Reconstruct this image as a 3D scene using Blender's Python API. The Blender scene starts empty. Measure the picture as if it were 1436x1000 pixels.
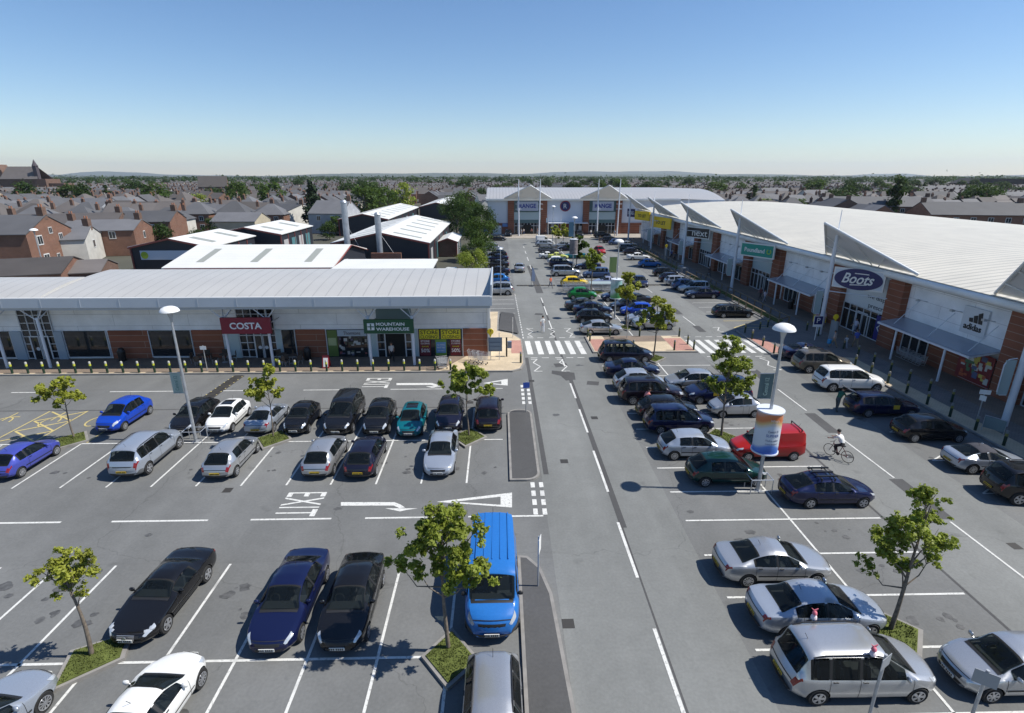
import bpy, bmesh, math, random
import numpy as np
from mathutils import Vector, Matrix
R = math.radians
SC = bpy.context.scene
COL = SC.collection
random.seed(7)
# ------------------------------------------------------------------ camera numbers (eye height, lens) and ground survey
F_, CX_, CY_, HZ_, EYE, VPX_ = 760., 718., 500., 246., 15.5, 700.
PITCH = math.atan((CY_ - HZ_) / F_)
YAW = math.atan((CX_ - VPX_) * math.cos(PITCH) / F_)

def ray(x, y):
    u = (x - CX_) / F_; v = (y - CY_) / F_
    dy = math.cos(PITCH) - v * math.sin(PITCH); dz = -math.sin(PITCH) - v * math.cos(PITCH)
    c, s = math.cos(YAW), math.sin(YAW)
    return u * c + dy * s, -u * s + dy * c, dz

def G(x, y, z=0.):
    'survey: the point at height z that the photograph shows at (x, y)'
    rx, ry, rz = ray(x, y); t = (z - EYE) / rz
    return rx * t, ry * t

def GX(x, y, X):
    rx, ry, rz = ray(x, y); t = X / rx
    return X, ry * t, EYE + rz * t

def GY(x, y, Y):
    rx, ry, rz = ray(x, y); t = Y / ry
    return rx * t, Y, EYE + rz * t

# ------------------------------------------------------------------ materials
MATS = {}
def mat(name, col=(.5, .5, .5), rough=.6, metal=0., coat=0., noise=None, spec=.5, emit=None, alpha=None, trans=None):
    if name in MATS: return MATS[name]
    m = bpy.data.materials.new(name); m.use_nodes = True
    nt = m.node_tree; b = nt.nodes['Principled BSDF']
    b.inputs['Base Color'].default_value = (*col, 1)
    b.inputs['Roughness'].default_value = rough
    b.inputs['Metallic'].default_value = metal
    b.inputs['Specular IOR Level'].default_value = spec
    if coat:
        b.inputs['Coat Weight'].default_value = coat; b.inputs['Coat Roughness'].default_value = .03
    if noise:                       # (scale, strength[, detail]) soft colour variation laid out in the object's own space
        geo = nt.nodes.new('ShaderNodeNewGeometry')
        n = nt.nodes.new('ShaderNodeTexNoise'); n.inputs['Scale'].default_value = noise[0]
        n.inputs['Detail'].default_value = noise[2] if len(noise) > 2 else 4
        nt.links.new(geo.outputs['Position'], n.inputs['Vector'])
        mr = nt.nodes.new('ShaderNodeMapRange'); s = noise[1]
        mr.inputs['From Min'].default_value = .28; mr.inputs['From Max'].default_value = .72
        mr.inputs['To Min'].default_value = 1 - s; mr.inputs['To Max'].default_value = 1 + s
        nt.links.new(n.outputs['Fac'], mr.inputs['Value'])
        hs = nt.nodes.new('ShaderNodeHueSaturation'); hs.inputs['Color'].default_value = (*col, 1)
        nt.links.new(mr.outputs['Result'], hs.inputs['Value'])
        nt.links.new(hs.outputs['Color'], b.inputs['Base Color'])
    if emit:
        b.inputs['Emission Color'].default_value = (*emit, 1); b.inputs['Emission Strength'].default_value = 1
    if trans:                       # a little light through leaves
        out = nt.nodes['Material Output']; tr = nt.nodes.new('ShaderNodeBsdfTranslucent')
        tr.inputs['Color'].default_value = (*trans, 1)
        mx = nt.nodes.new('ShaderNodeMixShader'); mx.inputs[0].default_value = .35
        nt.links.new(b.outputs[0], mx.inputs[1]); nt.links.new(tr.outputs[0], mx.inputs[2])
        nt.links.new(mx.outputs[0], out.inputs['Surface'])
    MATS[name] = m
    return m

def nodes_of(m):
    return m.node_tree, m.node_tree.nodes, m.node_tree.links

def brick_mat(name, c1, c2, mortar, scale=1., bw=.5, rh=.25, ms=.02, rough=.85, swap=None):
    'bricks or blocks in world metres; swap picks which axes carry the pattern'
    m = bpy.data.materials.new(name); m.use_nodes = True
    nt, N, L = nodes_of(m); b = N['Principled BSDF']; b.inputs['Roughness'].default_value = rough
    b.inputs['Specular IOR Level'].default_value = .25
    geo = N.new('ShaderNodeNewGeometry'); sep = N.new('ShaderNodeSeparateXYZ'); L.new(geo.outputs['Position'], sep.inputs[0])
    cmb = N.new('ShaderNodeCombineXYZ')
    if swap == 'flat':
        L.new(sep.outputs[0], cmb.inputs[0]); L.new(sep.outputs[1], cmb.inputs[1])
    else:
        ad = N.new('ShaderNodeMath'); ad.operation = 'ADD'; L.new(sep.outputs[0], ad.inputs[0]); L.new(sep.outputs[1], ad.inputs[1])
        L.new(ad.outputs[0], cmb.inputs[0]); L.new(sep.outputs[2], cmb.inputs[1])
    t = N.new('ShaderNodeTexBrick'); t.inputs['Scale'].default_value = scale
    t.inputs['Color1'].default_value = (*c1, 1); t.inputs['Color2'].default_value = (*c2, 1); t.inputs['Mortar'].default_value = (*mortar, 1)
    t.inputs['Brick Width'].default_value = bw; t.inputs['Row Height'].default_value = rh; t.inputs['Mortar Size'].default_value = ms
    L.new(cmb.outputs[0], t.inputs['Vector'])
    n = N.new('ShaderNodeTexNoise'); n.inputs['Scale'].default_value = .7; n.inputs['Detail'].default_value = 6; L.new(geo.outputs['Position'], n.inputs['Vector'])
    mr = N.new('ShaderNodeMapRange'); mr.inputs['To Min'].default_value = .7; mr.inputs['To Max'].default_value = 1.3; L.new(n.outputs['Fac'], mr.inputs['Value'])
    hs = N.new('ShaderNodeHueSaturation'); L.new(t.outputs['Color'], hs.inputs['Color']); L.new(mr.outputs[0], hs.inputs['Value'])
    L.new(hs.outputs[0], b.inputs['Base Color'])
    MATS[name] = m
    return m

def rib_mat(name, col, axis, period, depth=.35, rough=.45, metal=0., noise=.12, groove=.12, dirt=None):
    'profiled sheet: narrow standing seams every period metres along one axis'
    m = bpy.data.materials.new(name); m.use_nodes = True
    nt, N, L = nodes_of(m); b = N['Principled BSDF']; b.inputs['Roughness'].default_value = rough; b.inputs['Metallic'].default_value = metal
    geo = N.new('ShaderNodeNewGeometry'); sep = N.new('ShaderNodeSeparateXYZ'); L.new(geo.outputs['Position'], sep.inputs[0])
    md = N.new('ShaderNodeMath'); md.operation = 'DIVIDE'; md.inputs[1].default_value = period; L.new(sep.outputs[axis], md.inputs[0])
    fr = N.new('ShaderNodeMath'); fr.operation = 'FRACT'; L.new(md.outputs[0], fr.inputs[0])
    lt = N.new('ShaderNodeMath'); lt.operation = 'LESS_THAN'; lt.inputs[1].default_value = groove; L.new(fr.outputs[0], lt.inputs[0])
    n = N.new('ShaderNodeTexNoise'); n.inputs['Scale'].default_value = .35; n.inputs['Detail'].default_value = 6; L.new(geo.outputs['Position'], n.inputs['Vector'])
    mr = N.new('ShaderNodeMapRange'); mr.inputs['To Min'].default_value = 1 - noise; mr.inputs['To Max'].default_value = 1 + noise; L.new(n.outputs['Fac'], mr.inputs['Value'])
    sb = N.new('ShaderNodeMath'); sb.operation = 'MULTIPLY'; sb.inputs[1].default_value = -depth; L.new(lt.outputs[0], sb.inputs[0])
    ad = N.new('ShaderNodeMath'); ad.operation = 'ADD'; L.new(mr.outputs[0], ad.inputs[0]); L.new(sb.outputs[0], ad.inputs[1])
    hs = N.new('ShaderNodeHueSaturation'); hs.inputs['Color'].default_value = (*col, 1)
    if dirt:                                                  # each house roof weathers differently
        oi = N.new('ShaderNodeObjectInfo'); r2 = N.new('ShaderNodeMapRange'); r2.inputs['To Min'].default_value = 1 - dirt; r2.inputs['To Max'].default_value = 1 + dirt; L.new(oi.outputs['Random'], r2.inputs['Value'])
        mu = N.new('ShaderNodeMath'); mu.operation = 'MULTIPLY'; L.new(ad.outputs[0], mu.inputs[0]); L.new(r2.outputs[0], mu.inputs[1]); L.new(mu.outputs[0], hs.inputs['Value'])
    else: L.new(ad.outputs[0], hs.inputs['Value'])
    L.new(hs.outputs[0], b.inputs['Base Color'])
    MATS[name] = m
    return m

# ------------------------------------------------------------------ objects
def tag(o, label=None, cat=None, group=None, kind=None):
    if label: o['label'] = label
    if cat: o['category'] = cat
    if group: o['group'] = group
    if kind: o['kind'] = kind
    return o

def thing(name, label, cat, loc=(0, 0, 0), rz=0., group=None):
    o = bpy.data.objects.new(name, None); COL.objects.link(o)
    o.location = loc; o.rotation_euler = (0, 0, rz); o.empty_display_size = .2
    return tag(o, label, cat, group)

def offset(o):
    v = Vector((0, 0, 0))
    while o is not None:
        v += o.location; o = o.parent
    return v

class MB:
    'collects shapes and links them as one mesh object'
    def __init__(s): s.v = []; s.f = []; s.m = []
    def face(s, pts, mi=0):
        k = len(s.v); s.v += [tuple(p) for p in pts]; s.f.append(list(range(k, k + len(pts)))); s.m.append(mi); return s
    def box(s, x0, x1, y0, y1, z0, z1, mi=0):
        k = len(s.v)
        s.v += [(x0, y0, z0), (x1, y0, z0), (x1, y1, z0), (x0, y1, z0), (x0, y0, z1), (x1, y0, z1), (x1, y1, z1), (x0, y1, z1)]
        for q in ((0, 3, 2, 1), (4, 5, 6, 7), (0, 1, 5, 4), (1, 2, 6, 5), (2, 3, 7, 6), (3, 0, 4, 7)):
            s.f.append([k + i for i in q]); s.m.append(mi)
        return s
    def bar(s, a, b, w, h=None, mi=0, up=(0, 0, 1)):
        'rectangular bar from a to b'
        h = h or w; a = Vector(a); b = Vector(b); d = (b - a).normalized(); u = Vector(up)
        if abs(d.dot(u)) > .98: u = Vector((0, 1, 0))
        r = d.cross(u).normalized() * (w / 2); u = r.cross(d).normalized() * (h / 2)
        k = len(s.v)
        for p in (a, b):
            s.v += [tuple(p - r - u), tuple(p + r - u), tuple(p + r + u), tuple(p - r + u)]
        for q in ((0, 1, 2, 3), (7, 6, 5, 4), (0, 4, 5, 1), (1, 5, 6, 2), (2, 6, 7, 3), (3, 7, 4, 0)):
            s.f.append([k + i for i in q]); s.m.append(mi)
        return s
    def tube(s, pts, rad, n=8, mi=0, cap=True):
        'round tube through pts, one radius per point'
        pts = [Vector(p) for p in pts]
        if not hasattr(rad, '__len__'): rad = [rad] * len(pts)
        k = len(s.v); ref = None
        for i, p in enumerate(pts):
            d = (pts[min(i + 1, len(pts) - 1)] - pts[max(i - 1, 0)]).normalized()
            u = Vector((0, 0, 1)) if abs(d.z) < .9 else Vector((1, 0, 0))
            a = d.cross(u).normalized(); b = d.cross(a)
            if ref is not None and a.dot(ref) < 0: a, b = -a, -b
            ref = a
            for j in range(n):
                t = 2 * math.pi * j / n
                s.v.append(tuple(p + (a * math.cos(t) + b * math.sin(t)) * rad[i]))
        for i in range(len(pts) - 1):
            for j in range(n):
                s.f.append([k + i * n + j, k + i * n + (j + 1) % n, k + (i + 1) * n + (j + 1) % n, k + (i + 1) * n + j]); s.m.append(mi)
        if cap:
            s.f.append([k + j for j in range(n)][::-1]); s.m.append(mi)
            e = k + (len(pts) - 1) * n; s.f.append([e + j for j in range(n)]); s.m.append(mi)
        return s
    def lathe(s, c, prof, n=16, mi=0, axis='z'):
        'profile of (radius, height) turned about an axis through c'
        k = len(s.v)
        for r, h in prof:
            for j in range(n):
                t = 2 * math.pi * j / n; a, b = r * math.cos(t), r * math.sin(t)
                p = (a, b, h) if axis == 'z' else (a, h, b) if axis == 'y' else (h, a, b)
                s.v.append((c[0] + p[0], c[1] + p[1], c[2] + p[2]))
        for i in range(len(prof) - 1):
            for j in range(n):
                s.f.append([k + i * n + j, k + i * n + (j + 1) % n, k + (i + 1) * n + (j + 1) % n, k + (i + 1) * n + j]); s.m.append(mi)
        s.f.append([k + j for j in range(n)][::-1]); s.m.append(mi)
        e = k + (len(prof) - 1) * n; s.f.append([e + j for j in range(n)]); s.m.append(mi)
        return s
    def prism(s, poly, z0, z1, mi=0, side=None):
        'flat outline raised from z0 to z1'
        n = len(poly); k = len(s.v)
        s.v += [(x, y, z0) for x, y in poly] + [(x, y, z1) for x, y in poly]
        s.f.append([k + n + i for i in range(n)]); s.m.append(mi)
        s.f.append([k + i for i in range(n)][::-1]); s.m.append(mi)
        for i in range(n):
            j = (i + 1) % n
            s.f.append([k + i, k + j, k + n + j, k + n + i]); s.m.append(mi if side is None else side)
        return s
    def extr(s, poly3, d, mi=0):
        'planar outline in space, pushed along d'
        n = len(poly3); k = len(s.v); d = Vector(d)
        s.v += [tuple(p) for p in poly3] + [tuple(Vector(p) + d) for p in poly3]
        s.f.append([k + i for i in range(n)]); s.m.append(mi)
        s.f.append([k + n + i for i in range(n)][::-1]); s.m.append(mi)
        for i in range(n):
            j = (i + 1) % n
            s.f.append([k + i, k + n + i, k + n + j, k + j]); s.m.append(mi)
        return s
    def mesh(s, name, mats, sub=Vector((0, 0, 0)), smooth=0, fix=True):
        me = bpy.data.meshes.new(name)
        me.from_pydata([(a - sub.x, b - sub.y, c - sub.z) for a, b, c in s.v], [], s.f)
        for m in (mats if isinstance(mats, (list, tuple)) else [mats]): me.materials.append(m)
        me.polygons.foreach_set('material_index', s.m)
        if fix:
            bm = bmesh.new(); bm.from_mesh(me); bmesh.ops.recalc_face_normals(bm, faces=bm.faces); bm.to_mesh(me); bm.free()
        if smooth:
            me.polygons.foreach_set('use_smooth', [True] * len(me.polygons))
            me.set_sharp_from_angle(angle=R(smooth))
        me.update()
        return me
    def build(s, name, mats, parent=None, smooth=0, local=False, fix=True):
        sub = Vector((0, 0, 0)) if (parent is None or local) else offset(parent)
        o = bpy.data.objects.new(name, s.mesh(name, mats, sub, smooth, fix)); COL.objects.link(o); o.parent = parent
        return o

def recentre(o):
    'move a one-mesh thing so that its origin sits at its base'
    n = len(o.data.vertices)
    if not n: return o
    a = np.empty(n * 3); o.data.vertices.foreach_get('co', a); a = a.reshape(-1, 3)
    c = ((a[:, 0].min() + a[:, 0].max()) / 2, (a[:, 1].min() + a[:, 1].max()) / 2, a[:, 2].min())
    o.data.transform(Matrix.Translation((-c[0], -c[1], -c[2]))); o.location = c
    return o

def struct(name, mb, m, kind='structure', smooth=0):
    o = mb.build(name, m, None, smooth); o['kind'] = kind
    return o

def link_copy(o, parent=None):
    c = o.copy(); COL.objects.link(c)
    if parent is not None: c.parent = parent
    return c

def copy_tree(o, parent=None):
    c = link_copy(o, parent)
    for ch in list(o.children): copy_tree(ch, c)
    return c

_FONT = {}
def lettering(text, o, r, u, width=None, height=None, m=None, parent=None, depth=.02, name='lettering', shear=0., bold=0., local=False, spacing=1., align='C'):
    'raised letters on a plane: o centre, r reading direction, u up'
    cu = bpy.data.curves.new('t', 'FONT'); cu.body = text; cu.align_x = 'CENTER'; cu.align_y = 'CENTER'
    cu.extrude = .5; cu.shear = shear; cu.offset = bold; cu.space_character = spacing; cu.resolution_u = 3
    to = bpy.data.objects.new('t', cu); COL.objects.link(to)
    bpy.context.view_layer.update()
    me = bpy.data.meshes.new_from_object(to.evaluated_get(bpy.context.evaluated_depsgraph_get()))
    bpy.data.objects.remove(to); bpy.data.curves.remove(cu)
    n = len(me.vertices); a = np.empty(n * 3); me.vertices.foreach_get('co', a); a = a.reshape(-1, 3)
    mn, mx = a.min(0), a.max(0); c = (mn + mx) / 2; sx = sy = None
    if width: sx = width / (mx[0] - mn[0])
    if height: sy = height / (mx[1] - mn[1])
    sx = sx or sy; sy = sy or sx
    r = np.array(Vector(r).normalized()); u = np.array(Vector(u).normalized()); nn = np.cross(r, u)
    off = np.zeros(3) if (parent is None or local) else np.array(offset(parent))
    P = np.array(o, float)[None] - off + ((a[:, 0] - c[0]) * sx)[:, None] * r + ((a[:, 1] - c[1]) * sy)[:, None] * u + ((a[:, 2] + .5) * depth)[:, None] * nn
    me.vertices.foreach_set('co', P.ravel()); me.name = name; me.materials.clear(); me.materials.append(m); me.update()
    ob = bpy.data.objects.new(name, me); COL.objects.link(ob); ob.parent = parent
    return ob

# shared plain materials
WHITE = mat('white_paint', (.72, .72, .70), .5, noise=(.6, .08))
OFFWHITE = mat('offwhite_cladding', (.58, .60, .62), .45, noise=(.25, .08))
STEEL = mat('galvanised_steel', (.45, .47, .49), .42, .6, noise=(3, .15))
POSTW = mat('white_post_paint', (.62, .65, .70), .4)
DARK = mat('dark_plastic', (.02, .02, .022), .5)
BLACK = mat('black_metal', (.012, .012, .013), .45)
RUBBER = mat('tyre_rubber', (.018, .018, .018), .85)
RED = mat('red_plastic', (.35, .02, .02), .35)
YEL = mat('yellow_plastic', (.75, .55, .02), .45)
GLASSD = mat('shop_glass', (.016, .02, .024), .06, spec=.6)
CONC = mat('kerb_concrete', (.22, .21, .195), .85, noise=(2.5, .18))
NAVY = mat('navy_sign', (.012, .014, .10), .4)
# ================================================================== THE SETTING
def asphalt(name, base, var=.16, tint=(1., 1., 1.), patch=.25, scale=1.):
    m = bpy.data.materials.new(name); m.use_nodes = True
    nt, N, L = nodes_of(m); b = N['Principled BSDF']; b.inputs['Roughness'].default_value = .88
    b.inputs['Specular IOR Level'].default_value = .28
    geo = N.new('ShaderNodeNewGeometry')
    def nz(s, d, st=None, dist=0):
        n = N.new('ShaderNodeTexNoise'); n.inputs['Scale'].default_value = s; n.inputs['Detail'].default_value = d; n.inputs['Distortion'].default_value = dist
        if st is not None:
            mp = N.new('ShaderNodeMapping'); mp.inputs['Scale'].default_value = st; L.new(geo.outputs['Position'], mp.inputs['Vector']); L.new(mp.outputs[0], n.inputs['Vector'])
        else: L.new(geo.outputs['Position'], n.inputs['Vector'])
        return n
    def mrange(src, a, b2, lo, hi):
        mr = N.new('ShaderNodeMapRange'); mr.inputs['From Min'].default_value = a; mr.inputs['From Max'].default_value = b2
        mr.inputs['To Min'].default_value = lo; mr.inputs['To Max'].default_value = hi; L.new(src, mr.inputs['Value']); return mr.outputs[0]
    def mul(a, b2):
        q = N.new('ShaderNodeMath'); q.operation = 'MULTIPLY'; L.new(a, q.inputs[0]); L.new(b2, q.inputs[1]); return q.outputs[0]
    big = mrange(nz(.09, 5).outputs[0], .35, .65, 1 - var, 1 + var)
    streak = mrange(nz(.5, 4, (1., .12, 1.)).outputs[0], .35, .7, .93, 1.09)
    fine = mrange(nz(9., 3).outputs[0], .3, .7, .93, 1.07)
    mid = mrange(nz(1.3, 6, None, .6).outputs[0], .3, .7, .95, 1.05)
    spots = mrange(nz(.75, 2).outputs[0], .68, .78, 1., 1 - patch)     # oil drips and worn spots
    val = mul(mul(mul(mul(big, streak), fine), mid), spots)
    vo = N.new('ShaderNodeTexVoronoi'); vo.feature = 'DISTANCE_TO_EDGE'; vo.inputs['Scale'].default_value = .085   # hairline joints and cracks
    wob = nz(.8, 4); mp2 = N.new('ShaderNodeVectorMath'); mp2.operation = 'MULTIPLY_ADD'; mp2.inputs[1].default_value = (1.6, 1.6, 0)
    L.new(wob.outputs['Color'], mp2.inputs[0]); L.new(geo.outputs['Position'], mp2.inputs[2]); L.new(mp2.outputs[0], vo.inputs['Vector'])
    val = mul(val, mrange(vo.outputs['Distance'], .0008, .0024, .82, 1.))
    hs = N.new('ShaderNodeHueSaturation'); hs.inputs['Color'].default_value = (base * tint[0], base * tint[1], base * tint[2], 1)
    L.new(val, hs.inputs['Value']); L.new(hs.outputs[0], b.inputs['Base Color'])
    bp = N.new('ShaderNodeBump'); bp.inputs['Strength'].default_value = .25; bp.inputs['Distance'].default_value = .02
    L.new(nz(28, 3).outputs[0], bp.inputs['Height']); L.new(bp.outputs[0], b.inputs['Normal'])
    MATS[name] = m
    return m

ASPH = asphalt('car_park_asphalt', .145, .13, (1., 1.02, 1.0))
ROAD = asphalt('road_asphalt', .170, .12, (1., 1.03, .99))
LANE = asphalt('lane_asphalt', .140, .12, (1., 1.02, 1.0))
PATCHM = asphalt('repair_asphalt', .075, .12)
STRIP = asphalt('dark_pavement_asphalt', .075, .10)
def worn_paint(name, col):
    'thermoplastic paint scuffed through to the tarmac in places'
    m = bpy.data.materials.new(name); m.use_nodes = True; nt, N, L = nodes_of(m); b = N['Principled BSDF']; b.inputs['Roughness'].default_value = .75
    g = N.new('ShaderNodeNewGeometry'); mixes = None; c = N.new('ShaderNodeMix'); c.data_type = 'RGBA'; c.inputs[6].default_value = (*col, 1); c.inputs[7].default_value = (.15, .15, .145, 1)
    vals = []
    for sc, lo, hi, amt in ((1.1, .55, .74, .55), (9., .54, .66, .55), (40., .5, .7, .35)):
        n = N.new('ShaderNodeTexNoise'); n.inputs['Scale'].default_value = sc; n.inputs['Detail'].default_value = 6; L.new(g.outputs['Position'], n.inputs['Vector'])
        r = N.new('ShaderNodeMapRange'); r.inputs['From Min'].default_value = lo; r.inputs['From Max'].default_value = hi; r.inputs['To Max'].default_value = amt; L.new(n.outputs[0], r.inputs[0]); vals.append(r.outputs[0])
    a = vals[0]
    for v in vals[1:]: q = N.new('ShaderNodeMath'); q.operation = 'MAXIMUM'; L.new(a, q.inputs[0]); L.new(v, q.inputs[1]); a = q.outputs[0]
    L.new(a, c.inputs[0]); L.new(c.outputs[2], b.inputs['Base Color']); MATS[name] = m
    return m
PAINT = worn_paint('road_paint', (.60, .60, .57)); PAINTY = worn_paint('yellow_road_paint', (.52, .42, .16))
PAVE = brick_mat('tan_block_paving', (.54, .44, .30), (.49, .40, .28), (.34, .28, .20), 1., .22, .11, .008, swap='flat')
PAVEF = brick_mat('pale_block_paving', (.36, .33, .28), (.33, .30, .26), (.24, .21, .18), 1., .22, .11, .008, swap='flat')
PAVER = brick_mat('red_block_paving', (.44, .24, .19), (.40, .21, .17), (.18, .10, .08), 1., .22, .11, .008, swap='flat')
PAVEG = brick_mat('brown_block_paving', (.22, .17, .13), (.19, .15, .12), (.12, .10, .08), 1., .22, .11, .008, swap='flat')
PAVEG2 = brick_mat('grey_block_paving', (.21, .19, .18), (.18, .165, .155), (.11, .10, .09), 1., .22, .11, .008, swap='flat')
GRASS = mat('grass_turf', (.095, .115, .032), .9, noise=(2.2, .4, 8), spec=.1)
LAND = mat('town_ground', (.085, .085, .070), .95, noise=(.03, .35, 8), spec=.1)

def sheet(name, poly, z, m):
    b = MB(); b.face([(x, y, z) for x, y in poly]); return struct(name, b, m)

# ground as one sheet to the horizon
sheet('ground', [(-9000, -200), (9000, -200), (9000, 16000), (-9000, 16000)], -.06, LAND)
sheet('car_park', [(-78, -30), (60, -30), (60, 168), (-4.5, 168), (-4.5, 70), (-78, 70)], 0, ASPH)
sheet('road', [(2.15, -30), (8.45, -30), (8.4, 45), (8.4, 150), (1.9, 150), (2.2, 60)], .004, ROAD)
sheet('service_road', [(18.3, -30), (24.4, -30), (24.2, 150), (18.2, 150)], .004, ROAD)
sheet('cross_road', [(-78, 35.4), (2.14, 35.2), (2.14, 42.2), (-78, 42.2)], .004, LANE)
sheet('access_road', [(-78, 19.2), (2.14, 19.2), (2.14, 25.2), (-78, 25.2)], .004, LANE)

# painted markings, each kind one structure
LN = [0]
def line_b(b, p, q, w=.10, z=None, mi=0):
    LN[0] += 1; z = .0098 + .0012 * (LN[0] % 7) if z is None else z + .0004 * (LN[0] % 7)   # strokes that cross never share a plane
    p = Vector((*p, 0)); q = Vector((*q, 0)); n = (q - p).normalized().cross(Vector((0, 0, 1))) * (w / 2)
    b.face([(t.x, t.y, z) for t in (p - n, q - n, q + n, p + n)], mi)
mk = MB()
BX = [-28.0, -25.54, -23.07, -20.7, -18.38, -16.05, -13.71, -11.34, -9.02, -6.64, -4.26, -1.85]
for x in BX[1:]:
    line_b(mk, (x, 25.2), (x, 30.15)); 
    if x > -18.5: line_b(mk, (x, 30.15), (x, 35.0))
line_b(mk, (-45, 30.17), (.1, 30.17))
NX = [-25.6, -23.25, -20.87, -18.49, -16.14, -13.75, -11.40, -9.0, -6.60, -4.23, -1.85]
for x in NX: line_b(mk, (x, 9.2), (x, 19.1))
line_b(mk, (-26, 14.26), (-2.6, 14.26)); line_b(mk, (-2.0, 14.26), (.3, 14.26))
for x in (-32.5, -30.2): line_b(mk, (x, 25.2), (x, 30.1))
# centre block
RY = [9.4, 11.85, 14.29, 16.74, 19.2, 21.66, 24.11, 26.52, 28.95, 31.4, 33.85, 36.3, 38.7, 41.15, 43.6]
for y in RY: line_b(mk, (8.7, y), (18.05, y))
line_b(mk, (13.7, -2), (13.7, 45.5))
RY2 = [54.84 + 2.44 * i for i in range(35)]
for y in RY2:
    if not 74.2 < y < 79: line_b(mk, (8.7, y), (18.0, y))
line_b(mk, (13.5, 52.6), (13.2, 140))
# right-hand row
for i in range(14): line_b(mk, (24.6, 62.6 + 2.44 * i), (29.6, 62.6 + 2.44 * i))
for i in range(10): line_b(mk, (24.6, 107 + 2.44 * i), (29.6, 107 + 2.44 * i))
# left-hand row beyond the shops
for i in range(18): line_b(mk, (-3.0, 62.5 + 2.44 * i), (1.8, 62.5 + 2.44 * i))
struct('bay_lines', mk, PAINT)
cl = MB()
for y0, y1 in ((2, 6.8), (8.3, 15.3), (17.9, 21.6), (24.2, 28.6), (31, 34.6), (36.6, 39.6), (43.6, 45.2), (55.5, 59), (61.5, 66), (68, 71), (88, 92), (94.5, 99), (104, 109), (114, 118), (123, 126)):
    line_b(cl, (5.5, y0), (5.47, y1), .13)
for y0, y1 in ((8, 13), (15, 21.3), (25.2, 30.4), (34, 38), (56.5, 60.5), (65, 70), (74, 78), (84, 88), (96, 101), (108, 112)):
    line_b(cl, (21.2, y0), (21.15, y1), .10)
for x0, x1 in ((-55, -49), (-46.5, -40.5), (-36.8, -32.0), (-29.5, -24.5), (-21.2, -17.6), (-15, -10.9), (-8.4, -4.4), (-2.2, .15)):
    line_b(cl, (x0, 38.63), (x1, 38.63), .11)
for x0, x1 in ((-26.5, -20.75), (-18.4, -13.9), (-11.9, -8.1), (-6.5, -2.95), (-1.6, 2.0)):
    line_b(cl, (x0, 22.2), (x1, 22.2), .12)
struct('centre_lines', cl, PAINT)
gw = MB()                                                   # give-way dashes at the two side roads
for xx in (1.65, 2.1):
    for y in (22.3, 23.1, 23.9, 24.7): line_b(gw, (xx, y), (xx, y + .5), .22)
    for y in (35.6, 36.4, 37.2, 38.0, 38.8): line_b(gw, (xx, y), (xx, y + .5), .22)
for i in range(22): line_b(gw, (2.3 - .012 * i, 52 + 1.0 * i), (2.3 - .012 * i, 52.55 + 1.0 * i), .11)
struct('give_way_lines', gw, PAINT)
# hollow give-way triangles, turn arrows and EXIT lettering, seen the way drivers read them
def px_poly(b, pts, z=.012, mi=0): b.face([(*G(x, y), z) for x, y in pts], mi)
tr = MB()
for (ax, ay), (bx, by), (cx_, cy_), (ix, iy0, iy1) in (((612, 704), (718, 691), (718, 712), (702, 696.8, 708.2)), ((677, 537.6), (712, 531.4), (712, 541), (703, 534.8, 539.0))):
    k = (636, 704) if ax < 650 else (686, 537.2)
    px_poly(tr, [(ax, ay), (bx, by), (ix, iy0), k]); px_poly(tr, [(ax, ay), k, (ix, iy1), (cx_, cy_)]); px_poly(tr, [(bx, by), (cx_, cy_), (ix, iy1), (ix, iy0)])
struct('give_way_triangles', tr, PAINT)
ar = MB()
px_poly(ar, [(478, 704.5), (553, 704.5), (562, 708), (568, 712), (560, 713), (552, 709.2), (478, 709.5)])
px_poly(ar, [(540, 713.1), (586, 713.2), (570, 715.5), (561, 717.5)])
px_poly(ar, [(556, 537.5), (606, 537.3), (612, 539.3), (616, 541), (610, 541.8), (604, 540), (556, 540.3)])
px_poly(ar, [(597, 541.9), (620, 541.9), (611, 543.3), (606, 544.2)])
struct('turn_arrows', ar, PAINT)
for k, (c, w, h) in enumerate((((-9.95, 23.45), 1.55, 2.3), ((-9.72, 40.0), 1.6, 2.2))):
    ex = lettering('EXIT', (c[0], c[1], .012), (0, -1, 0), (1, 0, 0), w * 1.35, 1.95 if k == 0 else 2.0, PAINT, None, .004, 'road_lettering', spacing=1.05)
    ex['kind'] = 'structure'
# zebra crossings
zb = MB()
for i in range(6):
    x = 2.75 + .98 * i; line_b(zb, (x, 46.9), (x - .1, 51.1), .52)
for i in range(7):
    x = 18.6 + .95 * i; line_b(zb, (x, 46.9), (x - .05, 51.1), .50)
for x0 in (2.7, 3.7, 4.9, 5.9, 6.9): line_b(zb, (x0, 52.2), (x0 + .62, 52.2), .12); line_b(zb, (x0, 45.9), (x0 + .62, 45.9), .12)
for x0 in (18.6, 19.7, 20.8, 21.9, 23): line_b(zb, (x0, 52.2), (x0 + .62, 52.2), .12); line_b(zb, (x0, 45.9), (x0 + .62, 45.9), .12)
def zig(b, x, y, s, up):
    pts = [(x, y), (x + s * .55, y), (x + s * .15, y + up * .9), (x + s * .7, y + up * 1.9), (x + s * .1, y + up * 3.1), (x + s * .8, y + up * 3.1)]
    for a, c in zip(pts, pts[1:]): line_b(b, a, c, .10)
for x, s in ((2.7, 1), (5.0, 1), (7.6, -1)): zig(zb, x, 52.6, s, 1)
for x, s in ((2.7, 1), (5.0, 1)): zig(zb, x, 45.5, s, -1)
zig(zb, 23.7, 45.4, -1, -1); zig(zb, 20.6, 45.4, 1, -1); zig(zb, 23.6, 52.6, -1, 1)
struct('zebra_crossings', zb, PAINT)
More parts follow.
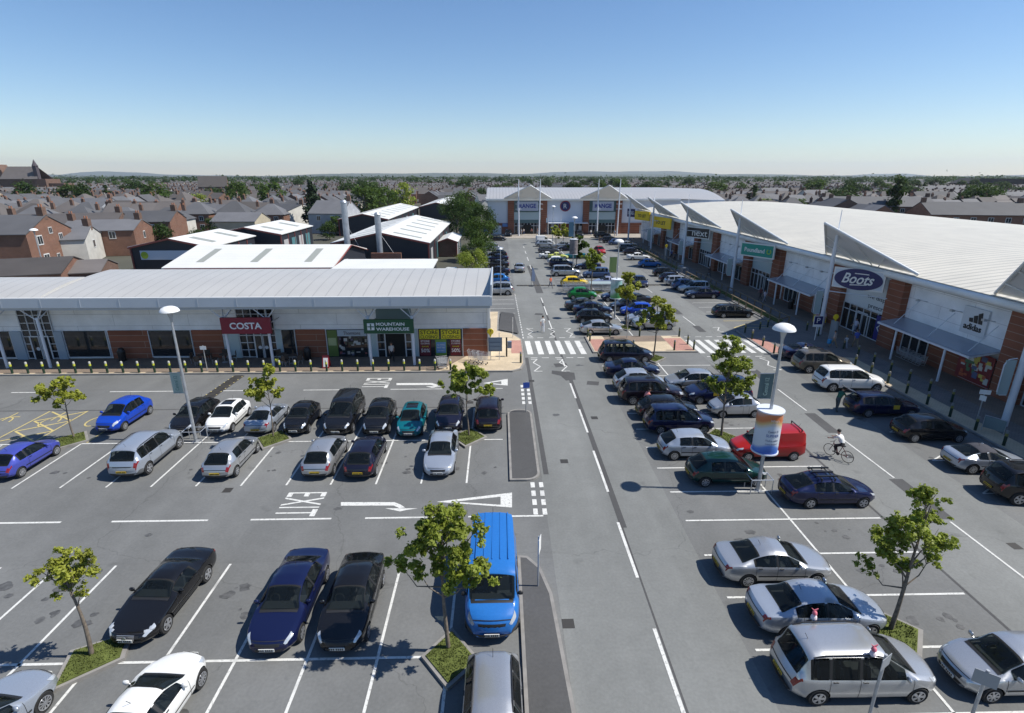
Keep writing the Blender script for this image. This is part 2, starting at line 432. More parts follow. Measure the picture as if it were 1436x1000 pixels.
# accessible bays: yellow on the left, white hatching along the right-hand shops
yb = MB()
for x in (-44.5, -41.9, -38.5, -35.0, -31.2, -28.6, -25.3, -21.2):
    line_b(yb, (x, 30.3), (x, 35.1), .10)
for xa, xb in ((-38.5, -35.0), (-31.0, -28.6)):
    for t in range(3):
        y = 30.5 + 1.5 * t; line_b(yb, (xa, y), (xb, y + 1.5), .12); line_b(yb, (xb, y), (xa, y + 1.5), .12)
for x in (-33.1, -29.9, -26.9):
    for t in range(14):
        a, b2 = t * .36, (t + 1) * .36
        line_b(yb, (x + .5 * math.cos(a), 33.4 + .75 * math.sin(a)), (x + .5 * math.cos(b2), 33.4 + .75 * math.sin(b2)), .1)
    line_b(yb, (x - .1, 33.6), (x - .1, 34.9), .1); line_b(yb, (x - .1, 34.2), (x + .6, 34.2), .1)
struct('yellow_bay_markings', yb, PAINTY)
hb = MB()
for y in (23.6, 27.0, 30.6, 34.4, 38.2, 42.0):
    for q in ((24.7, y, 29.3, y), (24.7, y, 26.6, y + 1.15), (26.6, y + 1.15, 29.3, y + 1.15), (26.0, y, 27.3, y + 1.15), (26.6, y + 1.15, 28.6, y)):
        line_b(hb, q[:2], q[2:], .09)
struct('hatched_bay_markings', hb, PAINT)
yc = MB()
for q in ((25.0, 55.5, 28.8, 55.5), (25.0, 55.5, 27.2, 57.2), (27.2, 57.2, 29.3, 55.9), (25.0, 58.4, 29.8, 58.4), (2.4, 141, 9, 143.5), (9, 141, 14, 143.5)):
    line_b(yc, q[:2], q[2:], .12)
struct('yellow_hatching', yc, PAINTY)

# dark repairs: sealed trench along the centre line, patches
pt = MB()
def patch(pts): LN[0] += 1; pt.face([(x, y, .0062 + .0004 * (LN[0] % 7)) for x, y in pts])
for a, b2 in (((5.66, 21.2), (5.60, 42.5)),): line_b(pt, a, b2, .30, .0058)
line_b(pt, (5.62, 8), (5.60, 21.2), .07, .008)
patch([(4.3, 42.6), (6.1, 42.0), (6.0, 40.4), (5.2, 40.2), (4.9, 41.3), (4.2, 41.8)])
patch([(4.7, 43.4), (5.8, 43.6), (5.7, 44.5), (4.6, 44.3)])
line_b(pt, (5.55, 45), (5.4, 70), .2, .008)
line_b(pt, (5.55, 74), (5.35, 98), .95, .008)
for c in ((7.2, 39.6), (4.5, 62.0), (3.0, 92.0)): patch([(c[0] - .5, c[1] - .3), (c[0] + .4, c[1] - .5), (c[0] + .6, c[1] + .3), (c[0] - .3, c[1] + .5)])
for y0, y1 in ((21.5, 25.1), (30.6, 33.6), (39.0, 42.4), (44.2, 46), (54.0, 56.4), (61.5, 64.6), (79, 83.5)): line_b(pt, (21.15, y0), (21.2, y1), .75, .008)
line_b(pt, (18.25, -5), (18.15, 43.5), .10, .008); line_b(pt, (2.45, 26), (2.35, 46), .28, .008)
line_b(pt, (-60, 35.25), (.2, 35.15), .08, .008)
struct('asphalt_repairs', pt, PATCHM)
st = MB()
rs = random.Random(3)
STAINS = [(-6.3, 27.1), (-3.3, 29.0), (9.3, 22.0), (14.0, 23.4), (-16.8, 18.5), (-15.9, 21.2), (-5.2, 11.6), (-7.5, 11.0), (15.2, 21.0), (-10.5, 17.6), (-20, 17.9), (25, 27), (24.3, 32.3), (11, 20.4), (16, 18), (-12, 12.4), (-9.6, 12.6), (6.9, 44), (4, 34), (-8, 23), (-18, 30.8), (16.5, 15.6)]
bays = [(x + 1.18 + rs.uniform(-.5, .5), y) for x in BX for y in (26.6, 28.4, 32.2, 33.8)] + [(x + 1.18 + rs.uniform(-.5, .5), y) for x in NX for y in (11.2, 16.2, 17.6)] + [(x, y + 1.2 + rs.uniform(-.4, .4)) for y in RY for x in (10.3, 11.9, 15.2, 16.4)]
for x, y in STAINS + rs.sample(bays, 80):
    for q in range(rs.choice((1, 2, 3))):
        cx, cy, r = x + rs.uniform(-.4, .4), y + rs.uniform(-.4, .4), rs.uniform(.05, .24)
        st.face([(cx + r * rs.uniform(.7, 1.3) * math.cos(t * .5236), cy + r * rs.uniform(.6, 1.1) * math.sin(t * .5236), .006 + .0002 * (len(st.f) % 17)) for t in range(12)])
struct('oil_stains', st, mat('oil_stain', (.082, .082, .080), .6, noise=(5, .4, 6)))
# manhole covers, drain grates
dr = MB()
for x, y in ((6.3, 33.2), (3.6, 27.4), (20.2, 27.6), (2.45, 40.2), (-2.2, 36.0), (8.2, 60.3), (-14.2, 24.8), (22.6, 19.5), (2.4, 15.6)): dr.box(x - .22, x + .22, y - .22, y + .22, .006, .009)
struct('drain_grates', dr, mat('cast_iron', (.035, .033, .03), .7))

# pavements with real kerbs
def pavement(name, poly, z=.12, top=PAVE, kerb=.16):
    'raised slab: outline in kerb stone, inner area paved'
    b = MB(); b.prism(poly, -.02, z, 0)
    # inset
    n = len(poly); ins = []
    area = sum(poly[i][0] * poly[(i + 1) % n][1] - poly[(i + 1) % n][0] * poly[i][1] for i in range(n))
    sg = 1 if area > 0 else -1
    for i in range(n):
        a, p, c = Vector(poly[i - 1]), Vector(poly[i]), Vector(poly[(i + 1) % n])
        e1 = (p - a).normalized(); e2 = (c - p).normalized()
        n1 = Vector((-e1.y, e1.x)) * sg; n2 = Vector((-e2.y, e2.x)) * sg
        bis = (n1 + n2); bis = bis / max(bis.length_squared / 2, .3)
        ins.append(p + bis * kerb)
    b.face([(p.x, p.y, z + .004) for p in ins], 1)
    return struct(name, b, [CONC, top])
pavement('shop_pavement', [(-78, 42.25), (1.0, 42.25), (1.75, 42.8), (2.1, 44.2), (2.15, 51.4), (1.2, 53.6), (-.2, 54.6), (-.1, 63), (-78, 63)], .12, PAVE)
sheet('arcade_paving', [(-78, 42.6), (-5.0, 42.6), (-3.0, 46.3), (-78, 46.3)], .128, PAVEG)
sheet('side_apron', [(-.2, 55.0), (1.9, 53.5), (1.6, 62), (.1, 62.8)], .130, STRIP)
b = MB()
for q in ([(1.0, 46.9), (2.0, 46.9), (2.0, 51.0), (1.0, 51.0)],): b.face([(x, y, .132) for x, y in q])
struct('tactile_paving', b, PAVER)
def rounded(x0, x1, y0, y1, r, n=6, corners=(1, 1, 1, 1)):
    out = []
    for k, (cx, cy, a0) in enumerate(((x1 - r, y0 + r, -90), (x1 - r, y1 - r, 0), (x0 + r, y1 - r, 90), (x0 + r, y0 + r, 180))):
        if not corners[k]:
            out.append(((x1, y0), (x1, y1), (x0, y1), (x0, y0))[k]); continue
        for i in range(n + 1):
            t = R(a0 + 90 * i / n); out.append((cx + r * math.cos(t), cy + r * math.sin(t)))
    return out
pavement('traffic_island', rounded(.45, 2.1, 25.3, 34.5, .75, corners=(1, 1, 1, 0)), .12, STRIP, .13)
pavement('kerb_island', [(.66, 3.0)] + [(2.5, 3.0), (2.2, 12.1), (1.95, 17.0), (1.6, 18.5), (1.1, 19.2), (.66, 19.25)], .12, STRIP, .13)
# crossing refuge in the centre block
pavement('crossing_refuge', [(8.5, 47.1), (18.2, 47.1), (18.2, 52.4), (8.5, 52.4)], .12, PAVE)
b = MB()
for q in ([(8.75, 47.4), (10.3, 47.4), (10.3, 51.2), (8.75, 51.2)], [(16.2, 47.4), (17.95, 47.4), (17.95, 51.4), (16.2, 51.4)]): b.face([(x, y, .130) for x, y in q])
struct('refuge_tactile_paving', b, PAVER)
sheet('refuge_grey_band', [(10.3, 50.3), (16.2, 50.3), (16.2, 52.3), (10.3, 52.3)], .130, PAVEG)
# forecourt along the right-hand shops
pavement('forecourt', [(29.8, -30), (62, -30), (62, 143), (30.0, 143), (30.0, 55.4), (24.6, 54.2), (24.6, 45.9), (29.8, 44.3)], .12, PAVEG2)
sheet('forecourt_band', [(29.95, 12), (31.4, 12), (31.4, 44.9), (24.9, 46.3), (24.9, 46.0), (29.95, 44.4)], .130, PAVE)
b = MB(); b.face([(x, y, .131) for x, y in [(24.8, 46.6), (26.2, 46.6), (26.2, 51.2), (24.8, 51.2)]]); struct('forecourt_tactile_paving', b, PAVER)
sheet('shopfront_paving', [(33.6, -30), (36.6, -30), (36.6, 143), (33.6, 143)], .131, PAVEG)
# planted verges between bays and forecourt
def verge(name, poly, z=.22):
    b = MB(); b.prism(poly, -.02, z - .03, 0)
    n = len(poly); cx = sum(p[0] for p in poly) / n; cy = sum(p[1] for p in poly) / n
    b.prism([(cx + (x - cx) * .86, cy + (y - cy) * .97) for x, y in poly], z - .04, z, 1)
    return struct(name, b, [CONC, GRASS])
verge('grass_verge', [(30.2, 56.2), (31.6, 57.3), (31.6, 86.5), (30.2, 86.5)])
verge('grass_verge', [(30.2, 92), (31.6, 92), (31.6, 132), (30.2, 132)])
sheet('far_forecourt', [(-4, 143.2), (60, 143.2), (60, 168), (-4, 168)], .05, PAVEF)
# ================================================================== SHOPS
RIBL = rib_mat('standing_seam_roof', (.42, .412, .39), 0, 1.02, .26, .38, .0, .10, .075)
RIBR = rib_mat('cream_seam_roof', (.59, .55, .455), 1, .9, .30, .42, 0, .16, .26)
RIBF = rib_mat('far_seam_roof', (.36, .355, .35), 0, .9, .25, .4, 0, .08, .2)
BAND = brick_mat('banded_brick', (.25, .095, .055), (.21, .08, .048), (.30, .20, .15), 1., 30., .56, .028)
PANELG = mat('blue_grey_panel', (.30, .37, .44), .35, noise=(.5, .06))
PANELP = mat('pale_panel', (.40, .50, .52), .3)
TEAL = mat('teal_glass', (.10, .17, .18), .12)
MULL = mat('white_mullion', (.55, .57, .60), .45)
FASC = mat('silver_fascia', (.50, .54, .58), .35, .15, noise=(.4, .05))
WALLP = brick_mat('white_wall_panels', (.80, .81, .82), (.78, .79, .80), (.36, .37, .38), 1., 6.4, 1.03, .012, rough=.45)
SOFF = mat('soffit', (.42, .44, .46), .6)
# ------------------------------------------------------------------ left-hand parade
Yw = 46.3
T = thing('retail_building', 'long low shop parade with curved silver seamed roof, white upper band and red banded brick', 'shop building', (-36, 52, .12))
b = MB(); b.box(-37, -1.0, Yw, 52.2, .1, 4.9); b.box(-73.5, -37.003, Yw, 48.8, .1, 4.9); b.box(-37, -1.0, 52.0, 52.2, 4.9, 6.8); b.box(-73.5, -37.003, 48.6, 48.8, 4.9, 6.7); b.build('wall', WALLP, T)
b = MB()                                                      # curved roof: right section reaches further back
def barrel(b, x0, x1, y0, z0, y1, z1, bulge, n=10, thick=.16, mi=0):
    top = []
    for i in range(n + 1):
        t = i / n; top.append((y0 + (y1 - y0) * t, z0 + (z1 - z0) * (1 - (1 - t) ** 2) + 0 * bulge))
    k = len(b.v)
    for y, z in top: b.v += [(x0, y, z), (x1, y, z), (x0, y, z - thick), (x1, y, z - thick)]
    for i in range(n):
        a = k + 4 * i; c = a + 4
        for q in ((a, a + 1, c + 1, c), (a + 2, c + 2, c + 3, a + 3), (a, c, c + 2, a + 2), (a + 1, a + 3, c + 3, c + 1)):
            b.f.append(list(q)); b.m.append(mi)
    a = k; c = k + 4 * n
    b.f.append([a, a + 2, a + 3, a + 1]); b.m.append(mi); b.f.append([c, c + 1, c + 3, c + 2]); b.m.append(mi)
barrel(b, -37.0, -.78, 43.35, 6.10, 52.3, 7.02, 0); barrel(b, -74, -37.004, 43.35, 6.10, 48.9, 6.92, 0)
RF = b.build('roof', RIBL, T, smooth=30)
b = MB(); b.box(-74, -.66, 43.18, 43.34, 5.42, 6.16); b.box(-.775, -.66, 43.345, 52.4, 5.6, 7.12)
for i in range(24): b.box(-73.9 + 3.1 * i, -73.86 + 3.1 * i, 43.165, 43.178, 5.44, 6.14)
b.build('fascia', FASC, T)
b = MB(); b.box(-74, -.8, 43.2, 43.36, 6.17, 6.23); b.build('gutter', WHITE, T)
b = MB(); b.box(-74, -.79, 43.345, Yw - .004, 5.2, 5.40); b.build('soffit', SOFF, T)
b = MB(); b.box(-1.12, -.90, Yw - .12, Yw + .1, .12, 5.2); b.build('corner_trim', WHITE, T)
for x0, x1 in ((-3.3, -1.14), (-18.0, -15.42), (-27.0, -24.4), (-34.2, -30.75), (-52, -49.6), (-59, -56), (-70, -66)): MB().box(x0, x1, Yw - .09, Yw - .003, .12, 2.68).build('brick_panel', BAND, T)   # red brick band
def shop_window(x0, x1, z0=.32, z1=2.66, posts=0, gm=GLASSD, rails=()):
    o = MB().box(x0, x1, Yw - .07, Yw - .004, z0, z1).build('window', gm, T)
    f = MB()
    f.box(x0 - .06, x1 + .06, Yw - .14, Yw - .003, z0 - .09, z0 - .002); f.box(x0 - .06, x0 - .002, Yw - .13, Yw - .003, z0, z1); f.box(x1 + .002, x1 + .06, Yw - .13, Yw - .003, z0, z1)
    for i in range(posts):
        x = x0 + (x1 - x0) * (i + 1) / (posts + 1); f.box(x - .03, x + .03, Yw - .10, Yw - .072, z0, z1)
    for z in rails: f.box(x0, x1, Yw - .095, Yw - .072, z - .025, z + .025)
    f.build('frame', MULL, o)
    return o
for x0, x1 in ((-38.0, -34.4), (-30.7, -27.1), (-46.2, -42.6), (-49.4, -46.5), (-56, -52.2), (-66, -62)): shop_window(x0, x1)
W1 = shop_window(-15.3, -11.75, .12); W2 = shop_window(-7.25, -3.38, .12)
shop_window(-19.2, -18.1, .2, 2.66, 0)
def tower(x0, x1, cols, z1=4.74, gm=GLASSD, door=(None, None), hi=None):
    o = MB().box(x0, x1, Yw - .06, Yw - .004, .14, z1).build('entrance_glazing', gm, T)
    f = MB()
    for i in range(cols + 1):
        x = x0 + (x1 - x0) * i / cols; f.box(x - .035, x + .035, Yw - .12, Yw - .062, .14, z1)
    for z in (.2, .86, 1.52, 2.18, 2.75, 3.4, 4.1): f.box(x0 + .036, x1 - .036, Yw - .105, Yw - .064, z - .03, z + .03)
    f.build('mullions', MULL, o)
    if door[0] is not None:
        d = MB(); a, c = door; m = (a + c) / 2
        d.box(a, c, Yw - .16, Yw - .125, .14, 2.2, 1)
        for x in (a, m - .035, m + .035, c): d.box(x - .06, x + .06, Yw - .19, Yw - .162, .14, 2.28)
        d.box(a + .061, c - .061, Yw - .188, Yw - .163, 2.16, 2.27)
        for x in (a, c - .0): pass
        for x in (m - .28, m + .28): d.lathe((x, Yw - .2, 1.1), [(.16, 0), (.16, .03)], 12, 0, 'y')
        d.build('entrance_door', [MULL, GLASSD], T)
    return o
tower(-41.5, -38.85, 4, door=(-40.9, -39.35))
for x0, x1 in ((-42.45, -41.55), (-38.8, -38.08)): MB().box(x0, x1, Yw - .2, Yw - .004, .12, 2.66).build('blue_panel', PANELG, T)
tower(-22.9, -19.75, 5, door=(-21.6, -20.2)); b = MB(); b.box(-24.2, -22.95, Yw - .15, Yw - .004, .12, 2.66); b.build('side_panel', PANELP, T)
b = MB(); b.box(-19.7, -19.25, Yw - .15, Yw - .004, .12, 2.66); b.build('side_panel', PANELP, T)
MB().box(-10.85, -7.8, Yw - .05, Yw - .004, 2.7, 4.74).build('teal_glazing', mat('grey_green_glazing', (.14, .21, .22), .25), T)
for x0, x1 in ((-10.85, -10.2), (-8.4, -7.9)): MB().box(x0, x1, Yw - .07, Yw - .004, .14, 2.62).build('side_glazing', GLASSD, T)
b = MB(); b.box(-10.2, -8.4, Yw - .06, Yw - .004, .14, 2.25); b.build('open_doorway', mat('shop_interior', (.012, .012, .012), .9), T)
b = MB()
for x in (-10.9, -10.2, -8.4, -7.85): b.box(x - .05, x + .05, Yw - .13, Yw - .072, .13, 2.62)
b.box(-10.85, -7.9, Yw - .125, Yw - .075, 2.26, 2.36)
for z in (.8, 1.5): b.box(-10.85, -10.25, Yw - .12, Yw - .075, z - .03, z + .03); b.box(-8.35, -7.9, Yw - .12, Yw - .075, z - .03, z + .03)
b.build('door_frame', MULL, T)
for x0, x1 in ((-11.7, -10.95), (-7.8, -7.33)): MB().box(x0, x1, Yw - .1, Yw - .004, .12, 2.66).build('side_panel', PANELP, T)
# window dressing
def poster(x0, x1, z0, z1, col, parent, name='poster', y=Yw - .085, lines=()):
    m = mat('print_%d_%d_%d' % tuple(int(c * 255) for c in col), col, .5)
    o = MB().box(x0, x1, y - .008, y, z0, z1).build(name, m, parent)
    for txt, zc, h, c2, w in lines:
        lettering(txt, ((x0 + x1) / 2, y - .009, zc), (1, 0, 0), (0, 0, 1), w, h, mat('ink_%d_%d_%d' % tuple(int(c * 255) for c in c2), c2, .5), o, .008, bold=.012)
    return o
YE, BK, RD, WH, GN = (.72, .62, .02), (.01, .01, .01), (.16, .012, .02), (.75, .75, .72), (.16, .30, .05)
for x0 in (-7.15, -5.25):
    poster(x0, x0 + 1.72, 1.74, 2.6, YE, W2, lines=(('STORE', 2.36, .36, BK, 1.55), ('CLOSING!', 1.94, .30, BK, 1.55)))
for x0 in (-7.15, -4.45):
    poster(x0, x0 + .95, .2, 1.70, RD, W2, lines=(('STORE', 1.55, .17, WH, .78), ('CLOSING', 1.33, .14, WH, .78), ('SAVE', 1.05, .12, YE, .6), ('50%', .68, .34, WH, .78)))
poster(-5.78, -4.8, .2, 1.70, GN, W2); poster(-5.72, -4.86, .45, 1.45, (.16, .32, .55), W2, y=Yw - .095, lines=(('ALL STOCK', 1.2, .12, WH, .7), ('MUST GO', .95, .14, WH, .7), ('THIS WEEK', .65, .10, WH, .6)))
poster(-15.25, -14.4, .2, 2.6, (.10, .16, .03), W1); poster(-15.2, -14.5, 1.2, 1.9, (.35, .4, .2), W1, y=Yw - .094)
poster(-14.35, -11.8, 2.05, 2.62, (.38, .44, .50), W1, lines=(('Thorntons', 2.33, .3, (.05, .03, .03), 1.5),))
rs = random.Random(11)
for i in range(26):
    x = rs.uniform(-14.3, -11.9); z = rs.uniform(.25, 1.9); c = rs.choice([(.35, .33, .3), (.06, .07, .04), (.2, .05, .05), (.45, .45, .43), (.10, .09, .16)])
    poster(x, x + rs.uniform(.12, .4), z, z + rs.uniform(.1, .34), c, W1, 'display', y=Yw - .072 - .0005 * i)
# canopy struts on each column
def column(x, y=43.95, z1=4.45, r=.12):
    c = MB(); c.tube([(x, y, .12), (x, y, z1)], r, 12)
    o = c.build('column', POSTW, T, smooth=40)
    s = MB()
    for dx, dy in ((-.95, -.4), (.95, -.4), (-.6, 1.3), (.6, 1.3)): s.tube([(x, y, z1 - .25), (x + dx, y + dy, 5.3)], .045, 6)
    s.build('strut', POSTW, o)
for x in (-41.5, -37.95, -22.85, -19.3, -11.0, -7.35, -56, -60): column(x)
# shop name boards
def board(name, label, x0, x1, z0, z1, m, y0=Yw - .6):
    o = thing(name, label, 'shop sign', ((x0 + x1) / 2, y0, z0))
    MB().box(x0, x1, y0, y0 + .22, z0, z1).build('board', m, o)
    for x in (x0 + .4, x1 - .4): MB().bar((x, y0 + .22, (z0 + z1) / 2), (x, Yw, (z0 + z1) / 2), .06).build('bracket', STEEL, o)
    return o
CA, CB, MA, MZ = GY(307.5, 446, 43.5), GY(381, 468, 43.5), GY(509, 448.5, 43.5), GY(580.5, 467.5, 43.5)
s = board('shop_sign', 'dark red fascia sign with white capitals over the coffee shop door', *(CA[0], CB[0]), CB[2], CA[2], mat('maroon_sign', (.20, .008, .024), .4), 43.5)
lettering('COSTA', ((CA[0] + CB[0]) / 2, 43.496, (CA[2] + CB[2]) / 2), (1, 0, 0), (0, 0, 1), (CB[0] - CA[0]) * .64, .56, WHITE, s, .03, bold=.02)
s = board('shop_sign', 'dark green fascia sign with two lines of white capitals and cross emblem', MA[0], MZ[0], MZ[2], MA[2], mat('green_sign', (.012, .075, .030), .4), 43.5)
mx, mz, mw = MA[0], (MA[2] + MZ[2]) / 2, MZ[0] - MA[0]
lettering('MOUNTAIN', (mx + mw * .535, 43.496, mz + .21), (1, 0, 0), (0, 0, 1), mw * .57, .27, WHITE, s, .03, bold=.02)
lettering('WAREHOUSE', (mx + mw * .58, 43.496, mz - .21), (1, 0, 0), (0, 0, 1), mw * .66, .27, WHITE, s, .03, bold=.02)
b = MB(); b.box(mx + .3, mx + .88, 43.46, 43.498, mz - .29, mz + .29); b.build('emblem', WHITE, s)
b = MB(); b.box(mx + .54, mx + .64, 43.44, 43.458, mz - .25, mz + .25); b.box(mx + .32, mx + .535, 43.44, 43.458, mz - .04, mz + .04); b.box(mx + .645, mx + .86, 43.44, 43.458, mz - .04, mz + .04); b.build('emblem_cross', MATS['green_sign'], s)

# ------------------------------------------------------------------ right-hand retail building
Xf = 36.7
T = thing('retail_building', 'long right-hand retail shed with broad cream barrel roof and brick piers along its front', 'shop building', (62, 60, .12))
b = MB(); b.box(Xf, 88, -20, 143, .1, 7.05); b.build('wall', WALLP, T)
b = MB(); n = 26; k = 0
for i in range(n + 1):
    x = 35.6 + 53 * i / n; z = 7.25 + 1.95 * (1 - ((x - 62) / 26.5) ** 2)
    b.v += [(x, -22, z), (x, 143.5, z)]
for i in range(n): b.f.append([2 * i, 2 * i + 2, 2 * i + 3, 2 * i + 1]); b.m.append(0)
k = len(b.v); b.v += [(x, y, z - .2) for x, y, z in b.v[:2 * n + 2]]
b.f.append([2 * i + 1 for i in range(n + 1)] + [k + 2 * i + 1 for i in range(n, -1, -1)]); b.m.append(0)
b.f.append([2 * i for i in range(n + 1)][::-1] + [k + 2 * i for i in range(n + 1)]); b.m.append(0)
b.build('roof', RIBR, T, smooth=30, fix=False)
# gutter roll along the eave
b = MB(); b.tube([(35.75, -20, 6.9), (35.75, 143.6, 6.9)], .33, 12); b.build('eave_gutter', WHITE, T, smooth=40)
b = MB(); b.box(35.9, 36.69, -20, 143, 6.5, 6.66); b.build('soffit', SOFF, T)
b = MB(); b.box(35.99, 36.06, -20, 143.4, 7.23, 7.3); b.build('roof_edge_flashing', mat('dark_flashing', (.06, .06, .065), .5), T)
CENT = [9.7, 31.0, 52.4, 74.6, 96.0, 117.5]
def glazed(y0, y1, z0, z1, name='window', m=GLASSD, cols=3, rows=(), par=None, x=Xf):
    o = MB().box(x - .06, x - .004, y0, y1, z0, z1).build(name, m, par or T)
    f = MB()
    for i in range(cols + 1):
        y = y0 + (y1 - y0) * i / cols; f.box(x - .13, x - .062, y - .04, y + .04, z0, z1)
    for z in (z0 + .03, z1 - .03, *rows): f.box(x - .12, x - .063, y0 + .04, y1 - .04, z - .035, z + .035)
    f.build('frame', MULL, o)
    return o
for ci, yc in enumerate(CENT):
    for s_ in (-1, 1):                                        # brick piers either side of each entrance
        y = yc + s_ * 4.4; MB().box(36.05, Xf - .003, y - 1.0, y + 1.0, .12, 6.48).build('brick_pier', BAND, T)
    MB().box(Xf - .05, Xf - .004, yc - 3.38, yc + 3.38, 2.9, 6.45).build('upper_panel', PANELP if ci != 2 else mat('white_vinyl', (.62, .66, .68), .4), T)
    glazed(yc - 3.3, yc + 3.3, .14, 2.86, 'entrance_glazing', GLASSD, 6, (2.2,))
    d = MB()
    for q in (-.85, 0, .85): d.box(Xf - .2, Xf - .135, yc + q - .05, yc + q + .05, .14, 2.3)
    d.box(Xf - .2, Xf - .135, yc - .8, yc + .8, 2.31, 2.42); d.build('entrance_door', MULL, T)
for i, y0 in enumerate((15.2, 36.5, 57.9, 80.0, 101.5, 123)):    # between the entrances: brick plinth, shop windows, low glass canopy
    L_ = 10.4
    MB().box(Xf - .1, Xf - .003, y0 + .02, y0 + L_ + .4, .12, 2.5).build('brick_plinth', BAND, T)
    glazed(y0 + .5, y0 + 3.2, .3, 2.45, 'window', GLASSD, 2, (), x=Xf - .1); glazed(y0 + 6.9, y0 + 9.9, .3, 2.45, 'window', GLASSD, 3, (), x=Xf - .1)
    c = MB()
    for z in (3.1,):
        c.bar((34.3, y0 + .3, 2.85), (34.3, y0 + L_, 2.85), .12, .16)
    for k in range(9):
        y = y0 + .3 + (L_ - .3) * k / 8; c.bar((34.36, y, 2.88), (Xf, y, 3.25), .07, .12)
    for y in (y0 + 1.2, y0 + 5.2, y0 + 9.2): c.tube([(34.8, y, 2.95), (Xf - .05, y, 5.0)], .03, 6)
    cp = c.build('canopy', POSTW, T)
    MB().face([(34.3, y0 + .3, 2.96), (Xf - .01, y0 + .3, 3.34), (Xf - .01, y0 + L_, 3.34), (34.3, y0 + L_, 2.96)]).build('canopy_glass', mat('canopy_glazing', (.30, .33, .37), .2), cp)
    pc = MB()
    for y in (y0 + 2.6, y0 + 8.0): pc.tube([(34.35, y, .12), (34.35, y, 2.8)], .09, 10)
    pc.build('canopy_post', POSTW, cp, smooth=40)
# raised sails over the entrances, each on a mast
SAIL = mat('sail_panel', (.70, .71, .72), .5, noise=(.5, .05))
for yc in CENT + [139.]:
    o = thing('entrance_sail', {9.7: 'pale triangular sail canopy nearest the camera over the right-hand parade', 31.0: 'pale triangular sail canopy over entrance cut by the right picture edge', 52.4: 'pale triangular sail canopy rising above the navy oval sign',
        74.6: 'pale triangular sail canopy rising above the teal sign', 96.0: 'pale triangular sail canopy rising above the black sign', 117.5: 'pale triangular sail canopy behind the yellow TO LET boards'}.get(yc, 'pale triangular sail canopy at the far end of the parade'), 'canopy', (35.5, yc, 7.3))
    A, B_, P = Vector((35.9, yc - 6.9, 7.42)), Vector((35.9, yc + 6.9, 7.42)), Vector((31.2, yc + .2, 11.15))
    b = MB(); b.extr([A, P, B_], (.05, 0, .14)); b.build('sail_panel', SAIL, o)
    e = MB(); e.tube([A, P], .13, 8); e.tube([P, B_], .13, 8); e.build('edge_beam', WHITE, o, smooth=40)
    for t in (.33, .66):
        for Q in (A, B_): q = Q.lerp(P, t); m_ = Vector((35.9, yc + (q.y - yc) * .4, 7.4)); MB().tube([q - Vector((.05, 0, .12)), m_ - Vector((.05, 0, .1))], .05, 6).build('rib', WHITE, o)
    m = thing('canopy_mast', {9.7: 'tall white mast at the near end of the parade', 31.0: 'thick white mast standing at the right picture edge', 52.4: 'tall white mast carrying the navy oval sign', 74.6: 'tall white mast carrying the teal sign',
        96.0: 'tall white mast carrying the black sign', 117.5: 'tall white mast carrying the TO LET board'}.get(yc, 'tall white mast at the far end of the parade'), 'mast', (32.6, yc + .2, .12))
    e = MB(); e.tube([(32.6, yc + .2, .12), (32.6, yc + .2, 7), (32.6, yc + .2, 10.0)], [.21, .2, .15], 14); e.build('pole', POSTW, m, smooth=40)
    e = MB(); e.tube([(32.6, yc + .2, 10.0), (32.6, yc + .2, 12.4)], [.07, .035], 8); e.build('spire', POSTW, m)
    for z in (4.6, 6.4): MB().tube([(32.6, yc + .2, z), (36.1, yc - 3.6, z)], .05, 6).build('tie_bar', POSTW, m)
    if yc < 125:                                              # curved wind shield panel fixed to the mast
        pts = [(32.5 - .02 * i, yc + .45, 2.3 + 2.3 * i / 8) for i in range(9)]
        w_ = MB(); w_.prism([(0, 0)] * 0 or [(31.75, yc + .42), (32.4, yc + .42), (32.4, yc + .5), (31.75, yc + .5)], 2.2, 4.5); w_.build('shield_panel', mat('shield_glass', (.36, .44, .44), .25), m)
        w_ = MB(); w_.tube([(32.4, yc + .46, 2.15), (31.95, yc + .46, 2.15), (31.72, yc + .46, 2.4), (31.68, yc + .46, 4.2), (31.9, yc + .46, 4.55), (32.4, yc + .46, 4.62)], .035, 6); w_.build('shield_frame', POSTW, m)
def hung_sign(label, ptl, ptr, X, zt, zb, m, edge=WHITE, cat='shop sign'):
    'board hung between a mast and its brick pier; ends surveyed at its top corners'
    a = Vector(GX(*ptl, X)); zt = a.z if zt is None else zt
    q = Vector((*G(*ptr, zt), zt)); d = (q - a); d.z = 0; w = d.length; d.normalize()
    nrm = Vector((d.y, -d.x, 0))                              # towards the car park
    o = thing('shop_sign', label, cat, (a.x, a.y, zb))
    def P(s, z, k=0.): return a + d * s + Vector((0, 0, z - a.z)) + nrm * k
    b = MB(); b.extr([P(0, zb), P(w, zb), P(w, zt), P(0, zt)], -nrm * .25); b.build('frame', edge, o)
    b = MB(); b.extr([P(.14, zb + .14, .02), P(w - .14, zb + .14, .02), P(w - .14, zt - .14, .02), P(.14, zt - .14, .02)], -nrm * .03); b.build('board', m, o)
    return o, P, d, w, (zb + zt) / 2
s, P, d, w, zc = hung_sign('big white sign with navy oval and white script lettering', (1171, 374), (1244, 382), 32.75, None, 5.1, mat('boots_back', (.55, .60, .66), .4))
b = MB(); c = P(w / 2, zc, .06); hw, hh = w * .47, 1.0
b.extr([c + d * (hw * math.cos(t * math.pi / 24)) + Vector((0, 0, hh * math.sin(t * math.pi / 24))) for t in range(48)], -Vector((d.y, -d.x, 0)) * .05); b.build('oval_panel', NAVY, s)
lettering('Boots', P(w / 2, zc + .06, .08), d, (0, 0, 1), w * .62, .98, WHITE, s, .03, shear=.35, bold=.015)
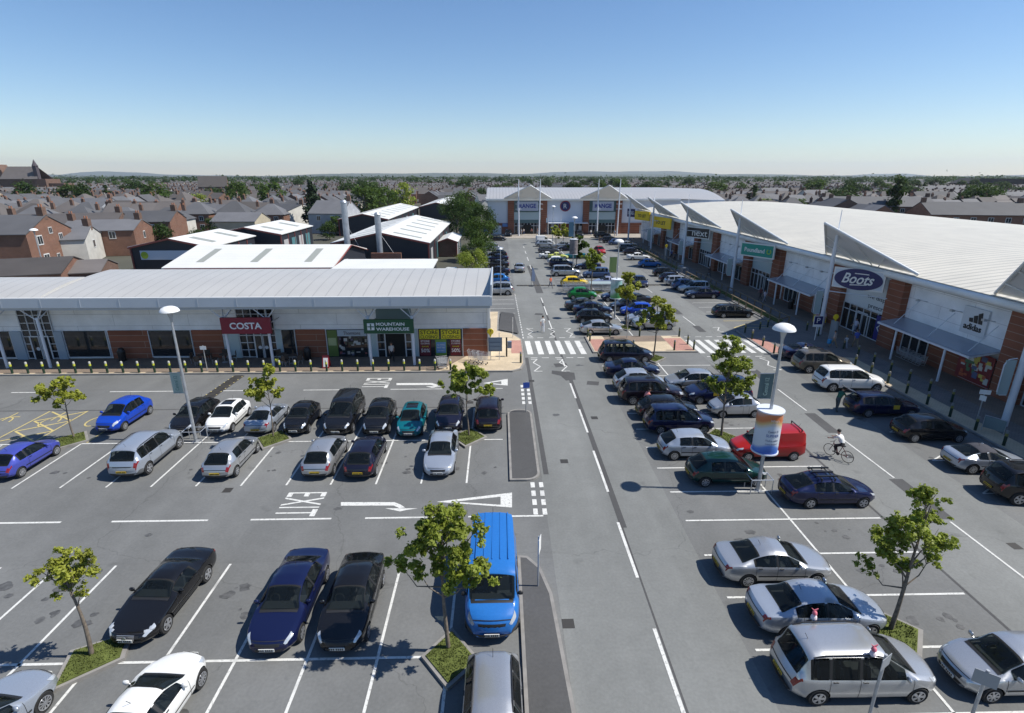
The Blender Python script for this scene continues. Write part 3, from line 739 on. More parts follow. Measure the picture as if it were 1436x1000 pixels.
b = MB(); b.extr([P(w * .36, zc - .62, .075), P(w * .68, zc - .46, .075), P(w * .69, zc - .40, .075), P(w * .36, zc - .52, .075)], Vector((d.y, -d.x, 0)) * .02); b.extr([P(w * .42, zc + .52, .075), P(w * .7, zc + .52, .075), P(w * .69, zc + .6, .075), P(w * .42, zc + .6, .075)], Vector((d.y, -d.x, 0)) * .02); b.build('flourish', WHITE, s)
s, P, d, w, zc = hung_sign('teal sign with white lettering on a white mast', (1040, 339), (1087, 344.5), 32.75, None, 5.2, mat('teal_sign', (.0, .24, .19), .4))
lettering('Poundland', P(w * .43, zc, .025), d, (0, 0, 1), w * .60, .56, WHITE, s, .03, bold=.02)
b = MB(); b.tube([P(w * .86 + .28 * math.cos(t), zc + .28 * math.sin(t), .04) for t in [R(120 + 30 * i) for i in range(11)]], .07, 6); b.build('emblem', mat('lime_sign', (.35, .55, .05), .4), s)
s, P, d, w, zc = hung_sign('black sign with thin white lower-case letters', (961, 317), (996, 320.5), 32.75, None, 5.2, mat('black_sign', (.008, .008, .012), .35))
lettering('next', P(w * .62, zc - .12, .025), d, (0, 0, 1), w * .60, .85, WHITE, s, .03)
s, P, d, w, zc = hung_sign('large yellow board reading TO LET beside the far mast', (914, 303), (941, 306.5), 32.75, None, 5.0, mat('yellow_sign', (.78, .52, .0), .4), mat('yellow_sign', (0, 0, 0)), 'letting board')
lettering('TO LET', P(w / 2, zc, .025), d, (0, 0, 1), w * .5, .75, BLACK, s, .03, bold=.02)
s, P, d, w, zc = hung_sign('smaller yellow board reading TO LET left of the larger one', (890.5, 295.5), (911, 297.5), 33., None, 5.3, MATS['yellow_sign'], MATS['yellow_sign'], 'letting board')
lettering('TO LET', P(w / 2, zc, .025), d, (0, 0, 1), w * .55, .7, BLACK, s, .03, bold=.02)
s, P, d, w, zc = hung_sign('navy sign with white lettering left of the yellow TO LET boards', (880, 292.5), (890, 293.2), 33., None, 5.4, NAVY, NAVY)
lettering('SHOES', P(w / 2, zc, .025), d, (0, 0, 1), w * .8, .8, WHITE, s, .03)
# wall signs and window vinyl on the right-hand front
s = thing('shop_sign', 'square white wall sign with three black slanted bars over black letters', 'shop sign', (Xf, 37.9, 3.6))
YA, YB = GX(1394, 430, Xf)[1], GX(1358, 424, Xf)[1]
MB().box(Xf - .16, Xf - .01, YA, YB, 3.75, 5.85).build('board', mat('adidas_board', (.60, .62, .64), .4), s)
ym = (YA + YB) / 2; lettering('adidas', (Xf - .165, ym, 4.35), (0, -1, 0), (0, 0, 1), (YB - YA) * .72, .5, BLACK, s, .03, bold=.02)
b = MB()
for i, h in enumerate((.35, .62, .9)):
    y = ym + .42 - .42 * i; x = Xf - .19
    b.extr([(x, y + .0, 4.72), (x, y - .34, 4.72), (x, y - .34 + .12 * 0 + .30 * h * .55, 4.72 + h), (x, y + .30 * h * .55, 4.72 + h * .82)], (.025, 0, 0))
b.build('emblem_bars', BLACK, s)
# floodlight brackets on the white panels
def bracket(y, z):
    o = thing('wall_floodlight', 'small wall floodlight on bracket along the white upper panels', 'wall light', (Xf, y, z), group='floodlights on the white upper panels')
    b = MB(); b.bar((Xf, y, z), (Xf - .8, y, z + .15), .05); b.build('bracket', STEEL, o)
    b = MB(); b.box(Xf - 1.0, Xf - .75, y - .13, y + .13, z + .06, z + .22); b.build('lamp_head', STEEL, o)
for y0 in (15.2, 36.5, 57.9, 80.0, 101.5):
    for q in (1.6, 4.6, 8.3): bracket(y0 + q, 5.2)
bx = MB(); bx.box(Xf - .055, Xf - .012, 49.4, 51.9, .5, 2.6); vin = bx.build('window_vinyl', mat('aqua_vinyl', (.35, .55, .58), .4), T)
tx = mat('dark_teal_ink', (.03, .12, .16), .5)
WA, WB = GX(1219, 414, Xf), GX(1220, 427, Xf)
lettering('we dispense', (Xf - .06, WA[1] - 2.0, WA[2] - .1), (0, -1, 0), (0, 0, 1), 4.2, .52, mat('grey_ink', (.06, .08, .10), .5), T, .02, 'window_lettering')
lettering('prescriptions', (Xf - .06, WB[1] - 2.1, WB[2] - .15), (0, -1, 0), (0, 0, 1), 4.4, .58, MATS['grey_ink'], T, .02, 'window_lettering')
bx = MB(); bx.box(Xf - .22, Xf - .2, 48.9, 50.2, .3, 2.7); o = bx.build('blue_door_panel', mat('blue_panel', (.02, .02, .18), .4), T)
b = MB(); b.extr([(Xf - .24, 49.3, 2.0), (Xf - .24, 49.8, 1.5), (Xf - .24, 49.3, 1.0), (Xf - .24, 49.42, 1.0), (Xf - .24, 49.95, 1.5), (Xf - .24, 49.42, 2.0)], (.018, 0, 0)); b.build('chevron', WHITE, o)
# toy-coloured window display by the right edge
s = MB().box(Xf - .29, Xf - .25, 36.9, 40.0, .35, 2.7).build('window_display', mat('display_red', (.22, .03, .03), .4), T)
rs = random.Random(5)
for i in range(34):
    y = rs.uniform(37.0, 39.4); z = rs.uniform(.45, 2.2); c = rs.choice([(.6, .5, .1), (.55, .55, .5), (.1, .2, .1), (.5, .12, .05), (.12, .14, .25), (.6, .6, .58)])
    MB().box(Xf - .305 - .0006 * i, Xf - .291, y, y + rs.uniform(.15, .5), z, z + rs.uniform(.15, .5)).build('display_print', mat('print_%d_%d_%d' % tuple(int(k * 255) for k in c), c, .5), s)

# ------------------------------------------------------------------ far retail building
Yf = 154.
T = thing('retail_building', 'far white retail building with brick piers and two peaked entrance canopies facing the car park', 'shop building', (22, 165, .05))
b = MB(); b.box(-3.2, 62, Yf, 190, .05, 9.1); b.build('wall', mat('far_white_cladding', (.60, .63, .68), .5, noise=(.2, .04)), T)
for x0, x1 in ((-3.2, 3.2), (33, 62)): MB().box(x0, x1, Yf - .1, Yf - .004, .05, 3.0).build('brick_panel', BAND, T)
b = MB(); k = 0; n = 8
for i in range(n + 1): y = Yf - .7 + 22 * i / n; z = 9.35 + 2.6 * (1 - (1 - i / n) ** 2); b.v += [(-3.6, y, z), (49.5, y, z), (62.5, y + 1, z - .4)]
for i in range(n):
    for q in (0, 1): b.f.append([3 * i + q, 3 * i + q + 1, 3 * i + q + 4, 3 * i + q + 3]); b.m.append(0)
b.build('roof', RIBF, T, smooth=30)
b = MB(); b.box(-3.7, 49.6, Yf - .95, Yf - .72, 9.0, 9.5); b.build('gutter', WHITE, T); b = MB(); b.box(-3.75, -3.6, Yf - .9, Yf + 20, 9.4, 9.8); b.build('verge_trim', WHITE, T)
for c in (7.7, 28.4):
    for s_ in (-1, 1): MB().box(c + s_ * 4.55 - .85, c + s_ * 4.55 + .85, Yf - .5, Yf - .003, .05, 8.95).build('brick_pier', BAND, T)
    MB().box(c - 3.68, c + 3.68, Yf - .2, Yf - .004, 3.0, 8.95).build('upper_glazing', TEAL, T)
    MB().box(c - 3.68, c + 3.68, Yf - .24, Yf - .202, 3.9, 5.9).build('upper_panel', PANELP, T)
    g = MB().box(c - 3.68, c + 3.68, Yf - .2, Yf - .004, .08, 2.98).build('entrance_glazing', GLASSD, T)
    f = MB()
    for i in range(9): x = c - 3.6 + .9 * i; f.box(x - .04, x + .04, Yf - .26, Yf - .205, .08, 2.98)
    f.box(c - 3.6, c + 3.6, Yf - .25, Yf - .206, 2.2, 2.3); f.build('frame', MULL, g)
    MB().box(c - 1.1, c + 1.1, Yf - .3, Yf - .262, .08, 2.5).build('open_doorway', MATS['shop_interior'], T)
MB().box(13.3, 24.2, Yf - 2.6, Yf - .01, 3.0, 3.2).build('low_canopy', POSTW, T)
g = MB().box(13.4, 24.1, Yf - .12, Yf - .004, .08, 2.9).build('window', GLASSD, T)
f = MB()
for i in range(12): x = 13.4 + .97 * i; f.box(x - .05, x + .05, Yf - .2, Yf - .124, .08, 2.9)
for x in (14.2, 15.8, 20.2, 22): f.box(x, x + .8, Yf - .18, Yf - .125, 1.0, 2.2)
f.build('frame', MULL, g)
MB().box(16.4, 19.6, Yf - .32, Yf - .21, .08, 2.95).build('brick_panel', BAND, T)
MB().box(-1.9, .5, Yf - .2, Yf - .105, .05, 2.3).build('service_door', WHITE, T)
MB().box(.8, 3.1, Yf - .16, Yf - .105, 2.0, 2.9).build('blue_banner', mat('sky_blue_banner', (.12, .25, .5), .5), T)
MB().box(39, 42, Yf - .2, Yf - .105, .05, 2.4).build('service_door', mat('grey_door', (.35, .36, .38), .5), T)
for c in (7.7, 28.4):
    which = 'left' if c < 10 else 'right'
    s = thing('shop_sign', 'pale banner board with blue letters over the far %s-hand entrance' % which, 'shop sign', (c, Yf - .9, 6.6))
    MB().box(c - 2.9, c + 2.9, Yf - 1.0, Yf - .8, 6.3, 8.75).build('board', mat('pale_blue_board', (.40, .43, .52), .5), s)
    lettering('RANGE', (c, Yf - 1.005, 7.6), (1, 0, 0), (0, 0, 1), 4.6, 1.15, mat('royal_blue', (.02, .035, .25), .4), s, .03, bold=.03)
    o = thing('entrance_sail', 'broad peaked white canopy above the far %s-hand entrance' % which, 'canopy', (c, Yf - 1, 9.3))
    Aa, Bb, Pp = Vector((c - 6.4, Yf - 1.2, 9.62)), Vector((c + 6.4, Yf - 1.2, 9.62)), Vector((c + .4, Yf - 6.2, 13.0))
    b = MB(); b.extr([Aa, Bb, Pp], (0, .1, .15)); b.build('sail_panel', mat('sail_membrane', (.74, .74, .73), .6, trans=(.6, .6, .58)), o)
    e = MB(); e.tube([Aa, Pp], .15, 6); e.tube([Bb, Pp], .15, 6); e.tube([Aa, Bb], .2, 6); e.build('edge_beam', WHITE, o)
    for t in (-.3, .3): e = MB(); e.tube([(c + t * 12, Yf - 1.4, 9.5), Pp.lerp(Vector((c + t * 12, Yf - 1.2, 9.6)), .45) - Vector((0, .1, .1))], .07, 6); e.build('rib', WHITE, o)
    for s_ in (-1, 1):
        x = c + s_ * 2.85 + (.2 if c < 10 else .6)
        m = thing('canopy_mast', 'tall white mast on the %s side of the far %s-hand entrance' % ('left' if s_ < 0 else 'right', which), 'mast', (x, Yf - 5, .05))
        e = MB(); e.tube([(x - .15 * s_, Yf - 5.2, .05), (x, Yf - 5.2, 12), (x + .05, Yf - 5.2, 14.6)], [.2, .15, .06], 8); e.build('pole', POSTW, m, smooth=40)
        for z in (7.0, 8.3): MB().tube([(x - .8, Yf - 5.2, z), (x + .8, Yf - 5.2, z)], .06, 6).build('crossbar', POSTW, m)
s = thing('wall_emblem', 'round navy emblem with red ring on the far white wall', 'wall emblem', (18.1, Yf, 6.4))
b = MB(); b.lathe((18.1, Yf - .12, 7.5), [(1.45, 0), (1.45, .11)], 28, 0, 'y'); b.build('ring', mat('emblem_red', (.25, .02, .03), .4), s)
b = MB(); b.lathe((18.1, Yf - .16, 7.5), [(1.2, 0), (1.2, .035)], 28, 0, 'y'); b.build('disc', NAVY, s)
lettering('R', (18.1, Yf - .165, 7.5), (1, 0, 0), (0, 0, 1), .9, 1.2, WHITE, s, .03)
# ================================================================== VEHICLES
def lerp_k(kn, x):
    if x <= kn[0][0]: return kn[0][1]
    for (a, p), (b, q) in zip(kn, kn[1:]):
        if x <= b: return p + (q - p) * (x - a) / (b - a) if b > a else q
    return kn[-1][1]
def smooth_k(kn, x, h=.05, L=None):
    h = min(h, max(.002, x * .9), max(.002, (L - x) * .9))
    return sum(w * lerp_k(kn, x + d * h) for d, w in ((-1, .2), (-.5, .2), (0, .2), (.5, .2), (1, .2)))

class Shape:
    'a car skin: S(x, v) gives the left-hand surface; v runs 0 (floor) .. 8 (roof centre line)'
    def __init__(s, L, W, top, belt, ws, rw, sides, wheels, r, gc=.2, roofw=.72, nose=.26, tail=.16, hoodw=.80, crown=.06, plan=None, seams=(), rails=False, box=False, zlight=(.52, .74), zrear=(.62, .92), soft=None, hl=.42):
        s.__dict__.update(locals())
        s.plan = plan or [(0, .66), (.06, .74), (.2, .86), (.5, .955), (.95, 1.), (L * .5, 1.), (L - .7, .975), (L - .25, .92), (L - .06, .84), (L, .78)]
    def params(s, x):
        zr = smooth_k(s.top, x, .06, s.L); wm = smooth_k(s.plan, x, .08, s.L) * s.W / 2
        zb = s.gc + .10 * max(0, 1 - x / .35) + .12 * max(0, 1 - (s.L - x) / .4)
        bl = smooth_k(s.belt, x, .1, s.L)
        zh = min(bl, zr - .055)
        cab = max(0, min(1, (zr - zh - .055) / .25)); cab = cab * cab * (3 - 2 * cab)
        wr = wm * (s.hoodw * (1 - cab) + s.roofw * cab)
        ze = zr - (.028 + (s.crown - .0) * cab)
        return zr, wm, zb, zh, wr, ze
    def pts(s, x):
        zr, wm, zb, zh, wr, ze = s.params(x)
        hgt = zh - zb
        P = [(0, zb), (.80 * wm, zb), (.955 * wm, zb + .09), (1.0 * wm, zb + .42 * hgt), (.99 * wm, zh - .16 * hgt), (.945 * wm, zh), (wr, ze), (.62 * wr, zr - .012), (0, zr)]
        return P
    def bow(s, x):
        f = s.nose * max(0, 1 - x / 1.0) ** 1.5; q = -s.tail * max(0, 1 - (s.L - x) / .7) ** 1.5
        return f + q
    def S(s, x, v):
        P = s.pts(x); sg = 1
        i = min(int(v), 7); t = v - i
        # straight between the belt and the roof edge and on the floor, curved elsewhere
        a, b = P[i], P[i + 1]
        if i in (0, 5): y, z = a[0] + (b[0] - a[0]) * t, a[1] + (b[1] - a[1]) * t
        else:
            p0 = P[i - 1] if i > 1 and i != 6 else a; p3 = P[i + 2] if i + 2 <= 8 and i != 4 else b
            if i == 7: p3 = (-P[7][0], P[7][1])
            def cr(k):
                m1 = (b[k] - p0[k]) * .5; m2 = (p3[k] - a[k]) * .5
                h00 = 2 * t ** 3 - 3 * t * t + 1; h10 = t ** 3 - 2 * t * t + t; h01 = -2 * t ** 3 + 3 * t * t; h11 = t ** 3 - t * t
                return h00 * a[k] + h10 * m1 + h01 * b[k] + h11 * m2
            y, z = cr(0), cr(1)
        wm = s.params(x)[1]
        return Vector((x + s.bow(x) * (y / (s.W / 2)) ** 2, y, z))
    def nrm(s, x, v):
        e = .01; a = s.S(min(x + e, s.L), v) - s.S(max(x - e, 0), v); b = s.S(x, min(v + .03, 8)) - s.S(x, max(v - .03, 0))
        n = a.cross(b)
        if n.length < 1e-9: return Vector((0, 1, 0))
        n.normalize()
        return n if (n.y > -1e-6 or v > 5) and (n.z >= -.2 or v < 4) else -n
    def xs(s):
        ks = sorted({round(k, 3) for k, _ in s.top} | {round(k, 3) for k, _ in s.plan} | {s.ws[0], s.ws[1], s.rw[0], s.rw[1]})
        out = [0.]
        for a, b in zip(ks, ks[1:]):
            z0, z1 = lerp_k(s.top, a), lerp_k(s.top, b); n = max(1, int(math.hypot(b - a, z1 - z0) / .085))
            out += [a + (b - a) * (i + 1) / n for i in range(n)]
        return out
    VS = [0, .999, 1.5, 2, 2.5, 3, 3.5, 4, 4.35, 4.7, 5, 5.5, 6, 6.25, 6.5, 6.75, 7, 7.5, 8]
    def body(s):
        b = MB(); xs = s.xs(); ring = [(v, 1) for v in s.VS] + [(v, -1) for v in s.VS[-2:0:-1]]
        for x in xs:
            for v, sg in ring:
                p = s.S(x, v); b.v.append((p.x, p.y * sg, p.z))
        n = len(ring)
        for i in range(len(xs) - 1):
            for j in range(n): b.f.append([i * n + j, (i + 1) * n + j, (i + 1) * n + (j + 1) % n, i * n + (j + 1) % n]); b.m.append(0)
        b.f.append(list(range(n))); b.m.append(0); e = (len(xs) - 1) * n; b.f.append([e + j for j in range(n)][::-1]); b.m.append(0)
        return b
    def patch(s, b, x0, x1, v0, v1, off=.006, nx=8, nv=5, both=True, mi=0, center=False, fx=None):
        'a piece of the skin, lifted a little; x0..x1 may depend on v through fx'
        for sg in ((1, -1) if both else (1,)):
            k = len(b.v)
            vs = [v0 + (v1 - v0) * j / nv for j in range(nv + 1)]
            rows = [(v, 1) for v in vs] + ([(v, -1) for v in vs[-2::-1]] if center else [])
            for v, s2 in rows:
                a, c = (x0, x1) if fx is None else fx(v)
                for i in range(nx + 1):
                    x = a + (c - a) * i / nx; p = s.S(x, v) + s.nrm(x, v) * off
                    b.v.append((p.x, p.y * sg * s2, p.z))
            for j in range(len(rows) - 1):
                for i in range(nx): q = k + j * (nx + 1) + i; b.f.append([q, q + 1, q + nx + 2, q + nx + 1]); b.m.append(mi)
        return b
    def wheel_y(s): return s.W / 2 - .115

def boolean_arches(me_mb, sh, mats):
    me = me_mb.mesh('body', mats, smooth=0)
    o = bpy.data.objects.new('tmp_body', me); COL.objects.link(o)
    c = MB()
    for x in sh.wheels:
        for sg in (1, -1):
            y0 = sg * (sh.W / 2 - .30); y1 = sg * (sh.W / 2 + .2)
            c.lathe((x, min(y0, y1), sh.r), [(sh.r * 1.13, 0), (sh.r * 1.13, abs(y1 - y0))], 28, 1, 'y')
    cm = c.mesh('cut', mats); co = bpy.data.objects.new('tmp_cut', cm); COL.objects.link(co)
    md = o.modifiers.new('b', 'BOOLEAN'); md.operation = 'DIFFERENCE'; md.solver = 'EXACT'; md.object = co
    bpy.context.view_layer.update()
    res = bpy.data.meshes.new_from_object(o.evaluated_get(bpy.context.evaluated_depsgraph_get()))
    bpy.data.objects.remove(o); bpy.data.objects.remove(co)
    res.polygons.foreach_set('use_smooth', [True] * len(res.polygons)); res.set_sharp_from_angle(angle=R(32)); res.name = 'body'
    return res

def tinted_glass(name, tint, body):
    'mirror-smooth glass you can partly see through'
    m = bpy.data.materials.new(name); m.use_nodes = True; nt, N, L = nodes_of(m); b = N['Principled BSDF']; b.inputs['Base Color'].default_value = (.012, .016, .018, 1); b.inputs['Roughness'].default_value = .03; b.inputs['Specular IOR Level'].default_value = .5
    t = N.new('ShaderNodeBsdfTransparent'); t.inputs[0].default_value = (*tint, 1); x = N.new('ShaderNodeMixShader'); x.inputs[0].default_value = body
    L.new(t.outputs[0], x.inputs[1]); L.new(b.outputs[0], x.inputs[2]); L.new(x.outputs[0], N['Material Output'].inputs['Surface']); MATS[name] = m
    return m
CGLASS = tinted_glass('car_glass', (.72, .80, .78), .42); CSUN = mat('sunroof_glass', (.012, .014, .016), .05)
CSEAT = mat('car_seat_cloth', (.055, .055, .060), .8); CDASH = mat('car_dashboard', (.035, .035, .036), .6)
CTRIM = mat('car_trim', (.016, .016, .017), .5)
CHEAD = mat('headlamp_lens', (.50, .53, .56), .12, .3, coat=.6)
CTAIL = mat('tail_lamp_lens', (.22, .008, .010), .15, coat=.6)
CRIM = mat('alloy_rim', (.42, .43, .45), .3, .7)
CPLW = mat('white_plate', (.62, .62, .58), .5); CPLY = mat('yellow_plate', (.62, .42, .03), .5); CPLT = mat('plate_text', (.01, .01, .01), .6)
CARCH = mat('arch_dark', (.006, .006, .006), .9)
CAR_MESH = {}
def wheel_meshes(r, style=0):
    key = ('wheel', round(r, 2), style)
    if key in CAR_MESH: return CAR_MESH[key]
    t = MB(); t.lathe((0, -.1, 0), [(r * .60, .02), (r * .93, 0), (r, .035), (r, .165), (r * .93, .2), (r * .60, .18)], 22, 0, 'y')
    tyre = t.mesh('tyre', [RUBBER], smooth=40)
    q = MB(); q.lathe((0, -.105, 0), [(r * .63, 0), (r * .63, .03), (r * .55, .06), (r * .55, .1)], 20, 1, 'y')     # outer face is -y; mirrored for the other side
    q.lathe((0, -.118, 0), [(r * .64, .004), (r * .655, .02), (r * .60, .035)], 22, 0, 'y') if 0 else None
    for k in range(20):                                       # rim lip
        a, c = 2 * math.pi * k / 20, 2 * math.pi * (k + 1) / 20
        q.face([(r * .56 * math.cos(a), -.112, r * .56 * math.sin(a)), (r * .66 * math.cos(a), -.112, r * .66 * math.sin(a)), (r * .66 * math.cos(c), -.112, r * .66 * math.sin(c)), (r * .56 * math.cos(c), -.112, r * .56 * math.sin(c))])
    ns = (5, 7, 10)[style]
    for k in range(ns):
        a = 2 * math.pi * k / ns; w = (.16, .12, .075)[style] * 1.0
        ca, sa = math.cos(a), math.sin(a)
        def pt(rr, ww): return (rr * ca - ww * sa, -.118, rr * sa + ww * ca)
        q.extr([pt(r * .10, -w * r * .6), pt(r * .60, -w * r), pt(r * .60, w * r), pt(r * .10, w * r * .6)], (0, .03, 0))
    q.lathe((0, -.125, 0), [(r * .16, 0), (r * .17, .03)], 10, 0, 'y')
    rim = q.mesh('rim', [CRIM, CARCH], smooth=30)
    CAR_MESH[key] = (tyre, rim)
    return tyre, rim

def car_meshes(key, sh):
    if key in CAR_MESH: return CAR_MESH[key]
    D = {}
    L = sh.L
    me = boolean_arches(sh.body(), sh, [ASPH, CARCH])           # then open the windows and darken their rims
    bm = bmesh.new(); bm.from_mesh(me); kill = []
    for f in bm.faces:
        c = f.calc_center_median(); x = c.x - sh.bow(c.x) * (c.y / (sh.W / 2)) ** 2
        if not 0 < x < L or f.material_index: continue
        zr, wm, zb, zh, wr, ze = sh.params(x); ay = abs(c.y); hit = 0
        if ay < wr * .95 and c.z > ze - .015:
            for a, e in ((sh.ws[0] + .03, sh.ws[1] - .035), (sh.rw[0] + .03, sh.rw[1] - .02)):
                if a < x < e and not (sh.box and a > 2): hit = 2 if (a + .05 < x < e - .04 and ay < wr * .86) else max(hit, 1)
        elif zh + .02 < c.z < ze - .01:
            for a, e in sh.sides:
                if a < x < e: hit = 2 if (a + .03 < x < e - .07 and zh + .035 < c.z < ze - .02) else max(hit, 1)
        if hit == 2: kill.append(f)
        elif hit: f.material_index = 1
    bmesh.ops.delete(bm, geom=kill, context='FACES'); bm.to_mesh(me); bm.free(); D['body'] = me
    b = MB(); x0 = sh.ws[0]; xr = (sh.rw[1] - .12) if not sh.box else 2.15; wm = sh.W / 2; zb_ = lerp_k(sh.belt, x0 + .6); zt = max(q[1] for q in sh.top)
    b.box(x0 + .05, xr, -wm * .86, wm * .86, zb_ - .42, zb_ - .38); b.extr([(x0 + .02, -wm * .80, zb_ - .03), (x0 + .5, -wm * .84, zb_ + .0), (x0 + .62, -wm * .84, zb_ - .25), (x0 + .05, -wm * .8, zb_ - .3)], (0, wm * 1.62, 0))
    if sh.box: b.box(xr, xr + .04, -wm * .82, wm * .82, zb_ - .4, zt - .12)
    elif xr - sh.rw[0] < .7: b.box(sh.rw[0] - .35, xr - .03, -wm * .8, wm * .8, zb_ - .2, zb_ - .16)
    rows = [sh.ws[1] + .28] + ([sh.ws[1] + 1.12] if L - sh.ws[1] > 2.3 and not sh.box else []) + ([sh.ws[1] + 1.85] if sh.rw[0] - sh.ws[1] > 2.35 and not sh.box else [])
    for xs_ in [q for q in rows if q + .3 < sh.rw[0] + .22]:
        for sg in (-1, 1):
            y = sg * wm * .42; h = min(zt - .32, zb_ + .24); b.extr([(xs_ - .02, y - .24, zb_ - .4), (xs_ + .12, y - .24, zb_ - .4), (xs_ + .24, y - .2, h), (xs_ + .14, y - .2, h)], (0, .44, 0), 1); b.box(xs_ + .15, xs_ + .25, y - .13, y + .13, h + .02, h + .17, 1); b.box(xs_ - .45, xs_ + .05, y - .24, y + .24, zb_ - .38, zb_ - .27, 1)
    b.tube([(x0 + .66 + .06 * math.sin(t), wm * .42 + .17 * math.cos(t), zb_ - .02 + .15 * math.sin(t)) for t in [k * math.pi / 6 for k in range(13)]], .016, 5)
    D['interior'] = b.mesh('interior', [CDASH, CSEAT])
    b = MB(); p = sh.S(x0 + .2, 7.3); b.box(p.x - .03, p.x + .03, -p.y - .04, -p.y + .04, p.z + .012, p.z + .016); sh_p = 0
    b = MB(); x0, x1 = sh.ws
    sh.patch(b, x0 + .03, x1 - .04, 6.12, 8, .007, 8, 6, both=False, center=True, fx=lambda v: (x0 + .03 + .03 * (8 - v), x1 - .035 - .02 * (8 - v)))
    D['windscreen'] = b.mesh('windscreen', [CGLASS], smooth=60)
    b = MB(); r0, r1 = sh.rw
    sh.patch(b, r0 + .05, r1 - .06, 6.16, 8, .007, 8, 6, both=False, center=True, fx=lambda v: (r0 + .03 + .01 * (8 - v), r1 - .02 - .015 * (8 - v)))
    D['rear_window'] = b.mesh('rear_window', [CGLASS], smooth=60)
    D['side_window'] = []; n = len(sh.sides)
    for i, (a, c) in enumerate(sh.sides):
        def fx(v, a=a, c=c, i=i): return (a, c - (.12 * (v - 5.05) / .87 if i == n - 1 and not sh.box else 0))
        b = MB(); sh.patch(b, a, c, 5.05, 5.92, .007, 8, 4, both=False, fx=fx); D['side_window'].append(b.mesh('side_window', [CGLASS], smooth=60))
    b = MB(); sh.patch(b, .03, sh.hl, 4.45, 5.9, .008, 6, 4, both=False, fx=lambda v: (.035 + .02 * abs(v - 5.2), sh.hl - .10 * (5.9 - v)))
    D['headlight'] = b.mesh('headlight', [CHEAD], smooth=60)
    b = MB(); sh.patch(b, L - .25, L - .012, 4.2, 5.0, .008, 5, 4, both=False); sh.patch(b, L - .125, L - .012, 5.0, 6.0, .008, 4, 5, both=False)
    D['tail_light'] = b.mesh('tail_light', [CTAIL], smooth=60)
    b = MB()                                                  # seams, sills, bumper strips, grille, wipers, handles
    for x in sh.seams: sh.patch(b, x - .007, x + .007, 2.1, 5.02, .004, 1, 10)
    sh.patch(b, sh.wheels[0] + sh.r * 1.16, sh.wheels[1] - sh.r * 1.16, 1.3, 2.1, .004, 6, 2)
    sh.patch(b, .012, .06, 6.6, 8, .006, 2, 4, both=False, center=True)
    for x, va, vb, q in ((0, 1.15, 2.5, -1), (L, 1.0, 2.1, 1)):   # lower intake and rear valance across the bumpers
        k = len(b.v); n = 4
        for j in range(n + 1):
            p = sh.S(x, va + (vb - va) * j / n); f = .86 if q < 0 else .97; b.v += [(p.x + q * .012, p.y * f, p.z), (x + q * .012, 0, p.z), (p.x + q * .012, -p.y * f, p.z)]
        for j in range(n):
            for w in (0, 1): b.f.append([k + 3 * j + w, k + 3 * j + w + 1, k + 3 * j + w + 4, k + 3 * j + w + 3]); b.m.append(0)
    sh.patch(b, .105, .125, 5.6, 8, .005, 1, 5, both=False, center=True)
    if not sh.box: sh.patch(b, L - .045, L - .03, 5.2, 8, .005, 1, 5, both=False, center=True)
    if len(sh.sides) > 1:                                     # black door pillars between the side windows
        for (a0, c0), (a1, c1) in zip(sh.sides, sh.sides[1:]): sh.patch(b, c0 - .03, a1 + .03, 5.03, 5.93, .0065, 2, 4)
    if sh.seams:
        for x in sh.seams[1:]:
            p = sh.S(x - .14, 4.35); b.box(p.x - .09, p.x + .07, p.y - .005, p.y + .022, p.z - .014, p.z + .014); b.box(p.x - .09, p.x + .07, -p.y - .022, -p.y + .005, p.z - .014, p.z + .014)
    sh.patch(b, sh.ws[0] - .05, sh.ws[0] + .035, 6.3, 8, .009, 2, 5, both=False, center=True)
    if sh.rails:
        for sg in (1, -1):
            pts = [sh.S(sh.ws[1] + .15 + (sh.rw[0] - sh.ws[1] - .25) * t / 6, 6.15) for t in range(7)]
            b.tube([(p.x, p.y * sg, p.z + (.05 if 0 < i < 6 else .0)) for i, p in enumerate(pts)], .022, 6)
    if sh.L > 3.7 and not sh.box and not sh.rails: sh.patch(b, sh.wheels[0] + sh.r * 1.18, sh.wheels[1] - sh.r * 1.18, 3.0, 3.18, .012, 6, 1)   # rubbing strip
    p = sh.S(sh.rw[0] - .25, 8); b.tube([p, p + Vector((.12, 0, .22))], .008, 4)
    D['trim'] = b.mesh('trim', [CTRIM])
    b = MB(); pm = sh.S(sh.ws[0] + .38, 5.1)
    b.lathe((pm.x, pm.y + .10, pm.z + .07), [(.02, -.10), (.075, -.07), (.09, 0), (.075, .07), (.02, .10)], 8, 0, 'y'); b.bar((pm.x, pm.y - .03, pm.z), (pm.x, pm.y + .06, pm.z + .05), .05, .04)
    for i in range(len(b.v)): x, y, z = b.v[i]; b.v[i] = (pm.x + (x - pm.x) * .62, y, z)
    D['wing_mirror'] = b.mesh('wing_mirror', [ASPH], smooth=50)
    def plate(x, z, s):
        b = MB(); b.box(x - .012, x + .012, -.26, .26, z - .055, z + .055)
        for k in range(7): y = -.21 + .066 * k + (.03 if k > 3 else 0); b.box(x + s * .013, x + s * .017, y, y + .042, z - .036, z + .036, 1)
        return b
    zf = sh.gc + .24; zz = sum(sh.zrear) / 2 - .06
    xr = L - .0
    for x in (L - .22, L - .1, L):                            # back plate sits on the skin at its height
        if sh.S(x, 8).z > zz: xr = x
    D['front_plate'] = plate(-.014, zf, -1).mesh('number_plate', [CPLW, CPLT]); D['rear_plate'] = plate(L + .016, min(zz, sh.S(L, 8).z - .08), 1).mesh('number_plate', [CPLY, CPLT])
    CAR_MESH[key] = D
    return D

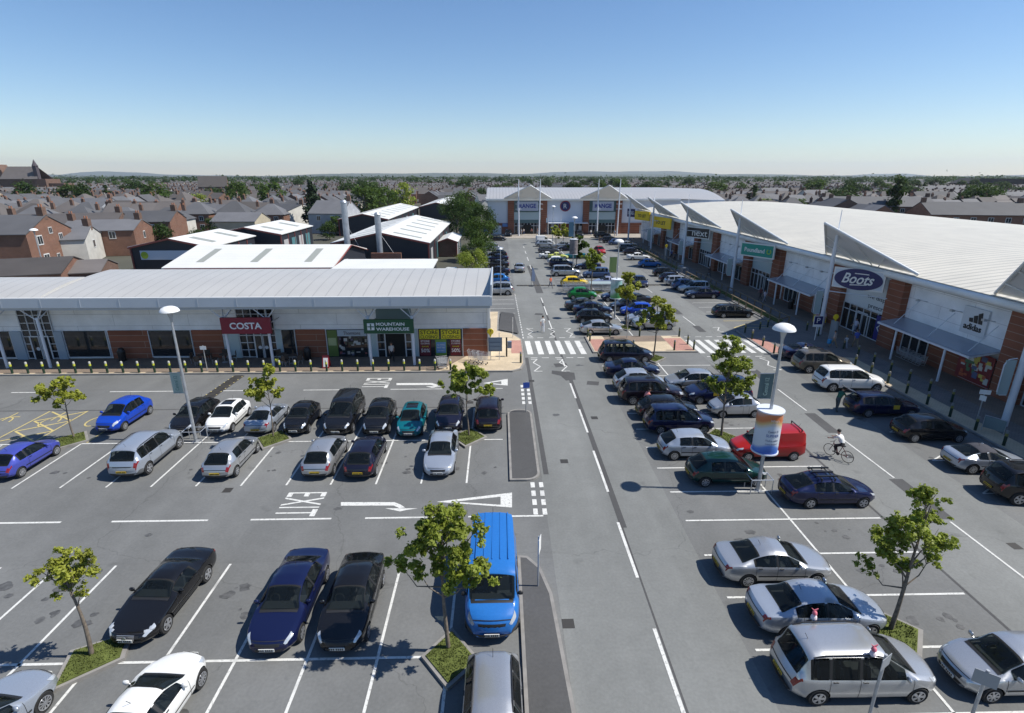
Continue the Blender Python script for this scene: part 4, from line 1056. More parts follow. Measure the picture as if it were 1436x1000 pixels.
SH = {}
def hatch(L, H, W=1.70, cowl=.98, r=.30, hood=.74, five=True, tailx=.20, cab=0.):
    k = L - 4.0; c = cowl; rf = c + .72; rb = L - .80 - .05 * (H > 1.5)
    top = [(0, .46), (.03, .60), (.10, hood - .02), (.5, hood + .08), (c, hood + .20), (rf, H - .06), (rf + .45, H), (rb - .5, H - .015), (rb, H - .08), (L - tailx, hood + .20), (L - .06, hood + .04), (L, .60)]
    belt = [(0, .62), (c, hood + .14), (L, hood + .21)]
    mid = (rf + rb) / 2 - .08; s = [(c + .30, mid - .04), (mid + .05, rb - .15)] if five else [(c + .30, mid + .25), (mid + .35, rb - .02)]
    return Shape(L, W, top, belt, (c, rf), (rb, L - tailx), s, (.72 + (L - 3.6) * .12, L - .66 - (L - 3.6) * .08), r, seams=(c + .12, mid, rb - .28) if five else (c + .12, mid + .30), roofw=.70, zrear=(.62, .85))
def saloon(L, H=1.43, W=1.76, estate=False, r=.315, rails=False):
    c = 1.22; rf = c + .78; 
    if estate:
        top = [(0, .48), (.03, .60), (.10, .70), (.5, .80), (c, .93), (rf, H - .07), (rf + .5, H), (L - 1.1, H - .01), (L - .55, H - .06), (L - .2, 1.0), (L - .05, .86), (L, .62)]
        s = [(c + .32, 2.42), (2.5, 3.4), (3.48, L - .62)]; rw = (L - .55, L - .2)
    else:
        top = [(0, .48), (.03, .60), (.10, .70), (.5, .80), (c, .93), (rf, H - .07), (rf + .45, H), (L - 1.75, H - .03), (L - 1.45, H - .11), (L - .72, 1.03), (L - .15, .98), (L - .03, .90), (L, .66)]
        s = [(c + .32, 2.42), (2.5, L - 1.22)]; rw = (L - 1.45, L - .74)
    belt = [(0, .64), (c, .90), (L, .98)]
    return Shape(L, W, top, belt, (c, rf), rw, s, (.86, L - .98), r, seams=(c + .14, 2.46, 3.3), rails=rails, roofw=.68, zrear=(.66, .90))
def mpv(L, H, W=1.80, r=.32, suv=False, rails=True, gc=.2):
    c = .95 if not suv else 1.15; rf = c + (.95 if not suv else .68); h = .80 if not suv else .92
    top = [(0, .50), (.03, .66), (.10, h), (.5, h + .10), (c, h + .21), (rf, H - .08), (rf + .4, H), (L - .9, H - .01), (L - .52, H - .06), (L - .17, h + .22), (L - .05, h + .04), (L, .66)]
    belt = [(0, .70), (c, h + .15), (L, h + .20)]
    m = (rf + L - .6) / 2 - .25
    return Shape(L, W, top, belt, (c, rf), (L - .52, L - .17), [(c + .36, m - .1), (m - .02, m + .82), (m + .9, L - .52)], (.85, L - .86), r, gc=gc, seams=(c + .14, m - .06, m + .86), rails=rails, roofw=.74, zrear=(.68, 1.0))
SH['small'] = hatch(3.55, 1.46, 1.62, .82, .28, .78); SH['hatch3'] = hatch(3.85, 1.42, 1.65, .95, .29, .72, five=False); SH['hatch'] = hatch(4.15, 1.46, 1.74, 1.0, .31, .75)
SH['tallhatch'] = hatch(3.95, 1.56, 1.70, .86, .30, .80); SH['saloon'] = saloon(4.55); SH['bigsaloon'] = saloon(4.75, 1.46, 1.80); SH['estate'] = saloon(4.70, 1.46, 1.78, True, rails=True)
SH['liftback'] = Shape(4.45, 1.74, [(0, .48), (.03, .6), (.1, .7), (.5, .80), (1.15, .93), (1.95, 1.36), (2.4, 1.43), (2.95, 1.41), (3.3, 1.32), (4.22, 1.0), (4.4, .92), (4.45, .62)], [(0, .64), (1.15, .9), (4.45, .98)], (1.15, 1.95), (3.3, 4.22), [(1.47, 2.35), (2.43, 3.3)], (.84, 3.45), .31, seams=(1.29, 2.39, 3.15), roofw=.68)
SH['mpv'] = mpv(4.45, 1.64); SH['bigmpv'] = mpv(4.8, 1.76, 1.86); SH['suv'] = mpv(4.65, 1.74, 1.88, .36, True, gc=.26); SH['bigsuv'] = mpv(4.95, 1.76, 1.95, .37, True, gc=.26)
SH['roadster'] = Shape(4.53, 1.82, [(0, .46), (.03, .55), (.12, .64), (.6, .75), (1.45, .90), (2.10, 1.24), (2.5, 1.29), (2.95, 1.25), (3.15, 1.19), (3.55, .96), (4.1, .95), (4.45, .88), (4.53, .6)], [(0, .6), (1.45, .87), (4.53, .92)], (1.45, 2.1), (3.13, 3.55), [(1.80, 2.95)], (.88, 3.44), .33, seams=(1.6, 2.95), roofw=.62, crown=.09, hl=.5)
SH['coupe'] = Shape(4.05, 1.76, [(0, .46), (.03, .56), (.12, .66), (.6, .78), (1.2, .91), (1.95, 1.28), (2.3, 1.34), (2.7, 1.31), (3.6, 1.0), (3.9, .93), (4.02, .86), (4.05, .6)], [(0, .6), (1.2, .88), (4.05, .93)], (1.2, 1.95), (2.75, 3.6), [(1.52, 2.4), (2.5, 3.0)], (.80, 3.22), .32, seams=(1.35, 2.5), roofw=.64, crown=.08, hl=.5, nose=.34)
SH['van'] = Shape(5.1, 1.96, [(0, .60), (.03, .86), (.08, 1.00), (.45, 1.18), (.72, 1.26), (1.36, 2.00), (1.68, 2.10), (3, 2.12), (4.7, 2.12), (5.0, 2.07), (5.06, 1.6), (5.1, .7)], [(0, .78), (.72, 1.17), (5.1, 1.28)], (.72, 1.36), (5.0, 5.06), [(1.02, 1.95)], (.95, 4.0), .33, gc=.25, roofw=.86, seams=(1.02, 2.0, 3.3), crown=.05, box=True, zrear=(.8, 1.2), hoodw=.84)
SH['carvan'] = Shape(4.15, 1.68, [(0, .48), (.03, .62), (.1, .74), (.5, .84), (.95, .95), (1.55, 1.50), (1.75, 1.62), (1.95, 1.74), (3.9, 1.76), (4.05, 1.70), (4.12, 1.3), (4.15, .6)], [(0, .66), (.95, .92), (4.15, 1.0)], (.95, 1.55), (4.05, 4.12), [(1.25, 2.0)], (.74, 3.35), .29, roofw=.80, seams=(1.08, 2.05), box=True, crown=.05, zrear=(.7, 1.0))

PAINTS = {}
def paint(name, col, metal=0.):
    k = name
    if k not in PAINTS:
        PAINTS[k] = mat(name + '_car_paint', col, .32 if not metal else .30, metal, coat=1. if max(col) < .1 else .6, spec=.05 if max(col) < .1 else .25, noise=(14, .05, 2) if not metal else (60, .10, 1))
    return PAINTS[k]
PC = dict(black=((.008, .008, .009), 0), navy=((.006, .009, .034), 0), darkblue=((.008, .012, .05), .2), midnight=((.010, .010, .022), 0), silver=((.47, .48, .49), .7), paleblue=((.42, .48, .55), .5), icegrey=((.38, .42, .48), .5),
          white=((.70, .70, .68), 0), blue=((.006, .045, .36), .0), vanblue=((.02, .14, .43), 0), lilac=((.055, .07, .34), .15), teal=((.004, .13, .16), .2), green=((.008, .16, .03), .1), darkgreen=((.006, .035, .030), .2), red=((.32, .012, .012), 0),
          bronze=((.16, .14, .11), .5), yellow=((.70, .48, .005), 0), limeyellow=((.52, .55, .12), 0), grey=((.10, .105, .115), .4), purpleblack=((.012, .008, .014), .2), darkgrey=((.03, .032, .036), .3), skyblue=((.02, .14, .40), .2), charcoal=((.018, .018, .02), .2), steelblue=((.06, .10, .20), .35), silverlilac=((.34, .36, .46), .5))
CARS = []
CAR_TREES = {}
def set_slot(o, m, i=0):
    o.material_slots[i].link = 'OBJECT'; o.material_slots[i].material = m
def car_proto(kind, lod, style=0):
    key = (kind, lod, style)
    if key in CAR_TREES: return CAR_TREES[key]
    sh = SH[kind]; D = car_meshes(kind, sh)
    parts = []
    def add(name, me, par=0, loc=(0, 0, 0), sc=(1, 1, 1), paintslot=False, rot=(0, 0, 0)):
        parts.append((name, me, par, loc, sc, paintslot, rot)); return len(parts)
    add('body', D['body'], paintslot=True)
    add('interior', D['interior']); add('windscreen', D['windscreen']); add('rear_window', D['rear_window'])
    for me in D['side_window']: add('side_window', me); add('side_window', me, 0, (0, 0, 0), (1, -1, 1))
    tyre, rim = wheel_meshes(sh.r, style)
    for x in sh.wheels:
        for sg in (-1, 1):
            i = add('wheel', tyre, 0, (x, sg * sh.wheel_y(), sh.r), (1, -sg, 1)) if 0 else add('wheel', tyre, 0, (x, sg * sh.wheel_y(), sh.r), (1, 1, 1), rot=(0, 0, 0 if sg < 0 else math.pi))
            add('rim', rim, i)
    for nm in ('headlight', 'tail_light'):
        add(nm, D[nm]); add(nm, D[nm], 0, (0, 0, 0), (1, -1, 1))
    if lod < 2:
        add('trim', D['trim'])
        for sy in (1, -1): add('wing_mirror', D['wing_mirror'], 0, (0, 0, 0), (1, sy, 1), True)
        add('number_plate', D['front_plate']); add('number_plate', D['rear_plate'])
    CAR_TREES[key] = parts
    return parts
def car(kind, x, y, head, col, label, cat='car', lod=None, style=None, name='parked_car', group='cars parked in the retail car park', soft=None):
    'head: direction the bonnet points, degrees from +X; (x, y) centre of the car on the ground'
    sh = SH[kind]
    if lod is None: lod = 1 if y < 72 else 2
    if style is None: style = (int(abs(x * 7 + y * 3)) % 3)
    a = R(head) ; rz = a + math.pi                            # model nose lies at x = 0
    h = Vector((math.cos(a), math.sin(a), 0))
    loc = Vector((x, y, .006)) + h * (sh.L / 2)
    root = bpy.data.objects.new(name, None); COL.objects.link(root); root.empty_display_size = .2
    root.location = loc; root.rotation_euler = (0, 0, rz); tag(root, label, cat, group)
    made = []
    cm = paint(col, *PC[col])
    for nm, me, par, l, sc, ps, rot in car_proto(kind, lod, style):
        o = bpy.data.objects.new(nm, me); COL.objects.link(o); o.parent = root if par == 0 else made[par - 1]
        o.location = l; o.scale = sc; o.rotation_euler = rot; made.append(o)
        if ps: set_slot(o, CTRIM if kind == 'van' and nm == 'wing_mirror' else cm)
    CARS.append((root, kind, x, y, head))
    return root
# ------------------------------------------------------------------ every parked or moving car, surveyed on its bay
SIL = 'silver'
UP, DN, RT, LF = 90, 270, 0, 180
def cy(kind, px, py, head, col, label, back=False, **k):
    'car pointing along the bays of the left-hand blocks; the pixel is the ground under its near bumper'
    x, y = G(px, py); return car(kind, x, y + SH[kind].L / 2 - .1, head, col, label, **k)
def cx(kind, px, py, head, col, label, **k):
    'car lying across; the pixel is midway between its two visible tyres'
    x, y = G(px, py); return car(kind, x, y + SH[kind].W / 2 - .2, head, col, label, **k)
# left block, far row
cy('tallhatch', 150, 610, DN - 2, 'blue', 'bright blue hatchback alone in the yellow-lined bays by the young tree')
cy('hatch', 253, 613, DN, 'black', 'black hatchback behind the left lamp post, nose towards the camera', style=2)
cy('hatch3', 303, 611.5, DN, 'white', 'old boxy off-white three-door hatchback with dark sunroof')
cy('coupe', 360, 613, UP, 'icegrey', 'pale silver coupe parked tail-out behind the small tree, third from the lamp')
cy('small', 412.7, 613, DN, 'black', 'tiny black city car between the silver coupe and the tall black people carrier')
cy('bigmpv', 471.6, 614, DN, 'black', 'tall black people carrier, longest in its row before the shops')
cy('tallhatch', 525.5, 614, DN, 'black', 'black upright hatchback beside the teal car')
cy('hatch3', 573, 617, DN, 'teal', 'teal green hatchback with sunroof facing the camera')
cy('hatch', 628, 609, DN, 'midnight', 'dark navy hatchback half hidden behind the tree and the silver saloon')
cy('mpv', 684.6, 608, UP, 'purpleblack', 'blackish tall car with red tail lamps at the row end beside the traffic island')
# left block, near row
cy('hatch3', -1, 677, UP, 'lilac', 'lilac blue small hatchback cut by the left picture edge', style=2)
cy('suv', 175, 675, UP, 'icegrey', 'silver off-roader with grey lower cladding and roof rails', style=0)
cy('hatch', 304, 676, UP, 'silver', 'pale silver hatchback nose-in, right of the off-roader', style=1)
cy('hatch', 443, 674, UP, 'silver', 'silver hatchback with a dark rear screen parked next to a dark one', style=1)
cy('hatch', 503, 675, UP, 'midnight', 'very dark hatchback with yellow plate beside the silver hatchback')
cy('liftback', 614.5, 673, DN, 'icegrey', 'silver blue family car facing the camera below the dark navy hatchback')
# near block
car('roadster', -12.75, 17.0, DN - 3, 'black', 'black two-seat roadster with twin round headlamps near the grass corner', style=0)
cy('bigsaloon', 378, 923, DN, 'darkblue', 'dark blue saloon with large pale headlamps facing the camera', style=1)
cy('liftback', 475.5, 921, DN, 'black', 'glossy black family hatchback right of the dark blue saloon', style=0)
V = car('van', -.36, 17.2, DN, 'vanblue', 'bright blue panel van parked by the kerb island', cat='van', style=1)
car('estate', -.30, 11.35, DN, 'silver', 'silver estate car directly below the blue van, roof seen from above')
car('saloon', -15.3, 11.6, UP - 8, 'grey', 'grey silver saloon cut off by the bottom left corner', style=2) if 0 else car('saloon', -14.95, 11.3, UP - 8, 'icegrey', 'grey silver saloon cut off by the bottom left corner', style=2)
car('coupe', -10.5, 12.15, UP - 4, 'white', 'white coupe with black glass cut by the bottom edge', style=2)
# centre block, left file, from the camera outwards
car('bigmpv', 11.2, 13.1, RT, 'silver', 'silver people carrier with small pink toy on its roof, nearest in the centre block', style=0)
car('bigsaloon', 11.4, 15.55, RT, 'icegrey', 'silver blue four-lamp saloon dappled by tree shade', style=0)
car('saloon', 11.0, 18.1, RT, 'silver', 'silver saloon with curved tail, third from the camera in the centre block', style=2)
car('liftback', 16.3, 23.3, RT, 'blue' if 0 else 'darkblue', 'deep blue liftback carrying roof bars beside the poster drum', style=0)
cx('hatch', 1023, 681, RT, 'darkgreen', 'dark green hatchback beside the round lamp shadow', style=1)
cx('hatch', 977, 644, RT, 'icegrey', 'pale silver hatchback behind the dark green one', style=2)
cx('mpv', 955, 608, RT, 'darkblue', 'dark blue compact people carrier behind the pale silver hatchback', style=1)
cx('hatch', 938, 589, RT, 'black', 'black hatchback behind the dark blue people carrier, fourth from the green car', style=1)
cx('suv', 915, 567, RT, 'purpleblack', 'dark small off-roader beside a person in a pink top')
cx('tallhatch', 898, 549, RT, 'icegrey', 'silver blue upright hatchback behind the dark off-roader')
cx('saloon', 888, 530, RT, 'navy', 'navy saloon behind the silver blue upright hatchback')
car('bigmpv', 11.0, 45.2, RT, 'midnight', 'large dark people carrier next to the zebra crossing refuge', style=2)
# centre block, right file
car('hatch', 16.35, 13.0, LF, 'silver', 'silver hatchback facing left at the bottom right corner', style=1)
V = cx('carvan', 1079, 645, LF, 'red', 'small red van with roof bars behind the poster drum', cat='van', style=2)
cx('small', 1033, 585, LF, 'silver', 'small pale silver hatchback behind the tree with dark bumpers')
cx('bigmpv', 1010, 566, LF, 'darkblue', 'dark blue people carrier with yellow door badge behind the big tree', cat='taxi')
cx('hatch', 972, 548, LF, 'silver', 'silver hatchback facing left, left of the dark blue people carrier')
# beyond the crossing, left file
cx('liftback', 844, 470, RT, 'silver', 'mauve silver hatchback first beyond the crossing refuge', style=1)
cx('hatch', 834, 453, RT, 'black', 'shiny black hatchback behind the mauve silver one', style=1)
cx('bigsaloon', 832, 442, RT, 'navy', 'navy saloon between two other dark cars beyond the crossing')
cx('bigsaloon', 820, 436, RT, 'darkgrey', 'dark grey saloon next to the bright green car')
cx('tallhatch', 817, 420, RT, 'green', 'bright green hatchback below the trolley shelter')
cx('hatch', 806, 402, RT, 'yellow', 'bright yellow hatchback above the trolley shelter', style=0, lod=1)
cx('bigsuv', 794, 388, RT, 'silver', 'large silver off-roader behind the yellow car', lod=1)
cx('suv', 788, 376, RT, 'navy', 'navy off-roader behind the large silver one')
cx('hatch', 783, 371, RT, 'white', 'white hatchback tucked behind the navy off-roader')
cx('coupe', 783, 364, RT, 'limeyellow', 'pale yellow-green sports coupe')
cx('coupe', 770, 363, RT, 'white', 'white coupe left of the yellow-green one')
cx('estate', 770, 355, RT, 'grey', 'grey estate two rows behind the white coupe')
cx('hatch', 763, 346, RT, 'silver', 'silver hatchback in front of the white van')
cx('carvan', 763, 341, RT, 'white', 'white van at the far end of the centre row', cat='van')
# right file beyond the crossing
cx('suv', 918, 463, LF, 'silver', 'silver car facing left under the tree at the crossing refuge')
cx('hatch', 904, 455, LF, 'silver', 'silver hatchback hidden behind the tree at the crossing')
cx('hatch', 895, 443, LF, 'blue', 'mid blue hatchback facing left beyond the crossing')
cx('saloon', 882, 436, LF, 'midnight', 'midnight saloon behind the mid blue hatchback')
cx('saloon', 889, 428, LF, 'charcoal', 'charcoal saloon with bright windscreen behind the midnight one')
cx('hatch', 866, 423, LF, 'darkblue', 'dark blue hatchback beside the second poster drum')
cx('coupe', 850, 401, LF, 'silverlilac', 'pale lilac silver coupe right of the yellow car')
cx('mpv', 837, 390, LF, 'steelblue', 'steel blue people carrier behind the round tree')
cx('saloon', 825, 378, LF, 'navy', 'purple navy open-topped saloon behind the steel blue carrier')
cx('saloon', 806, 363, LF, 'teal', 'teal saloon left of the bushy tree')
cx('saloon', 796, 352, LF, 'midnight', 'midnight saloon under the far poster drum')
cx('saloon', 790, 348, LF, 'silver', 'silver saloon left of the far poster drum')
# right-hand row by the shops
car('saloon', 27.2, 45.3, RT, 'navy', 'navy saloon with a white-shirted person at its door', style=2)
car('suv', 26.85, 42.2, RT - 2, 'bronze', 'bronze off-roader with sunroof', style=0)
car('bigsuv', 26.6, 38.15, RT - 3, 'white', 'large white off-roader with dark windows', style=0)
JAG = car('estate', 26.1, 33.6, RT - 2, 'navy', 'navy estate taxi with its tailgate raised and yellow door plate', cat='taxi', style=2)
car('hatch', 26.6, 29.95, RT - 2, 'black', 'black hatchback with pale roof reflection between the taxi and the convertible', style=2)
car('coupe', 26.9, 26.2, RT - 4, 'icegrey', 'silver soft-top coupe beside the hatched bay', style=2)
car('bigsuv', 27.2, 23.2, RT - 8, 'black', 'black off-roader cut by the right picture edge', style=0)
cx('estate', 1030, 446, RT, 'black', 'black estate car alone in the bays beside the grass verge', style=0)
cx('saloon', 986, 419, LF, 'navy', 'navy saloon facing left at the near end of the verge row')
cx('mpv', 975, 411, LF, 'silver', 'silver bronze people carrier facing left behind the navy saloon')
cx('tallhatch', 962, 407, RT, 'steelblue', 'steel blue hatchback between two silver cars')
cx('estate', 955, 401, RT, 'silver', 'silver estate third from the verge end')
cx('hatch', 944, 396, RT, 'midnight', 'midnight hatchback in the middle of the verge row')
cx('hatch', 934, 388, RT, 'black', 'black hatchback at the far end of the verge row', style=1)
cx('hatch', 912, 375, RT, 'skyblue', 'bright mid blue hatchback near the cycle stands')
cx('saloon', 896, 365, RT, 'white', 'white saloon behind the bright mid blue hatchback')
cx('hatch', 888, 358, RT, 'purpleblack', 'blackish hatchback behind the white saloon')
cx('estate', 882, 352, RT, 'grey', 'grey estate behind the blackish hatchback')
cx('saloon', 881, 347, RT, 'silver', 'silver saloon behind the second lamp dome')
cx('hatch', 865, 344, RT, 'steelblue', 'steel blue hatchback in the far shop row, third from its end')
cx('mpv', 857, 341, RT, 'charcoal', 'charcoal people carrier near the far end of the shop row')
# far end, left column, moving cars
cx('suv', 845, 334, RT, 'black', 'black off-roader parked before the far right-hand entrance')
car('suv', 21.2, 146.6, DN, 'charcoal', 'charcoal off-roader facing the camera before the far shop windows')
car('hatch', 18.5, 146.8, DN, 'silver', 'silver hatchback beside the charcoal off-roader at the far shops')
car('suv', -.4, 73.3, LF, 'silver', 'silver off-roader beside the end of the near parade roof', lod=1)
for py, col, lab, kd in ((398, 'skyblue', 'sky blue hatchback behind the silver off-roader in the left column', 'hatch'), (386, 'midnight', 'midnight saloon second behind the sky blue hatchback', 'saloon'), (376, 'charcoal', 'charcoal saloon in the middle of the left column', 'saloon'), (367, 'navy', 'navy saloon in the left column near the shrubs', 'saloon'), (361, 'black', 'black saloon in the left column before the pale van', 'hatch')):
    x, y = G(700, py); car(kd, -.55, y + .6, LF, col, lab)
cx('carvan', 693, 352, RT, 'silver', 'pale silver van with dark side windows in the left column', cat='van')
cx('estate', 697, 338, RT, 'black', 'black estate crossing at the far end of the left column')
car('suv', 2.3, 148.5, DN, 'black', 'black off-roader in front of the far brick corner')
car('saloon', 3.35, 92.4, UP, 'silver', 'silver saloon driving away in the left lane', name='moving_car', group='cars driving through', lod=1)
car('tallhatch', 20.9, 114, DN + 10, 'red', 'small red hatchback driving towards the camera', name='moving_car', group='cars driving through')
car('hatch', 20.75, 79.2, DN, 'darkblue', 'dark blue hatchback driving towards the camera in the service road', name='moving_car', group='cars driving through', lod=1)
# behind the parade, in the trading estate yard
for x, y, hd, col, kd, lab in ((-7.5, 83, 80, 'white', 'van', 'white panel van in the yard behind the parade'), (-10.2, 84, 85, 'silver', 'hatch', 'silver hatchback left of the white yard van'), (-11.4, 89, 85, 'icegrey', 'estate', 'pale estate by the brick wall of the dark workshop'), (-17, 118, 90, 'charcoal', 'suv', 'charcoal off-roader between the two rows of workshops'),
    (-3.6, 87, 88, 'navy', 'saloon', 'navy saloon beside the hedge in the yard'), (-4.2, 112, 90, 'midnight', 'hatch', 'midnight hatchback by the yard hedge'), (-46, 78, 10, 'steelblue', 'saloon', 'steel blue saloon behind the yard railings'), (-50.5, 77, 10, 'silver', 'hatch', 'silver hatchback behind the yard railings'), (-10, 172, 90, 'white', 'van', 'white lorry-like van at the far end of the workshops')):
    car(kd, x, y, hd, col, lab, cat='van' if kd == 'van' else 'car', lod=2, group='vehicles in the yard behind the parade')

# extras that belong to single cars
def extra(name, root, mb, mats, smooth=0):
    o = mb.build(name, mats, None, smooth); o.parent = root; return o
for r_, kind, x, y, hd in CARS:
    lab = r_['label']; sh = SH[kind]
    if 'roof bars' in lab:
        b = MB(); xs = (sh.ws[1] + .35, sh.rw[0] - .35)
        for x_ in xs:
            z = sh.S(x_, 8).z + .10; b.bar((x_, -.62, z), (x_, .62, z), .05, .035)
            for q in (-.58, .58): b.bar((x_, q, z), (x_, q, z - .14), .05)
        if kind != 'carvan':
            for q in (-.4, 0, .4): b.bar((xs[0] - .2, q, z + .06), (xs[1] + .2, q, z + .06), .07, .06)
        extra('roof_bars', r_, b, BLACK)
    if 'sunroof' in lab:
        b = MB(); sh.patch(b, sh.ws[1] + .18, sh.ws[1] + .95, 7.0, 8, .008, 4, 3, both=False, center=True); extra('sunroof', r_, b, CSUN)
    if 'pink toy' in lab:
        pass
    if 'grey lower cladding' in lab:
        b = MB(); sh.patch(b, .02, sh.wheels[0] - sh.r * 1.2, 1.6, 2.9, .006, 6, 3); sh.patch(b, sh.wheels[0] + sh.r * 1.2, sh.wheels[1] - sh.r * 1.2, 1.6, 2.75, .006, 6, 3); sh.patch(b, sh.wheels[1] + sh.r * 1.2, sh.L - .01, 1.6, 2.9, .006, 6, 3); extra('lower_cladding', r_, b, mat('grey_cladding', (.10, .105, .11), .5))
    if 'soft-top' in lab:
        b = MB(); sh.patch(b, sh.ws[1] - .04, sh.rw[0] + .06, 6.0, 8, .012, 8, 5, both=False, center=True); extra('soft_top', r_, b, mat('soft_top_cloth', (.035, .037, .05), .85))
    if kind == 'van':
        b = MB()
        for q in (-.6, -.3, 0, .3, .6): b.box(1.9, 4.8, q - .02, q + .02, 2.115, 2.135)
        extra('roof_ribs', r_, b, paint('vanblue', *PC['vanblue']) if 'blue' in lab else paint('white', *PC['white']))
        b = MB(); sh.patch(b, .003, .55, 1.6, 3.3, .012, 8, 4); k = len(b.v); [b.v.extend([(sh.S(0, v).x - .014, sh.S(0, v).y, sh.S(0, v).z), (-.016, 0, sh.S(0, v).z), (sh.S(0, v).x - .014, -sh.S(0, v).y, sh.S(0, v).z)]) for v in (1.6, 2.4, 3.3)]; [(b.f.append([k + 3 * j + w, k + 3 * j + w + 1, k + 3 * j + w + 4, k + 3 * j + w + 3]), b.m.append(0)) for j in (0, 1) for w in (0, 1)]; extra('front_bumper', r_, b, mat('grey_bumper', (.05, .05, .052), .6))
    if 'yellow door' in lab:
        b = MB()
        for sg in (1, -1):
            p = sh.S(1.95, 3.9); b.box(p.x - .2, p.x + .2, sg * p.y - .012, sg * p.y + .012, p.z - .14, p.z + .14)
        extra('door_badge', r_, b, CPLY)
    if 'tailgate raised' in lab:
        b = MB(); p = sh.S(sh.rw[0], 8); b.extr([(p.x, -.55, p.z + .02), (p.x, .55, p.z + .02), (p.x + .85, .5, p.z + .42), (p.x + .85, -.5, p.z + .42)], (0, 0, .05)); extra('tailgate', r_, b, PAINTS['navy_car_paint'] if 'navy_car_paint' in PAINTS else paint('navy', *PC['navy']))
    if 'round headlamps' in lab:
        b = MB()
        for sg in (1, -1):
            for q, x_ in ((.56, .20), (.70, .33)):
                p = sh.S(x_, 5.0); b.lathe((p.x - .04, sg * q, p.z - .03), [(.11, 0), (.10, .06), (.03, .10)], 12, 0, 'x') if 0 else b.lathe((p.x, sg * q, p.z - .02), [(.10, -.03), (.115, .02), (.06, .06)], 12)
        extra('headlight', r_, b, CHEAD, 40)
        b = MB()
        for k in range(4): b.box(-.01 + .02 * k, .02 + .02 * k, -.3, .3, .45 + .045 * k, .465 + .045 * k)
        b.lathe((-.02, 0, .54), [(.06, 0), (.06, .02)], 12, 0, 'x'); extra('grille', r_, b, CRIM)
# pink ornament on the nearest people carrier
z = max(q[1] for q in SH['bigmpv'].top)
for xx, yy in ((11.2, 12.45), (10.2, 13.9)):
    t = thing('roof_toy', 'small pink and white soft toy on the %s roof edge of the silver people carrier' % ('near' if yy < 13 else 'far'), 'toy', (xx, yy, z - .06))
    b = MB(); b.lathe((xx, yy, z - .07), [(.02, 0), (.10, .05), (.09, .14), (.02, .2)], 8); b.build('body', mat('toy_white', (.7, .6, .62), .8), t, smooth=50)
    b = MB(); b.lathe((xx, yy, z + .11), [(.02, 0), (.08, .05), (.07, .12), (.02, .17)], 8); b.extr([(xx - .03, yy, z + .24), (xx - .12, yy, z + .38), (xx - .02, yy, z + .3), (xx + .1, yy, z + .36), (xx + .03, yy, z + .24)], (.0, .03, 0)); b.build('head', mat('toy_pink', (.6, .15, .2), .8), t, smooth=50)
# ================================================================== TREES
LEAF = mat('maple_leaves', (.215, .255, .036), .55, noise=(1.6, .35, 3), spec=.3, trans=(.28, .36, .04))
LEAFY = mat('spring_leaves', (.27, .29, .04), .55, noise=(1.6, .35, 3), spec=.3, trans=(.38, .42, .04))
LEAFD = mat('dark_leaves', (.035, .065, .014), .6, noise=(.5, .45, 4), spec=.2, trans=(.05, .09, .015))
LEAFM = mat('mid_leaves', (.055, .095, .018), .6, noise=(.5, .45, 4), spec=.2, trans=(.09, .14, .02))
LEAFC = mat('conifer_leaves', (.018, .035, .014), .7, noise=(.6, .4, 4), spec=.15)
BARK = mat('tree_bark', (.16, .13, .10), .9, noise=(9, .35, 4))
def leaf_mesh(name, clumps, n, size, m, seed=0, shell=.5, stray=.12):
    'n leaf-sized faces spread through ellipsoid clumps (x, y, z, rx, ry, rz)'
    rg = np.random.default_rng(seed); C = np.array(clumps, float)
    w = (C[:, 3] * C[:, 4] * C[:, 5]) ** .75; w /= w.sum(); k = rg.choice(len(C), n, p=w)
    d = rg.normal(size=(n, 3)); d /= np.linalg.norm(d, axis=1)[:, None]; rad = rg.random(n) ** shell * np.where(rg.random(n) < stray, rg.uniform(1.0, 1.5, n), 1.)
    P = C[k, :3] + d * C[k, 3:] * (rad * rg.uniform(.8, 1.12, n))[:, None]
    nrm = d * .55 + rg.normal(size=(n, 3)) * .55 + np.array([0, 0, .45]); nrm /= np.linalg.norm(nrm, axis=1)[:, None]
    t = np.cross(nrm, rg.normal(size=(n, 3))); t /= np.linalg.norm(t, axis=1)[:, None]; b = np.cross(nrm, t)
    s = size * rg.uniform(.6, 1.35, n)[:, None]
    fold = nrm * s * .22
    V = np.stack([P - t * s, P - b * s * .62 + fold, P + t * s * .95, P + b * s * .62 + fold], 1).reshape(-1, 3)
    me = bpy.data.meshes.new(name); me.vertices.add(4 * n); me.vertices.foreach_set('co', V.ravel())
    me.loops.add(4 * n); me.loops.foreach_set('vertex_index', np.arange(4 * n)); me.polygons.add(n); me.polygons.foreach_set('loop_start', np.arange(0, 4 * n, 4)); me.polygons.foreach_set('loop_total', np.full(n, 4))
    me.materials.append(m); me.update(calc_edges=True); me.validate()
    return me
def clumps_for(kind, h, rnd, lean=(0, 0)):
    out = []
    return out
